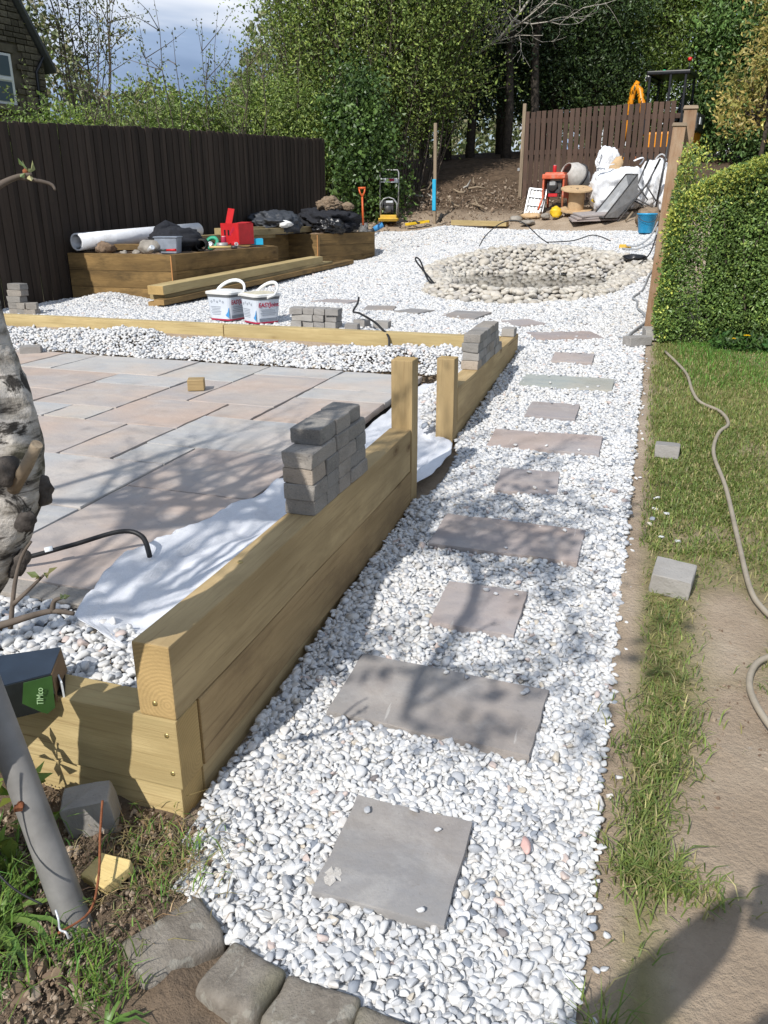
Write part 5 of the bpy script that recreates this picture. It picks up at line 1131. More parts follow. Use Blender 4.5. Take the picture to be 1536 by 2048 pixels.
mb = MB(); mb.lathe([(.10, -.03), (.16, -.04), (.19, 0), (.16, .04), (.10, .03), (.10, -.03)], 22, rot=(R(90), 0, 0)); wh = mb.build('wheel', M['rubber'], t_, (-.62, 0, .03)); MB().lathe([(0, -.025), (.1, -.028), (.1, .028), (0, .025)], 16, rot=(R(90), 0, 0)).build('rim', M['grey_metal'], wh)
o = lump('brown_sack', (.42, .35, .34), M['sack'], 161, 2.2, .3, .12, 4, loc=(-.12, 15.15, t1(-.1, 15.1) - .02)); tag(o, 'brown sack slumped behind the blue bucket', 'sack')
for k, (x_, y_, a, l_) in enumerate([(-.02, 16.3, 70, 1.35), (-.3, 15.7, 20, .6), (-.5, 15.65, -20, .5)]):
    mb = MB(); mb.tube([(0, 0, 0), (l_ * .22 * math.cos(R(a)), .1, l_ * (.9 if k == 0 else .3))], .018, 8); o = mb.build('pole', M['dark_metal'] if k == 0 else M['grey_wood'], None, (x_, y_, t1(x_, y_))); tag(o, ['dark pole leaning against the smaller white bag', 'short stick between the barrow and the brown sack', 'short stick under the tipped barrow tray'][k], 'pole')
# blue bucket
x0, y0 = -.13, 14.28
t_ = thing('bucket', 'bright blue plastic bucket standing on the far edge of the gravel', 'bucket', (x0, y0, t1(x0, y0) + .01), R(10))
MB().lathe([(0, .004), (.105, 0), (.115, .01), (.148, .275), (.158, .278), (.16, .30), (.150, .30), (.143, .275), (.11, .02), (0, .015)], 28).build('body', M['cyan_bucket'], t_)
mb = MB(); mb.tube([(.155 * math.cos(R(a)), -.02 - .155 * abs(math.sin(R(a))), .285 - .13 * math.sin(R(a)) * .9) for a in range(0, 181, 15)], .005, 6); mb.build('handle', M['dark_metal'], t_)
# ------------------------------------------------------------------ mini excavator beyond the gate
x0, y0 = .05, 24.2
t_ = thing('mini_excavator', 'orange-yellow mini excavator with a black cab behind the slatted gate', 'excavator', (x0, y0, t1(x0, y0) - .25), R(-14))
for s in (-1, 1):
    mb = MB(); w_ = .24; P = []
    for a in range(-90, 91, 18): P.append((.62 + .2 * math.cos(R(a)), .21 + .2 * math.sin(R(a))))
    for a in range(90, 271, 18): P.append((-.62 + .2 * math.cos(R(a)), .21 + .2 * math.sin(R(a))))
    mb.prism(P, 1, s * .42 - w_ / 2, s * .42 + w_ / 2); tr = mb.build('track', M['rubber'], t_, bevel=.01)
    for q in (-.62, .62): MB().lathe([(0, -.02), (.13, -.02), (.15, 0), (.13, .02), (0, .02)], 18, rot=(R(90), 0, 0)).build('sprocket', M['rust'], tr, (q, s * .55, .21))
MB().box((0, 0, .45), (.9, .7, .12)).build('undercarriage', M['dark_metal'], t_, bevel=.02)
MB().box((.15, 0, .72), (1.25, .98, .42)).build('body', M['digger'], t_, bevel=.06, seg=2); MB().box((.62, 0, 1.12), (.42, .95, .45)).build('engine_cover', M['dark_metal'], t_, bevel=.08, seg=2)
mb = MB()
for (xx, yy) in ((-.5, -.47), (-.5, .47), (.42, -.47), (.42, .47), (.05, -.48)): mb.box((xx + (.03 if xx < 0 else 0), yy, 1.55), (.06, .05, 1.35))
mb.build('cab_frame', M['black_plastic'], t_, bevel=.008)
MB().box((-.02, 0, 2.27), (1.08, 1.04, .10), (0, R(2), 0)).box((-.52, 0, 2.18), (.1, 1.02, .12), (0, R(28), 0)).build('cab_roof', M['black_plastic'], t_, bevel=.03, seg=2)
MB().box((-.03, -.485, 1.55), (.85, .006, 1.2)).build('cab_window', M['cab_glass'], t_); MB().box((-.47, 0, 1.6), (.006, .85, 1.1)).build('cab_window', M['cab_glass'], t_)
MB().box((.1, 0, 1.2), (.4, .45, .12)).box((.3, 0, 1.5), (.1, .45, .6), (0, R(8), 0)).build('seat', M['black_plastic'], t_, bevel=.03)
for yy in (-.42, .42): MB().box((-.56, yy, 2.16), (.06, .12, .1)).build('work_lamp', M['alu'], t_, bevel=.01)
mb = MB(); mb.tube([(-.5, .1, .75), (-.7, .1, 1.5), (-.85, .1, 2.0), (-.98, .1, 2.1)], [.11, .12, .1, .08], 4); mb.build('boom', M['digger'], t_); mb = MB(); mb.tube([(-.92, .1, 2.2), (-1.02, .1, 2.0), (-1.15, .1, 1.0), (-1.18, .1, .55)], [.07, .1, .08, .06], 4); mb.build('dipper_arm', M['digger'], t_)
mb = MB(); mb.tube([(-.6, .1, 1.25), (-.9, .1, 2.02)], .04, 8); mb.build('hydraulic_ram', M['steel'], t_)
mb = MB(); mb.prism([(-1.42, .12), (-1.0, .1), (-.98, .5), (-1.2, .58), (-1.4, .42)], 1, -.15, .35); mb.build('bucket', M['dark_metal'], t_, bevel=.02)
MB().box((-.95, 0, .2), (.06, 1.1, .3)).box((-.75, 0, .22), (.4, .08, .08)).build('dozer_blade', M['digger'], t_, bevel=.01)
mb = MB(); mb.tube([(.45, -.4, 2.3), (.45, -.4, 2.5)], .012, 6); mb.build('beacon_stalk', M['dark_metal'], t_); MB().lathe([(0, 0), (.05, 0), (.05, .07), (0, .09)], 12).build('red_beacon', M['lamp_red'], t_, (.45, -.4, 2.5)); MB().lathe([(0, 0), (.045, 0), (.045, .05), (0, .06)], 12).build('green_beacon', M['lamp_green'], t_, (-.2, -.2, 2.32))
MB().box((.85, -.2, 1.15), (.02, .2, .16)).build('number_plate', M['white_frame'], t_); MB().box((.55, -.5, .75), (.28, .01, .16)).build('side_panel', M['digger'], t_, bevel=.004)

# ------------------------------------------------------------------ hose and cables
def smooth_path(pts, n=6):
    P = [Vector(p) for p in pts]; o = []
    for i in range(len(P) - 1):
        a, b, c, d = P[max(i - 1, 0)], P[i], P[i + 1], P[min(i + 2, len(P) - 1)]
        for q in range(n):
            t_ = q / n; o.append(.5 * ((2 * b) + (c - a) * t_ + (2 * a - 5 * b + 4 * c - d) * t_ * t_ + (3 * b - a - 3 * c + d) * t_ ** 3))
    return o + [P[-1]]
def ground_line(pts, lift): return [(x_, y_, t1(x_, y_) + lift) for x_, y_ in pts]
HP = [(2.6, 2.3), (2.0, 2.05), (1.4, 1.85), (1.0, 1.83), (.62, 1.95), (.5, 2.06), (.44, 2.20), (.425, 2.33), (.46, 2.45), (.54, 2.53), (.60, 2.60), (.56, 2.70), (.51, 2.80), (.48, 2.95), (.47, 3.38), (.46, 3.94), (.43, 4.43), (.475, 4.79), (.54, 4.99), (.51, 5.24), (.4, 5.43), (.36, 5.73), (.33, 6.22), (.19, 6.84), (.09, 7.06), (0, 7.14), (-.09, 7.22), (-.11, 7.32), (-.05, 7.65), (.02, 8.0), (-.01, 8.36), (-.08, 8.67), (-.09, 9.03), (-.14, 9.29), (-.05, 9.85), (-.01, 10.8), (.04, 11.4)]
o = MB().tube(smooth_path(ground_line(HP[:24], .009)) , .0100, 10).build('garden_hose', M['hose']); tag(o, 'tan garden hose snaking across the grass to the gravel corner', 'hose')
o = MB().tube(smooth_path([(x_, y_, t1(x_, y_) + .022) for x_, y_ in HP[25:]]), .0105, 8).build('garden_hose', M['grey_cable']); tag(o, 'grey kinked hose along the right edge of the far gravel', 'hose')
def wire(name, pts, r_, mat, lab, cat='cable'):
    o = MB().tube(smooth_path(pts), r_, 6).build(name, M[mat]); return tag(o, lab, cat)
def gzp(x_, y_, h): return (x_, y_, t1(x_, y_) + h)
wire('black_cable', [gzp(-2.72, 7.7, .16), gzp(-2.68, 7.55, .12), (-2.6, 7.2, .60), (-2.42, 6.86, .63), (-2.2, 6.6, .60), (-2.05, 6.36, .575), (-1.96, 6.26, .53), (-1.94, 6.2, .44), (-1.93, 6.1, .41)], .010, 'cable', 'black cable running over the far sleeper wall past the low block stack')
wire('black_cable', [gzp(-2.62, 13.2, .05), gzp(-2.55, 13.4, .2), gzp(-2.35, 13.7, .35), gzp(-2.05, 13.7, .34), gzp(-1.7, 13.4, .12), gzp(-1.55, 13.3, .04)], .009, 'cable', 'black cable arching above the back of the pond')
wire('black_cable', [gzp(-1.6, 13.45, .04), gzp(-1.2, 13.5, .05), gzp(-.9, 13.55, .12), gzp(-.62, 13.4, .05)], .009, 'cable', 'black cable lying along the top of the back cobbles')
wire('black_cable', [gzp(-2.45, 9.75, .08), gzp(-2.6, 9.95, .16), gzp(-2.82, 10.2, .30), gzp(-2.86, 10.3, .34), gzp(-2.8, 10.3, .30), gzp(-2.62, 10.0, .12), gzp(-2.42, 9.7, .06)], .011, 'cable', 'loop of black cable standing at the left end of the pond')
wire('black_cable', [gzp(-.15, 11.6, .05), gzp(-.02, 12.0, .12), gzp(.04, 12.6, .25)], .009, 'cable', 'black cable running to the boards right of the pond')
wire('grey_cable', [gzp(-.36, 12.95, .05), gzp(-.2, 12.9, .06), gzp(-.05, 13.1, .14), gzp(.04, 13.4, .3)], .012, 'grey_cable', 'grey cable from the orange plug to the hedge')
wire('grey_cable', [gzp(-.42, 12.85, .03), gzp(-.2, 12.75, .04), gzp(0, 12.9, .12), gzp(.05, 13.2, .25)], .012, 'grey_cable', 'second grey cable lying in front of the orange plug')
mb = MB(); mb.box((0, 0, .03), (.1, .07, .06)).tube([(.05, 0, .03), (.12, 0, .03)], .024, 8); o = mb.build('orange_plug', M['machine_yellow'], None, gzp(-.42, 13.0, .0), bevel=.012); tag(o, 'orange outdoor plug connector on the gravel right of the pond', 'plug')
o = lump('black_liner', (.34, .3, .09), M['black_plastic'], 171, 2.2, .3, .15, 3, loc=gzp(-.22, 12.0, .03), rz=.4); tag(o, 'scrap of black pond liner at the right end of the cobbles', 'liner')
# pipe on the patio
wire('black_pipe', [(-2.35, 1.86, .36), (-2.0, 1.97, .375), (-1.83, 2.10, .40), (-1.70, 2.22, .425), (-1.62, 2.24, .41), (-1.56, 2.19, .36)], .0092, 'cable', 'black pipe curving over the near patio slabs into the membrane', 'pipe')
MB().tube([(-1.885, 2.055, .394), (-1.865, 2.072, .398)], .012, 10).build('pipe_clip', M['print_white'], bpy.data.objects[[o_.name for o_ in bpy.data.objects if o_.name.startswith('black_pipe')][-1]])
# ------------------------------------------------------------------ foliage builders
def unit(v): return v / (np.linalg.norm(v, axis=1, keepdims=True) + 1e-9)
class Leaves:
    def __init__(s): s.V = []; s.C = []; s.n = 0
    def add(s, P, size, cols, r, aspect=.5, up=.35, D=None, fold=.18):
        n = len(P)
        if n == 0: return
        d = unit(r.normal(size=(n, 3))) if D is None else unit(D + r.normal(size=(n, 3)) * .45)
        nn = unit(r.normal(size=(n, 3)) + np.array([0, -.25, up])); w_ = unit(np.cross(d, nn)); nn = np.cross(w_, d)
        sz = (size * np.exp(r.normal(0, .22, n)))[:, None]
        b = P; tip = P + d * sz; m = P + d * sz * .5; l_ = m + w_ * sz * aspect * .5 - nn * sz * fold; q = m - w_ * sz * aspect * .5 - nn * sz * fold
        s.V.append(np.stack([b, l_, tip, q], 1).reshape(-1, 3)); s.C.append(np.repeat(cols, 4, 0)); s.n += n
    def mesh(s, name, mat):
        V = np.concatenate(s.V); F_ = np.arange(len(V)).reshape(-1, 4); return np_mesh(name, V, F_, mat, False, np.concatenate(s.C))
def shade(base, n, r, var=.25, hue=.12):
    c = np.array(base)[None] * np.exp(r.normal(0, var, (n, 1))); c = c * (1 + r.normal(0, hue, (n, 3)) * np.array([1, .5, .8])); return np.clip(c, .004, .9)
class Wood:
    def __init__(s): s.mb = MB(); s.tips = []
    def branch(s, p, d, L_, r_, depth, rr, bend=.25, up=.1, split=3, leafy=1, sides=5, shrink=.62, ang=.7):
        n = max(3, int(L_ / .25)) if depth else 3; n = min(n, 7); pts = [Vector(p)]; d = Vector(d).normalized()
        for k in range(n):
            d = (d + Vector([rr.gauss(0, bend) for _ in range(3)]) * .35 + Vector((0, 0, up * .3))).normalized(); pts.append(pts[-1] + d * (L_ / n))
        rad = [r_ * (1 - .6 * k / n) for k in range(n + 1)]
        s.mb.tube(pts, rad, sides if depth > 1 else 3, cap=False)
        if depth <= leafy: s.tips += [(pts[k], (pts[min(k + 1, n)] - pts[k - 1]).normalized()) for k in range(1, n + 1)]
        if depth > 0:
            for q in range(split + (depth > 2)):
                k = rr.randint(max(1, n // 3), n); a = Vector([rr.gauss(0, 1) for _ in range(3)]); a = (a - d * a.dot(d)).normalized()
                nd = (d * math.cos(ang * rr.uniform(.6, 1.3)) + a * math.sin(ang * rr.uniform(.6, 1.3)))
                s.branch(pts[k], nd, L_ * shrink * rr.uniform(.75, 1.2), rad[k] * .6, depth - 1, rr, bend, up, split, leafy, sides, shrink, ang)
def crown_tree(name, lab, loc, lobes, nleaf, size, cols, seed, trunkr=.14, clump=.38, aspect=.5, group=None, cat='tree', mat='leaf', trunk_top=None, shell=.45, up=.35, sub=5):
    # lobes: (dx, dy, z_centre, rx, ry, rz, weight)
    r = np.random.default_rng(seed); rr = random.Random(seed); t_ = thing(name, lab, cat, loc, 0, group)
    lv = Leaves(); tot = sum(l_[6] for l_ in lobes); mb = MB()
    for (dx, dy, zc, rx, ry, rz, w_) in lobes:
        nl = int(nleaf * w_ / tot); ncl = max(8, nl // 26)
        u = unit(r.normal(size=(ncl, 3))); rad = shell + (1.05 - shell) * r.random(ncl) ** .6; wob = 1 + .5 * fbm(u[:, 0] * 2.2 + seed, u[:, 1] * 2.2 + u[:, 2] * 2.6, seed)
        C = u * (rad * wob)[:, None] * np.array([rx, ry, rz]) + np.array([dx, dy, zc])
        k = nl // ncl + 1; P = (C[:, None] + r.normal(size=(ncl, k, 3)) * np.array([clump, clump, clump * .7])).reshape(-1, 3)
        base = np.array(cols)[r.integers(0, len(cols), ncl)]; base = base * np.exp(r.normal(0, .22, (ncl, 1)))
        cc = np.repeat(base, k, 0); cc = np.clip(cc * np.exp(r.normal(0, .16, (len(P), 1))), .003, .9)
        lv.add(P, size, cc, r, aspect, up)
        for q in range(sub):
            a = C[r.integers(0, ncl)]; mb.tube([(dx * .2, dy * .2, zc - rz * .9), ((a[0] + dx) * .5, (a[1] + dy) * .5, (a[2] + zc) * .5 - .1), tuple(a)], [.05, .03, .01], 4, cap=False)
    zt = trunk_top or max(l_[2] for l_ in lobes)
    mb.tube([(0, 0, -.3), (rr.uniform(-.1, .1), rr.uniform(-.1, .1), zt * .4), (rr.uniform(-.2, .2), 0, zt)], [trunkr, trunkr * .75, trunkr * .3], 8)
    mb.build('trunk', M['bark'], t_); link('crown', lv.mesh('crown', M[mat]), t_)
    return t_
def twig_bush(name, lab, loc, nst, h, spread, seed, cols, leafsize=.05, lpn=3, wmat='twig', cat='shrub', group=None, low=.0, lean=(0, 0), rbase=.02, fuzz=.06, twigs=6, base_w=.35):
    r = np.random.default_rng(seed); rr = random.Random(seed); t_ = thing(name, lab, cat, loc, 0, group); mb = MB(); lv = Leaves(); pts_all = []
    for k in range(nst):
        a = rr.uniform(0, 6.283); hh = h * rr.uniform(.55, 1.08); sp = spread * math.sqrt(rr.random()); p = Vector((math.cos(a) * sp * base_w, math.sin(a) * sp * base_w, -.1)); e_ = Vector((math.cos(a) * sp + lean[0], math.sin(a) * sp + lean[1], hh)); n = 7; P = []
        for q in range(n + 1):
            u = q / n; v = p.lerp(e_, u); v.x += math.cos(a) * spread * .12 * math.sin(u * 3) + rr.gauss(0, .03) * hh * .3; v.y += rr.gauss(0, .03) * hh * .3; P.append(v)
        mb.tube(P, [rbase * (1 - .85 * q / n) for q in range(n + 1)], 3, cap=False)
        for q in range(2, n + 1): pts_all += [P[q]] * (1 if q / n > low else 0) + [P[q].lerp(P[q - 1], .5)] * (1 if q / n > low else 0)
        for q in range(twigs):
            i = rr.randint(2, n - 1); d = Vector((rr.gauss(0, 1), rr.gauss(0, 1), rr.uniform(.3, 1.3))).normalized() * hh * rr.uniform(.1, .26); m_ = P[i] + d * .5 + Vector((rr.gauss(0, .03), 0, rr.gauss(0, .03))); e2 = P[i] + d
            mb.tube([P[i], m_, e2], [rbase * .45, rbase * .3, rbase * .12], 3, cap=False); pts_all += [m_, m_.lerp(e2, .5), e2]
    A = np.array([tuple(v) for v in pts_all]); A = A[A[:, 2] > low * h]; A = np.repeat(A, lpn, 0); A = A + r.normal(size=A.shape) * fuzz
    base = np.array(cols)[r.integers(0, len(cols), len(A))]; lv.add(A, leafsize, np.clip(base * np.exp(r.normal(0, .25, (len(A), 1))), .004, .9), r, .55)
    mb.build('stems', M[wmat], t_); link('foliage', lv.mesh('foliage', M['leaf']), t_); return t_
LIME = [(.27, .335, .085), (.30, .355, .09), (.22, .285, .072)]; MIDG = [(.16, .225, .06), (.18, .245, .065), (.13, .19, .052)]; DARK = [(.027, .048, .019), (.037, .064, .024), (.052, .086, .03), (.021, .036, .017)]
CONI = [(.16, .225, .055), (.19, .25, .06), (.125, .185, .048)]; GOLD = [(.42, .33, .12), (.34, .29, .09), (.28, .27, .08)]; BUDS = [(.11, .125, .06), (.08, .09, .05), (.16, .19, .07)]
def at(x_, y_): return (x_, y_, t1(x_, y_) - .1)

# hedgerow behind the left fence: twiggy blackthorn
for k, (x_, y_, n, h, s_, lab) in enumerate([(-10.0, 13.2, 7, 3.0, 1.2, 'twiggy budding shrub nearest the stone house behind the fence'), (-9.7, 14.6, 10, 3.6, 1.4, 'twiggy budding shrub second from the house behind the fence'), (-9.0, 15.8, 14, 4.2, 1.3, 'tallest bare-twigged shrub standing against the clouds'), (-8.3, 16.8, 14, 4.0, 1.4, 'bare-twigged shrub right of the tallest one behind the fence'), (-8.3, 18.6, 12, 3.9, 1.4, 'twiggy shrub where the hedge turns green behind the fence'), (-7.7, 19.6, 12, 4.2, 1.2, 'last twiggy shrub before the pale green tree')]):
    twig_bush('hedge_shrub', lab, at(x_, y_), n, h, s_, 200 + k, BUDS + [(.20, .26, .08)], .055, 4, group='twiggy shrubs behind the left fence', low=.12, fuzz=.045, twigs=7, rbase=.024)
# green lower hedge mass
for k, (x_, y_, rx, zc, lab) in enumerate([(-11.5, 14.0, 1.3, 1.5, 'low green bush by the house end of the hedge'), (-10.2, 16.2, 1.5, 1.7, 'low green bush under the twiggy shrubs'), (-9.0, 18.0, 1.5, 1.8, 'green bush in the middle of the hedge behind the fence'), (-7.9, 17.4, 1.2, 1.6, 'olive bush close behind the far half of the fence')]):
    crown_tree('hedge_bush', lab, at(x_, y_), [(0, 0, zc, rx, 1.1, 1.25, 1), (.6, .3, zc + .3, rx * .6, .8, .9, .6)], 11000, .075, MIDG + LIME[:1], 230 + k, .05, .25, group='green bushes behind the left fence', cat='bush', shell=.2)
# pale green tree left of centre, made of fine stems and small leaves
twig_bush('willow_tree', 'tall pale green tree of fine upright stems at the end of the left fence', at(-7.0, 19.4), 56, 8.2, 2.1, 301, LIME + MIDG, .075, 19, cat='tree', low=.08, fuzz=.19, twigs=13, rbase=.022, base_w=.5)
twig_bush('willow_tree', 'pale green tree leaning right in front of the dark evergreens', at(-6.1, 19.9), 46, 7.8, 1.9, 303, LIME + MIDG + MIDG, .075, 19, cat='tree', low=.08, fuzz=.19, twigs=13, rbase=.022, base_w=.5, lean=(.2, 0))
crown_tree('ivy_bush', 'glossy green ivy bush at the end of the left fence', at(-5.95, 17.2), [(0, 0, 1.25, .65, .6, 1.2, 1), (-.3, .4, 2.2, .7, .7, .9, .8), (.25, .5, .7, .5, .5, .7, .5)], 11000, .085, [(.07, .125, .032), (.10, .165, .04), (.05, .09, .028)], 305, .05, .2, cat='bush', mat='leaf_gloss', shell=.2, aspect=.75)
# dark evergreens in the middle
DE = [(-5.6, 23.0, 1.7, 'dark evergreen tree behind the pale green tree'), (-4.3, 24.2, 1.8, 'dark evergreen tree above the tall stake'), (-3.0, 24.6, 1.7, 'dark evergreen tree over the left end of the gate'), (-1.95, 25.2, 1.5, 'dark evergreen tree behind the middle of the gate'), (-3.6, 27.5, 2.0, 'dark evergreen standing farthest back in the middle'), (-6.9, 25.6, 2.0, 'dark evergreen behind the willow, deep in the shade')]
for k, (x_, y_, rx, lab) in enumerate(DE):
    lob = [(0, 0, 3.4 if k else 3.0, rx, 1.3, 1.6, 1), (-.5, .2, 5.4, rx * .9, 1.3, 1.6, 1), (.5, -.1, 7.2, rx * .85, 1.2, 1.6, 1), (0, 0, 2.3 if k == 1 else 1.8, rx * .95, 1.0, 1.1, .8)]
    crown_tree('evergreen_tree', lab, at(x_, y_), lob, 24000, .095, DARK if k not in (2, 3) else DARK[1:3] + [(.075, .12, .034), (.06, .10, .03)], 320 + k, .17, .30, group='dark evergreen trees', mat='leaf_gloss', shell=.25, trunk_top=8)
for k, (x_, y_, lab) in enumerate([(-3.9, 22.6, 'slim dark trunk left of the gate in the shade'), (-3.3, 22.9, 'slim dark trunk next to the gate end'), (-4.9, 22.8, 'dark trunk behind the blue-sleeved stake')]):
    t_ = thing('tree_trunk', lab, 'tree', at(x_, y_)); MB().tube([(0, 0, -.3), (.05, .0, 1.2), (-.05, .1, 2.6), (.1, .1, 4.2)], [.14, .11, .1, .08], 8).build('trunk', M['bark'], t_); 
    lv = Leaves(); r = np.random.default_rng(340 + k); P = r.normal(size=(900, 3)) * np.array([.55, .5, .6]) + np.array([0, 0, 3.6]); lv.add(P, .11, shade(DARK[k % 3], 900, r), r); link('crown', lv.mesh('crown', M['leaf_gloss']), t_)
# yellow-green tree above the gate
twig_bush('willow_tree', 'olive green tree with fine twigs above the right half of the gate', at(-1.3, 27.8), 44, 9.0, 2.2, 351, [(.19, .21, .05), (.15, .18, .045), (.23, .22, .06)], .11, 11, cat='tree', low=.3, fuzz=.22, twigs=11, rbase=.04, base_w=.4)
# conifers right
for k, (x_, y_, h, rx, lab) in enumerate([(-.3, 26.3, 10.5, 1.75, 'tall feathery conifer behind the excavator boom'), (.95, 26.6, 10.5, 1.8, 'tall feathery conifer behind the excavator cab'), (2.3, 26.6, 10.5, 1.8, 'tall dark conifer right of the excavator')]):
    lob = [(0, 0, 1.6 + q * 1.55, rx * (1 - q * .11), rx * (1 - q * .11) * .8, 1.25, 1 - q * .08) for q in range(6)]
    crown_tree('conifer_tree', lab, at(x_, y_), lob, 26000, .13, CONI if k < 2 else [(.08, .125, .032), (.06, .10, .03)], 360 + k, .18, .24, aspect=.28, group='conifers behind the excavator', shell=.5, trunk_top=h)
for k, (x_, y_, lab) in enumerate([(1.75, 24.9, 'green ivy-like bush right of the excavator'), (2.7, 23.6, 'dark green bush at the right edge of the picture'), (3.2, 26.2, 'tall leafy bush behind the golden shrub')]):
    crown_tree('leafy_bush', lab, at(x_, y_), [(0, 0, 1.3, 1.2, .9, 1.4, 1), (.2, .2, 3.0, 1.2, .9, 1.4, 1), (-.2, .2, 4.6 if k == 2 else 3.6, 1.1, .9, 1.3, .7)], 14000, .11, [(.10, .18, .05), (.14, .22, .06), (.075, .13, .042)], 370 + k, .07, .24, cat='bush', mat='leaf_gloss', shell=.3, aspect=.6, group='bushes right of the excavator')
crown_tree('golden_shrub', 'shrub with pale golden young leaves at the right edge', at(1.5, 15.8), [(0, 0, 2.2, .75, .6, .7, 1), (.25, 0, 3.1, .7, .6, .7, 1), (-.25, 0, 1.75, .45, .4, .35, .5), (.35, .1, 3.9, .5, .5, .5, .5)], 4200, .085, GOLD, 380, .045, .13, cat='shrub', shell=.3, aspect=.45, up=.6)
crown_tree('yellow_bush', 'low yellow-green bush on the bank behind the hedge', at(1.9, 12.6), [(0, 0, .45, .7, .5, .45, 1), (.6, .2, .6, .6, .5, .5, 1)], 6000, .05, [(.24, .26, .05), (.18, .21, .04), (.13, .16, .035)], 382, .03, .12, cat='bush', shell=.2)
# far woodland
r = np.random.default_rng(400); lv = Leaves(); n = 42000
ang = r.uniform(R(62), R(150), n); D = r.uniform(52, 66, n); hh = r.random(n) ** .8 * (7.5 + 2.5 * np.sin(ang * 23) + 1.5 * np.sin(ang * 51)); P = np.stack([np.cos(ang) * D, np.sin(ang) * D, 2.0 + hh], 1)
lv.add(P, .42, np.clip(np.array([(.17, .19, .09), (.22, .2, .12), (.14, .16, .08)])[r.integers(0, 3, n)] * np.exp(r.normal(0, .2, (n, 1))), .01, .9), r, .7)
o = link('far_woodland', lv.mesh('far_woodland', M['leaf'])); tag(o, 'pale spring woodland far beyond the garden', 'woodland', kind='stuff')
# bare tree behind the house
twig_bush('garden_tree', 'spring tree with yellowish leaves beside the stone house roof', at(-17.2, 23.6), 14, 7.8, 1.5, 411, [(.16, .17, .05), (.2, .19, .07), (.12, .13, .05)], .10, 6, cat='tree', low=.45, fuzz=.2, twigs=9, rbase=.04, base_w=.15)
# dead pale branches reaching across the evergreens
t_ = thing('dead_branch', 'pale bare dead branches hanging across the dark evergreens', 'branch', (-4.6, 22.0, 5.0))
rr = random.Random(77); mb = MB()
main = [(-1.0, 0, -.1), (-.5, 0, .0), (0, .1, .1), (.5, 0, .35), (1.0, -.1, .85), (1.4, 0, 1.4)]; mb.tube(main, [.045, .045, .04, .035, .03, .025], 6)
def dtw(p, d, L_, r_, k):
    p = Vector(p); d = Vector(d).normalized(); pts = [p]
    for q in range(4): d = (d + Vector([rr.gauss(0, .28) for _ in range(3)])).normalized(); pts.append(pts[-1] + d * L_ / 4)
    mb.tube(pts, [r_, r_ * .8, r_ * .6, r_ * .5, r_ * .3], 4, cap=False)
    if k:
        for q in range(3): dtw(pts[rr.randint(1, 4)], d + Vector([rr.gauss(0, .8) for _ in range(3)]), L_ * .62, r_ * .55, k - 1)
for k in range(8): dtw(main[rr.randint(0, 5)], (rr.choice((-.4, .2, .9)), rr.gauss(0, .3), rr.uniform(.2, 1.1)), rr.uniform(.9, 1.7), .02, 2)
for k in range(5): dtw((.4 + k * .12, 0, .3 + .1 * k), (1.2, rr.gauss(0, .2), rr.uniform(-.25, .35)), rr.uniform(1.2, 2.0), .022, 2)
mb.build('boughs', M['dead'], t_)

# ------------------------------------------------------------------ box hedge on the right
r = np.random.default_rng(500); t_ = thing('box_hedge', 'clipped box hedge with fresh yellow-green tips right of the posts', 'hedge', (.75, 7.8, .43))
def hedge_pts(n):
    # shell of a rounded block in x .16..2.3, y 7.18..8.7
    x_ = r.uniform(.06, 2.4, n); y_ = r.uniform(7.16, 8.7, n); ztop = np.interp(x_, [.06, .12, .2, .45, .8, 1.3, 2.4], [1.36, 1.51, 1.61, 1.76, 1.88, 1.97, 2.02]) + .05 * fbm(x_ * 4, y_ * 4, 9) * 2; z_ = .42 + r.random(n) * (ztop - .42)
    f = r.random(n)
    dep = r.exponential(.06, n)
    xs = .085 + .12 * fbm(z_ * 3, y_ * 3, 11) * 1.6 + .05 * np.clip((z_ - 1.0), 0, 1) + .06 * np.clip((.7 - z_) / .25, 0, 1)
    ys = 7.17 + .14 * fbm(x_ * 3, z_ * 3, 12) * 1.6 + .06 * np.clip((z_ - 1.2) / .6, 0, 1) ** 2 + .08 * np.clip((.62 - z_) / .2, 0, 1)
    a = f < .55; y_ = np.where(a, ys + dep, y_); b = (f >= .55) & (f < .72); x_ = np.where(b, xs + dep, x_); c_ = f >= .72; z_ = np.where(c_, ztop - dep, z_)
    x_ = np.maximum(x_, xs); y_ = np.maximum(y_, ys)
    return np.stack([x_, y_, z_], 1), c_, ztop
P, tp, zt = hedge_pts(85000)
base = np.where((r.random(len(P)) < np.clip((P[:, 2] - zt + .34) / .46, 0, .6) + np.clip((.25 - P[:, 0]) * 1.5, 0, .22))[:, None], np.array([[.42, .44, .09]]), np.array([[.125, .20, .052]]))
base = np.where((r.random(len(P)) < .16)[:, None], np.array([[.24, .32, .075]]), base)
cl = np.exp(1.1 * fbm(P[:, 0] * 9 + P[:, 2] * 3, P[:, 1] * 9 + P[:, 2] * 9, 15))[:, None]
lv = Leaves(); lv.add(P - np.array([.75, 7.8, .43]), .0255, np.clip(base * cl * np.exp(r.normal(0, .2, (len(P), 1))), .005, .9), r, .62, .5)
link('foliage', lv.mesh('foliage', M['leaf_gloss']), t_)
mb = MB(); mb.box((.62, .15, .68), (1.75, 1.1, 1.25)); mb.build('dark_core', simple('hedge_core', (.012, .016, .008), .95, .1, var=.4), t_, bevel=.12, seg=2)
rr = random.Random(5); mb = MB()
for k in range(12): x_ = rr.uniform(-.55, 1.2); mb.tube([(x_, -.45, -.05), (x_ + rr.gauss(0, .06), -.5, .3), (x_ + rr.gauss(0, .1), -.6, rr.uniform(.4, 1.1))], [.012, .009, .004], 5, cap=False)
mb.build('stems', M['twig'], t_)
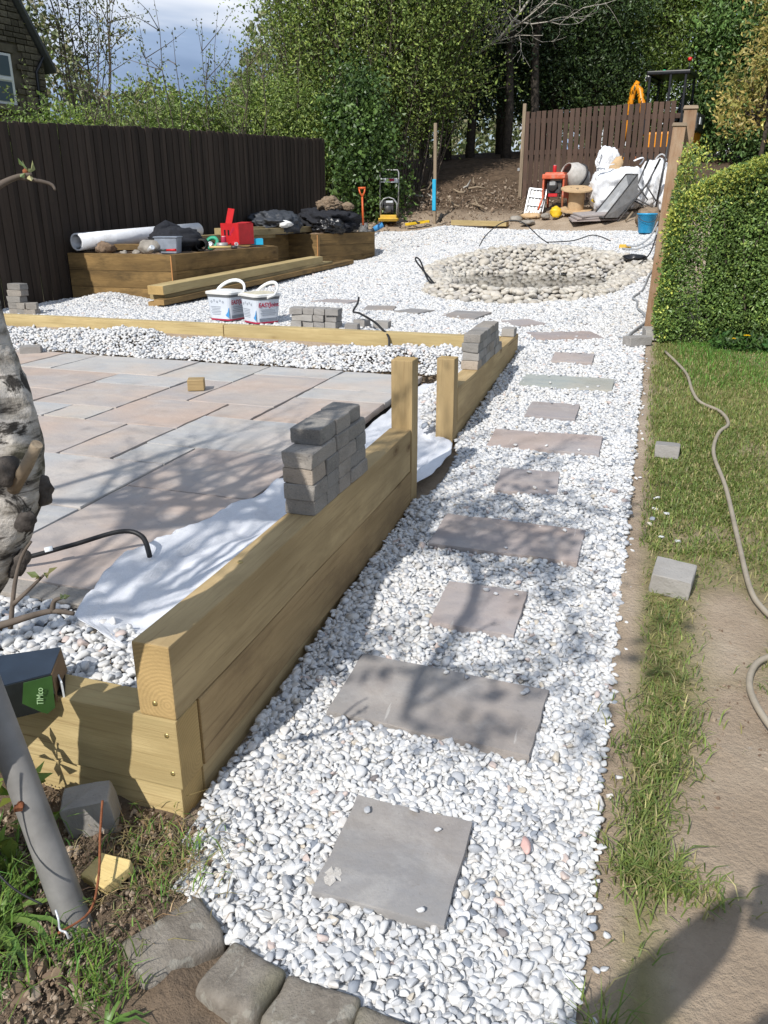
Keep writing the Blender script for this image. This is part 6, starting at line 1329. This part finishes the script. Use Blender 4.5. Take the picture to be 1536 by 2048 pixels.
# dandelions and plants under the hedge
for k, (x_, y_, h) in enumerate([(.70, 7.06, .10), (.80, 7.06, .13)]):
    t_ = thing('dandelion', ['smaller yellow dandelion flower, left of the two by the hedge', 'larger yellow dandelion flower, right of the two by the hedge'][k], 'flower', gzp(x_, y_, -.01)); MB().tube([(0, 0, 0), (.005, 0, h)], .003, 5).build('stalk', M['pack_green'], t_)
    mb = MB()
    for q in range(34): a = q * 2.4; rad = .026 * math.sqrt((q + 4) / 38) * (1 + .15 * k); mb.add([(0, 0, h), (math.cos(a - .15) * rad, math.sin(a - .15) * rad - .006, h + .012 - rad * .25), (math.cos(a) * rad * 1.1, math.sin(a) * rad * 1.1 - .006, h + .01 - rad * .25), (math.cos(a + .15) * rad, math.sin(a + .15) * rad - .006, h + .012 - rad * .25)], [(0, 1, 2, 3)])
    mb.build('petals', M['flower'], t_)
r = np.random.default_rng(510); lv = Leaves(); n = 800; P = np.stack([r.uniform(.55, 1.4, n), r.uniform(7.0, 7.2, n), np.zeros(n)], 1); P[:, 2] = T(P[:, 0], P[:, 1]) + r.random(n) * .11; lv.add(P, .05, shade((.06, .12, .03), n, r), r, .5, .8); o = link('weeds', lv.mesh('weeds', M['leaf'])); tag(o, 'leafy weeds growing along the foot of the hedge', 'weeds', kind='stuff')

# ------------------------------------------------------------------ grass
def blades(n, xf, hmin, hmax, r, lean=.6, w_=.0022):
    x_, y_ = xf(n); n = len(x_); z_ = T(x_, y_) - .03 + .014; a = r.uniform(0, 6.283, n); h = r.uniform(hmin, hmax, n); l_ = h * r.uniform(.2, 1.3, n) * lean
    b = np.stack([x_, y_, z_], 1); d = np.stack([np.cos(a), np.sin(a), np.zeros(n)], 1); s_ = np.stack([-np.sin(a), np.cos(a), np.zeros(n)], 1) * w_
    m = b + d * (l_ * .35)[:, None] + np.array([0, 0, 1]) * (h * .6)[:, None]; tip = b + d * l_[:, None] + np.array([0, 0, 1]) * (h * (1 - .3 * np.minimum(l_ / h, 1)))[:, None]
    V = np.stack([b - s_, b + s_, m + s_ * .8, m - s_ * .8, tip], 1); return V, n
def grass_mesh(name, parts, mat):
    Vs, Fs, Cs, off = [], [], [], 0
    for V, c in parts:
        n = len(V); Vs.append(V.reshape(-1, 3)); i = np.arange(n)[:, None] * 5 + off; Fs += [np.concatenate([i + 0, i + 1, i + 2], 1), np.concatenate([i + 0, i + 2, i + 3], 1), np.concatenate([i + 3, i + 2, i + 4], 1)]; Cs.append(np.repeat(c, 5, 0)); off += n * 5
    return np_mesh(name, np.concatenate(Vs), np.concatenate(Fs), mat, False, np.concatenate(Cs))
r = np.random.default_rng(600)
def lawn_pts(x0, x1, y0, y1, pw):
    def f(n):
        x_ = r.uniform(x0, x1, n); y_ = r.uniform(y0, y1, n); k = r.random(n) < grassmask(x_, y_) ** pw; return x_[k], y_[k]
    return f
GREEN = np.array([(.175, .235, .062), (.22, .26, .075), (.31, .285, .12), (.40, .34, .18), (.135, .19, .052)])
def gcol(n, y_=None): return np.clip(GREEN[r.choice(5, n, p=[.30, .24, .18, .10, .18])] * np.exp(r.normal(0, .22, (n, 1))), .01, .8)
parts = []
for (n, x1, y0, y1, h0, h1, pw, ln) in ((26000, 1.7, 1.3, 3.2, .014, .042, 2.0, 1.5), (26000, 1.1, 3.2, 5.0, .015, .04, 1.0, 1.1), (26000, 1.7, 5.0, 7.3, .015, .045, .8, .9)):
    V, m = blades(n, lawn_pts(.06, x1, y0, y1, pw), h0, h1, r, ln, .0019 if y1 < 3.5 else .0026); parts.append((V, gcol(m)))
lusht = lambda n: (.25 + 1.5 * r.random(n) ** .75, 7.2 - 1.3 * r.random(n) ** 1.8); V, m = blades(7000, lusht, .02, .06, r, .7, .0026); parts.append((V, shade((.13, .27, .05), m, r)))
for (cx, cy, sx, sy, n, h) in ((.125, 1.55, .035, .06, 300, .07), (.16, 1.52, .04, .035, 200, .085), (.135, 1.72, .04, .06, 220, .055), (.16, 1.92, .05, .08, 380, .06), (.20, 2.1, .06, .08, 300, .055), (.075, 1.10, .02, .04, 60, .11), (.23, 1.50, .05, .03, 160, .06)):
    f = lambda q, cx=cx, cy=cy, sx=sx, sy=sy: (r.normal(cx, sx, q), r.normal(cy, sy, q)); V, m = blades(n, f, h * .5, h, r, 1.1, .0021); parts.append((V, gcol(m)))
o = link('grass', grass_mesh('grass', parts, M['blade'])); tag(o, 'thin worn grass right of the gravel path', 'grass', kind='stuff')
# left foreground grass and weeds
parts = []
for (cx, cy, sx, sy, n, h) in ((-1.0, 1.24, .1, .06, 70, .05), (-.90, 1.20, .05, .07, 110, .05), (-.98, .96, .06, .03, 120, .06), (-1.16, .86, .08, .05, 260, .10), (-1.24, 1.0, .05, .08, 220, .12), (-.86, .92, .04, .03, 90, .06)):
    f = lambda q, cx=cx, cy=cy, sx=sx, sy=sy: (r.normal(cx, sx, q), r.normal(cy, sy, q)); V, m = blades(n, f, h * .4, h, r, 1.0, .0018); V[:, :, 2] += .03; parts.append((V, shade((.14, .23, .05), m, r, .3)))
f = lambda q: (r.normal(-.95, .09, q), r.normal(1.2, .07, q)); V, m = blades(420, f, .015, .035, r, 2.6, .0012); V[:, :, 2] += .03; parts.append((V, shade((.32, .25, .13), m, r)))
o = link('grass', grass_mesh('grass', parts, M['blade'])); tag(o, 'tufts of grass and dry roots on the soil left of the setts', 'grass', kind='stuff')
# strap leaved plants
def strap_plant(loc, n, L_, w_, lab, seed, cols, spread=1.0, name='strap_leaf_plant', az=(0, 6.28)):
    rr = random.Random(seed); t_ = thing(name, lab, 'plant', loc)
    for k in range(n):
        a = rr.uniform(*az); ln = L_ * rr.uniform(.6, 1.1); mb = MB(); m = 7; vs_ = []
        for q in range(m + 1):
            u = q / m; out = ln * spread * (u ** 1.25) * .8; z_ = ln * (.85 * u - .62 * u * u * rr.uniform(.9, 1.3)); wd = w_ * (1 - u) ** .5 * (.6 + .8 * u if u < .5 else 1.0) * .5
            c, s = math.cos(a), math.sin(a); vs_ += [(c * out - s * wd, s * out + c * wd, z_ + wd * .3), (c * out, s * out, z_), (c * out + s * wd, s * out - c * wd, z_ + wd * .3)]
        mb.add(vs_, [(q * 3 + e_, q * 3 + e_ + 1, q * 3 + e_ + 4, q * 3 + e_ + 3) for q in range(m) for e_ in (0, 1)], 0, True); me = mb.mesh('leaf_blade', M['leaf_gloss'])
        at_ = me.attributes.new('col', 'FLOAT_COLOR', 'POINT'); c_ = cols[rr.randint(0, len(cols) - 1)]; at_.data.foreach_set('color', np.tile(np.array([*c_, 1.0], dtype=np.float32), len(me.vertices))); link('leaf_blade', me, t_)
    return t_
SG = [(.12, .21, .045), (.09, .17, .035), (.16, .24, .06)]
strap_plant((-1.20, .98, .03), 13, .26, .022, 'clump of broad strap-shaped green leaves at the lower left edge', 3, SG, az=(-1.2, 1.6))
strap_plant((-1.36, 1.10, .03), 12, .28, .02, 'clump of upright green strap leaves behind the leaning pipe', 5, SG, .6)
strap_plant((-.83, .86, .03), 4, .14, .012, 'few narrow green leaves beside the setts at the bottom', 7, SG, .8)
def shoot(loc, h, lab, seed, n=9):
    rr = random.Random(seed); t_ = thing('leafy_shoot', lab, 'plant', loc); mb = MB(); P = [(0, 0, 0)]
    for k in range(5): P.append((P[-1][0] + rr.uniform(-.02, .02), P[-1][1] + rr.uniform(-.02, .02), (k + 1) * h / 5))
    mb.tube(P, [.006, .005, .005, .004, .003, .002], 6); mb.build('stem', M['twig'], t_); r_ = np.random.default_rng(seed); lv = Leaves(); A = np.array(P)[r_.integers(2, 6, n * 3)]; lv.add(A + r_.normal(size=A.shape) * .006, .055, shade((.17, .24, .05), len(A), r_, .2), r_, .42, .4); link('leaves', lv.mesh('leaves', M['leaf']), t_)
shoot((-1.27, 1.19, .05), .20, 'young leafy shoot left of the leaning pipe, nearer', 11); shoot((-1.34, 1.24, .05), .26, 'young leafy shoot behind the nearer one at the left edge', 12); shoot((-1.24, 1.08, .05), .12, 'short young shoot at the foot of the leaning pipe', 13)
shoot((.06, .98, .05), .07, 'small broad-leaved weed in the shadow at the bottom right', 15, 6)
# crumbs of soil
SOILPAL = np.array([(.22, .16, .11), (.29, .22, .16), (.36, .29, .22), (.17, .12, .085)]); LOD[7] = pebble_variants(2, 8, 91, (.3, .75)); LOD[8] = pebble_variants(1, 8, 92, (.4, .85))
M['crumb'] = NT('soil_crumb', .95, .1).mat; _t = M['crumb'].node_tree; _a = _t.nodes.new('ShaderNodeAttribute'); _a.attribute_name = 'col'; _t.links.new(_a.outputs['Color'], _t.nodes['Principled BSDF'].inputs['Base Color'])
def crumbs(lab, gens):
    p = Pebbles(); r = np.random.default_rng(len(lab))
    for (xf, n, s0, s1, lod, lift) in gens:
        x_, y_ = xf(r, n); s = s0 * (s1 / s0) ** (r.random(n) ** 2.2); V = np.stack([x_, y_, T(x_, y_) - .03 + lift + s * .2], 1); p.add(V, s, lod, r, 1.2, SOILPAL)
    o = p.build('soil_crumbs', M['crumb'], False); tag(o, lab, 'soil', kind='stuff')
def box_(x0, x1, y0, y1): return lambda r, n: (r.uniform(x0, x1, n), r.uniform(y0, y1, n))
def gau(cx, cy, sx, sy): return lambda r, n: (r.normal(cx, sx, n), r.normal(cy, sy, n))
crumbs('crumbly brown soil in the near left corner', [(box_(-1.4, -.87, .8, 1.36), 3200, .002, .010, 8, .028), (gau(-1.08, .92, .1, .06), 420, .004, .022, 7, .022), (gau(-.96, 1.25, .09, .05), 300, .004, .016, 7, .022), (gau(-1.25, 1.12, .06, .06), 160, .006, .024, 7, .022)])
crumbs('gritty soil crumbs on the bare ground right of the path', [(box_(.03, .75, .9, 3.3), 3200, .0015, .0055, 8, .012), (box_(.03, .12, 1.0, 6.8), 500, .002, .007, 8, .010), (box_(.3, .8, 1.0, 2.4), 260, .004, .012, 8, .012)])
crumbs('lumpy turned soil around the far heap', [(gau(-3.7, 18.6, 1.0, .7), 1300, .012, .05, 8, .05), (box_(-6, .2, 16.4, 18.2), 1100, .008, .035, 8, .05), (box_(-5.95, -5.4, 13.38, 13.6), 60, .02, .06, 8, .44)])
mb = MB(); mb.prism([(-.045, -.035), (.035, -.04), (.055, .022), (.045, .038), (-.038, .028)], 2, 0, .028); o = mb.build('timber_offcut', M['offcut'], None, (-1.025, 1.15, .08), (R(14), R(-4), R(-10)), bevel=.002); tag(o, 'pale yellow angled timber offcut on the soil beside the pipe', 'timber offcut')
# leaning pipe
t_ = thing('leaning_pipe', 'dull grey metal pipe leaning left out of the soil in the near corner', 'pipe', (-.955, 1.00, .0))
p0, p1 = Vector((0, 0, -.12)), Vector((-.345, .165, .60)); dd = (p1 - p0).normalized()
mb = MB(); mb.tube([p0.lerp(p1, k / 10) for k in range(11)], [.036, .0355, .035, .0345, .034, .0335, .033, .0325, .032, .0315, .031], 24); mb.build('tube', M['pipe'], t_)
c = p0.lerp(p1, .60); side = Vector((.3, -.9, .1)).normalized(); MB().tube([c + side * .028, c + side * .044], .008, 8).box(c + side * .046, (.016, .010, .012), (.3, .2, .8)).build('rusty_bolt', M['rust'], t_)
wire('black_wire', [(-1.20, .93, .52), (-1.15, .94, .33), (-1.07, .925, .26), (-1.0, .93, .225)], .0022, 'cable', 'thin black wire hanging across the leaning pipe', 'wire'); wire('silver_wire', [(-.985, .945, .20), (-.972, .935, .19), (-.968, .93, .17), (-.95, .925, .175), (-.945, .925, .16)], .0022, 'alu', 'small kinked silver wire lying on the leaning pipe', 'wire')
wire('red_twig', [(-1.09, 1.24, .20), (-1.05, 1.17, .17), (-1.0, 1.09, .14), (-.975, 1.02, .12), (-.995, .95, .13)], .0028, 'rust', 'thin reddish twig crossing in front of the concrete block', 'twig')

# ------------------------------------------------------------------ product bag on the sleeper
t_ = thing('screw_pouch', 'open dark pouch of fixings lying on the near sleeper corner', 'pouch', (-1.395, 1.37, .364), R(38))
mb = MB(); A = [(-.22, -.075, .045), (.075, -.06, .066), (.10, .03, .085), (-.22, .075, .07)]; mb.add(A + [(p[0], p[1], p[2] - .002) for p in A], [(0, 1, 2, 3), (7, 6, 5, 4), (0, 4, 5, 1), (1, 5, 6, 2), (2, 6, 7, 3), (3, 7, 4, 0)]); mb.build('top_panel', M['pack_dark'], t_)
mb = MB(); A = [(-.22, -.078, .044), (.075, -.064, .064), (.062, -.085, -.022), (-.22, -.10, -.03)]; mb.add(A + [(p[0], p[1] + .002, p[2]) for p in A], [(3, 2, 1, 0), (4, 5, 6, 7), (0, 1, 5, 4), (1, 2, 6, 5), (2, 3, 7, 6), (3, 0, 4, 7)]); mb.build('front_panel', M['pack_black'], t_)
mb = MB(); A = [(.012, -.0705, .059), (.077, -.0655, .062), (.074, -.0825, -.018), (.055, -.085, -.03), (.0, -.080, -.004)]; mb.add([(p[0], p[1] - .0025, p[2]) for p in A] + [(p[0], p[1] - .0008, p[2]) for p in A], [(4, 3, 2, 1, 0), (5, 6, 7, 8, 9)] + [(i, (i + 1) % 5, 5 + (i + 1) % 5, 5 + i) for i in range(5)]); mb.build('green_panel', M['pack_green'], t_)
mb = MB(); A = [(.077, -.062, .063), (.10, .03, .083), (.105, .05, .004), (.08, -.07, -.012)]; mb.add(A + [(p[0] - .003, p[1], p[2]) for p in A], [(0, 1, 2, 3), (7, 6, 5, 4), (0, 4, 5, 1), (1, 5, 6, 2), (2, 6, 7, 3), (3, 7, 4, 0)]); mb.build('side_flap', M['pack_card'], t_)
MB().box((.092, -.045, .012), (.004, .045, .05), (0, 0, .2)).build('paper_label', M['print_white'], t_); mb = MB(); mb.box((-.05, 0, .004), (.3, .12, .006)); mb.build('bottom_panel', M['pack_black'], t_)
text('IN-DEX', .034, M['print_white'], t_, (-.055, .0, .066), (R(6), R(-5), R(28))); MB().lathe([(.012, 0), (.014, 0), (.014, .0006), (.012, .0006), (.012, 0)], 20).build('ring_mark', M['steel'], t_, (.015, .008, .0735), (R(6), R(-5), 0))
text('TIMco', .022, M['light_print'], t_, (.045, -.0835, .020), (R(78), R(-84), R(2)), xs=.85); text('IN-DEX', .015, M['print_white'], t_, (-.06, -.0865, .012), (R(80), 0, R(3))); MB().lathe([(0, 0), (.010, 0), (.010, .0008), (0, .0008)], 14).build('lime_dot', M['lime_print'], t_, (-.035, -.088, -.008), (R(80), 0, 0))

# ------------------------------------------------------------------ birch in the left foreground
t_ = thing('birch_tree', 'birch with peeling bark and bare twigs leaning in at the left edge', 'tree', (-1.30, .95, .0))
O = Vector((-1.30, .95, .0))
TP = [(-1.38, .90, -.1), (-1.30, .95, .45), (-1.22, 1.02, .72), (-1.14, 1.08, .88), (-1.095, 1.13, 1.0), (-1.110, 1.17, 1.12), (-1.17, 1.205, 1.26), (-1.23, 1.2, 1.45), (-1.35, 1.05, 1.85), (-1.5, .8, 2.3)]
TR = [.085, .074, .064, .058, .056, .053, .05, .05, .045, .04]
P = smooth_path(TP, 14); n = len(P); rad = list(np.interp(np.linspace(0, 1, n), np.linspace(0, 1, len(TR)), TR)); ns = 40
tb = MB(); tb.tube([p - O for p in P], rad, ns)
for i in range(n * ns):
    v = Vector(tb.v[i]); c = P[i // ns] - O; q = 1 + .20 * float(fbm(np.array([v.z * 11]), np.array([math.atan2(v.y - c.y, v.x - c.x) * 1.6]), 5)[0]) + .22 * float(fbm(np.array([v.z * 34]), np.array([math.atan2(v.y - c.y, v.x - c.x) * 4]), 6)[0]); tb.v[i] = tuple(c + (v - c) * q)
tb.build('trunk', M['birch'], t_)
for k, (c, s_, sd) in enumerate([((-1.052, 1.165, .975), (.04, .045, .07), 3), ((-1.062, 1.09, 1.04), (.05, .05, .055), 4), ((-1.085, 1.09, .85), (.03, .03, .08), 5), ((-1.055, 1.09, .95), (.035, .02, .05), 6)]):
    o = lump('bark_flake', s_, M['bark_flake'], 700 + sd, 2.2, .4, .2, 3, t_, Vector(c) - O, rot=(.2, .3 * k, .5))
mb = MB(); mb.tube([Vector(p) - O for p in [(-1.06, 1.10, 1.02), (-1.01, 1.09, 1.075), (-.975, 1.085, 1.12)]], [.012, .011, .010], 10); mb.build('branch_stub', M['grey_wood'], t_)
def twig(pts, r0, nm='twig', mat='twig'):
    P = smooth_path(pts, 4); m = len(P); mb = MB(); mb.tube([p - O for p in P], [r0 * (1 - .55 * k / m) for k in range(m)], 7); return mb.build(nm, M[mat], t_)
twig([(-1.02, .86, .85), (-.94, .905, .868), (-.905, .925, .878), (-.868, .94, .887), (-.832, .948, .884)], .0075); twig([(-.868, .94, .886), (-.862, .942, .905), (-.848, .945, .912)], .005)
twig([(-.93, .91, .86), (-.925, .93, .93), (-.915, .945, .975), (-.90, .955, 1.0)], .0042); twig([(-.925, .92, .90), (-.90, .935, .925), (-.882, .95, .945)], .004)
twig([(-.86, .80, 1.44), (-.79, .86, 1.515), (-.768, .885, 1.535), (-.75, .90, 1.540)], .0055); twig([(-.765, .89, 1.537), (-.735, .91, 1.53), (-.728, .912, 1.522)], .003)
r_ = np.random.default_rng(8); lv = Leaves(); A = np.array([(-.882, .95, .945)] * 6 + [(-.752, .90, 1.542)] * 7 + [(-.848, .945, .912)] * 3) + r_.normal(size=(16, 3)) * .003 - np.array(O); lv.add(A, .016, shade((.25, .27, .12), 16, r_), r_, .5, .3); link('bud_leaves', lv.mesh('bud_leaves', M['leaf']), t_)
MB().lathe([(0, -.004), (.004, -.002), (.004, .002), (0, .005)], 8).build('bud', M['rust'], t_, Vector((-.757, .898, 1.543)) - O)
w_ = Wood(); rr = random.Random(31)
def limb(pts, r0, r1):
    P = smooth_path(pts, 4); m = len(P); w_.mb.tube([p - O for p in P], [r0 + (r1 - r0) * k / m for k in range(m)], 7); return P
# long limb over the path side
LB = limb([(-1.38, 1.0, 1.9), (-1.25, .9, 2.15), (-1.12, .6, 2.25), (-1.05, .2, 2.3), (-1.15, -.4, 2.4), (-1.2, -.9, 2.6)], .035, .012)
for k in range(16):
    p = LB[rr.randint(3, len(LB) - 1)]; w_.branch(p - O, (rr.uniform(-.5, .9), rr.uniform(-.7, .5), rr.uniform(.1, .8)), rr.uniform(.35, .75), .010, 2, rr, .35, .1, 2, 2, 5, .65, .7)
ntip_leaf = len(w_.tips)
LA = limb([(-1.5, .8, 2.28), (-1.8, .3, 2.6), (-2.3, -.3, 2.9), (-2.6, -.8, 3.2)], .045, .02)
LC = limb([(-1.42, .95, 2.05), (-1.9, .7, 2.25), (-2.5, .4, 2.4), (-3.2, .0, 2.6)], .04, .018)
LD = limb([(-1.45, .9, 2.1), (-1.7, .2, 2.25), (-2.0, -.4, 2.4), (-2.4, -1.1, 2.6)], .04, .018)
for (Q, n_) in ((LA, 20), (LC, 24), (LD, 16)):
    for k in range(n_):
        p = Q[rr.randint(2, len(Q) - 1)]; w_.branch(p - O, (rr.gauss(-.1, .45), rr.gauss(0, .45), 1.0), rr.uniform(.6, 1.1), .021, 2, rr, .3, .12, 3, 1, 5, .7, .45)
w_.mb.build('boughs', M['twig'], t_)
lv = Leaves(); A = np.array([tuple(p) for p, d in w_.tips]); B = A[:ntip_leaf]; B = np.repeat(B, 3, 0) + r_.normal(size=(len(B) * 3, 3)) * .045; lv.add(B, .05, shade((.2, .26, .07), len(B), r_), r_, .7, .5)
C = A[ntip_leaf:]; C = C[r_.random(len(C)) < .35] ; C = C + r_.normal(size=C.shape) * .015; lv.add(C, .032, shade((.2, .24, .07), len(C), r_), r_, .6, .3); link('crown', lv.mesh('crown', M['leaf']), t_)
print('birch tips', len(w_.tips), 'verts', len(w_.mb.v))

# ------------------------------------------------------------------ stone house far left
H = (-17.55, 22.2, .6); t_ = thing('stone_house', 'dark stone house with a steep gable seen over the left fence', 'house', H, R(78))
# local x to the left is negative; gable wall plane at y = 0, right corner at x = 0
ev, rg, wd = 4.98, 11.4, 7.4
mb = MB(); mb.prism([(0, -.4), (0, ev), (-wd / 2, rg), (-wd, ev), (-wd, -.4)], 1, 0, 8.0); mb.build('wall', M['mortar'], t_)
mb = MB()
for s in (0, 1):
    xa, xb = (.25, -wd / 2) if s == 0 else (-wd - .25, -wd / 2); za = ev - .35
    A = [(xa, -.22, za), (xb, -.22, rg + .05), (xb, 8.2, rg + .05), (xa, 8.2, za)]; mb.add(A + [(p[0], p[1], p[2] + .16) for p in A], [(0, 1, 2, 3), (7, 6, 5, 4), (0, 4, 5, 1), (1, 5, 6, 2), (2, 6, 7, 3), (3, 7, 4, 0)])
rf = mb.build('roof', M['slate'], t_); MB().box((-wd / 2, 1.0, rg + .6), (.8, .6, 1.4)).build('chimney', M['house_stone'], rf)
stm = [MB().box((0, 0, 0), (1, 1, 1)).mesh('stone', M['house_stone'], bevel=.0)]
for me in stm: pass
rr = random.Random(3); cnt = 0; z_ = 2.9
WIN = (-2.05, -1.15, 3.65, 4.95)
while z_ < 8.4:
    h = rr.uniform(.12, .22); xm = 0 if z_ + h < ev else -(z_ + h - ev) / (rg - ev) * wd / 2; x_ = xm - .03
    while x_ > -2.15 and cnt < 300:
        w1 = rr.uniform(.18, .46)
        if not (x_ > WIN[0] - .05 and x_ - w1 < WIN[1] + .05 and z_ + h > WIN[2] - .1 and z_ < WIN[3] + .2):
            link('stone', stm[0], t_, (x_ - w1 / 2, -.02, z_ + h / 2), (0, 0, 0), (w1 - .03, .07 + rr.uniform(0, .03), h - .03)); cnt += 1
        x_ -= w1
    z_ += h
wn_ = MB().box((-1.6, -.05, 4.3), (.9, .1, 1.3)).build('window', M['white_frame'], t_, bevel=.01)
for (zc, hh) in ((4.63, .5), (3.98, .5)): MB().box((-1.6, -.105, zc), (.7, .02, hh)).build('pane', M['glass'], wn_)
MB().box((-1.6, -.115, 4.3), (.74, .03, .07)).build('sash_bar', M['white_frame'], wn_); MB().box((-1.6, -.08, 3.57), (1.05, .2, .12)).build('sill', M['house_stone'], wn_); MB().box((-1.6, -.06, 5.08), (1.1, .12, .2)).build('lintel', M['house_stone'], wn_)
mb = MB(); mb.tube([(-.35, -.1, 0), (-.35, -.1, 4.6), (-.1, -.15, 5.0)], .05, 8); mb.build('drainpipe', M['black_plastic'], t_)

# ------------------------------------------------------------------ the photographer (casts the shadow at the lower right)
def skin_body():
    bm = bmesh.new(); V = {}
    pts = dict(pel=(.0, -.52, .86, .13), bel=(0, -.52, 1.02, .125), che=(0, -.51, 1.22, .135), nek=(0, -.48, 1.385, .05), hd=(0, -.45, 1.50, .085), ht=(0, -.45, 1.585, .07),
      sl=(-.18, -.50, 1.31, .085), el=(-.33, -.25, 1.15, .075), wl=(-.08, -.075, 1.385, .055), sr=(.17, -.50, 1.31, .07), er=(.31, -.25, 1.15, .075), wr=(.115, -.075, 1.385, .055),
      hl=(-.10, -.52, .80, .09), kl=(-.12, -.50, .44, .06), al=(-.12, -.54, .02, .04), fl=(-.13, -.36, -.03, .035), hr=(.10, -.52, .80, .09), kr=(.12, -.50, .44, .06), ar=(.12, -.54, .02, .04), fr=(.14, -.36, -.03, .035), pl=(-.035, -.05, 1.43, .034), pr=(.085, -.05, 1.43, .034))
    ed = ['pel bel', 'bel che', 'che nek', 'nek hd', 'hd ht', 'che sl', 'sl el', 'el wl', 'wl pl', 'che sr', 'sr er', 'er wr', 'wr pr', 'pel hl', 'hl kl', 'kl al', 'al fl', 'pel hr', 'hr kr', 'kr ar', 'ar fr']
    for sgn, pre, bx_ in ((-1, 'l', -.035), (1, 'r', .075)):
        for f_ in range(5):
            a, b = '%sf%da' % (pre, f_), '%sf%db' % (pre, f_); z_ = 1.405 + f_ * .019
            if f_ == 4: pts[a] = (bx_ - sgn * .01, -.035, 1.455, .009); pts[b] = (bx_ - sgn * .035, -.035, 1.47, .008)
            else: pts[a] = (bx_ + sgn * .012, -.018, z_, .009); pts[b] = (bx_ - sgn * .018, -.008, z_ + .004, .008)
            ed += ['p%s %s' % (pre, a), '%s %s' % (a, b)]
    names = list(pts)
    me = bpy.data.meshes.new('person'); ix = {n_: i for i, n_ in enumerate(names)}
    me.from_pydata([pts[n_][:3] for n_ in names], [tuple(ix[q] for q in e_.split()) for e_ in ed], [])
    o = bpy.data.objects.new('person', me); COL.objects.link(o); md = o.modifiers.new('skin', 'SKIN'); md.use_smooth_shade = True
    for i, n_ in enumerate(names): r_ = pts[n_][3]; me.skin_vertices[0].data[i].radius = (r_, r_); me.skin_vertices[0].data[i].use_root = (n_ == 'pel')
    sb = o.modifiers.new('sub', 'SUBSURF'); sb.levels = 1; sb.render_levels = 1; me.materials.append(M['jacket']); return o
o = skin_body(); tag(o, 'person in dark clothes holding up a phone, only their shadow in view', 'person')
MB().box((.030, -.020, 1.462), (.074, .008, .155)).build('phone', M['black_plastic'], None, bevel=.002); tag(bpy.data.objects['phone'], 'black phone held up, only its shadow in view', 'phone')
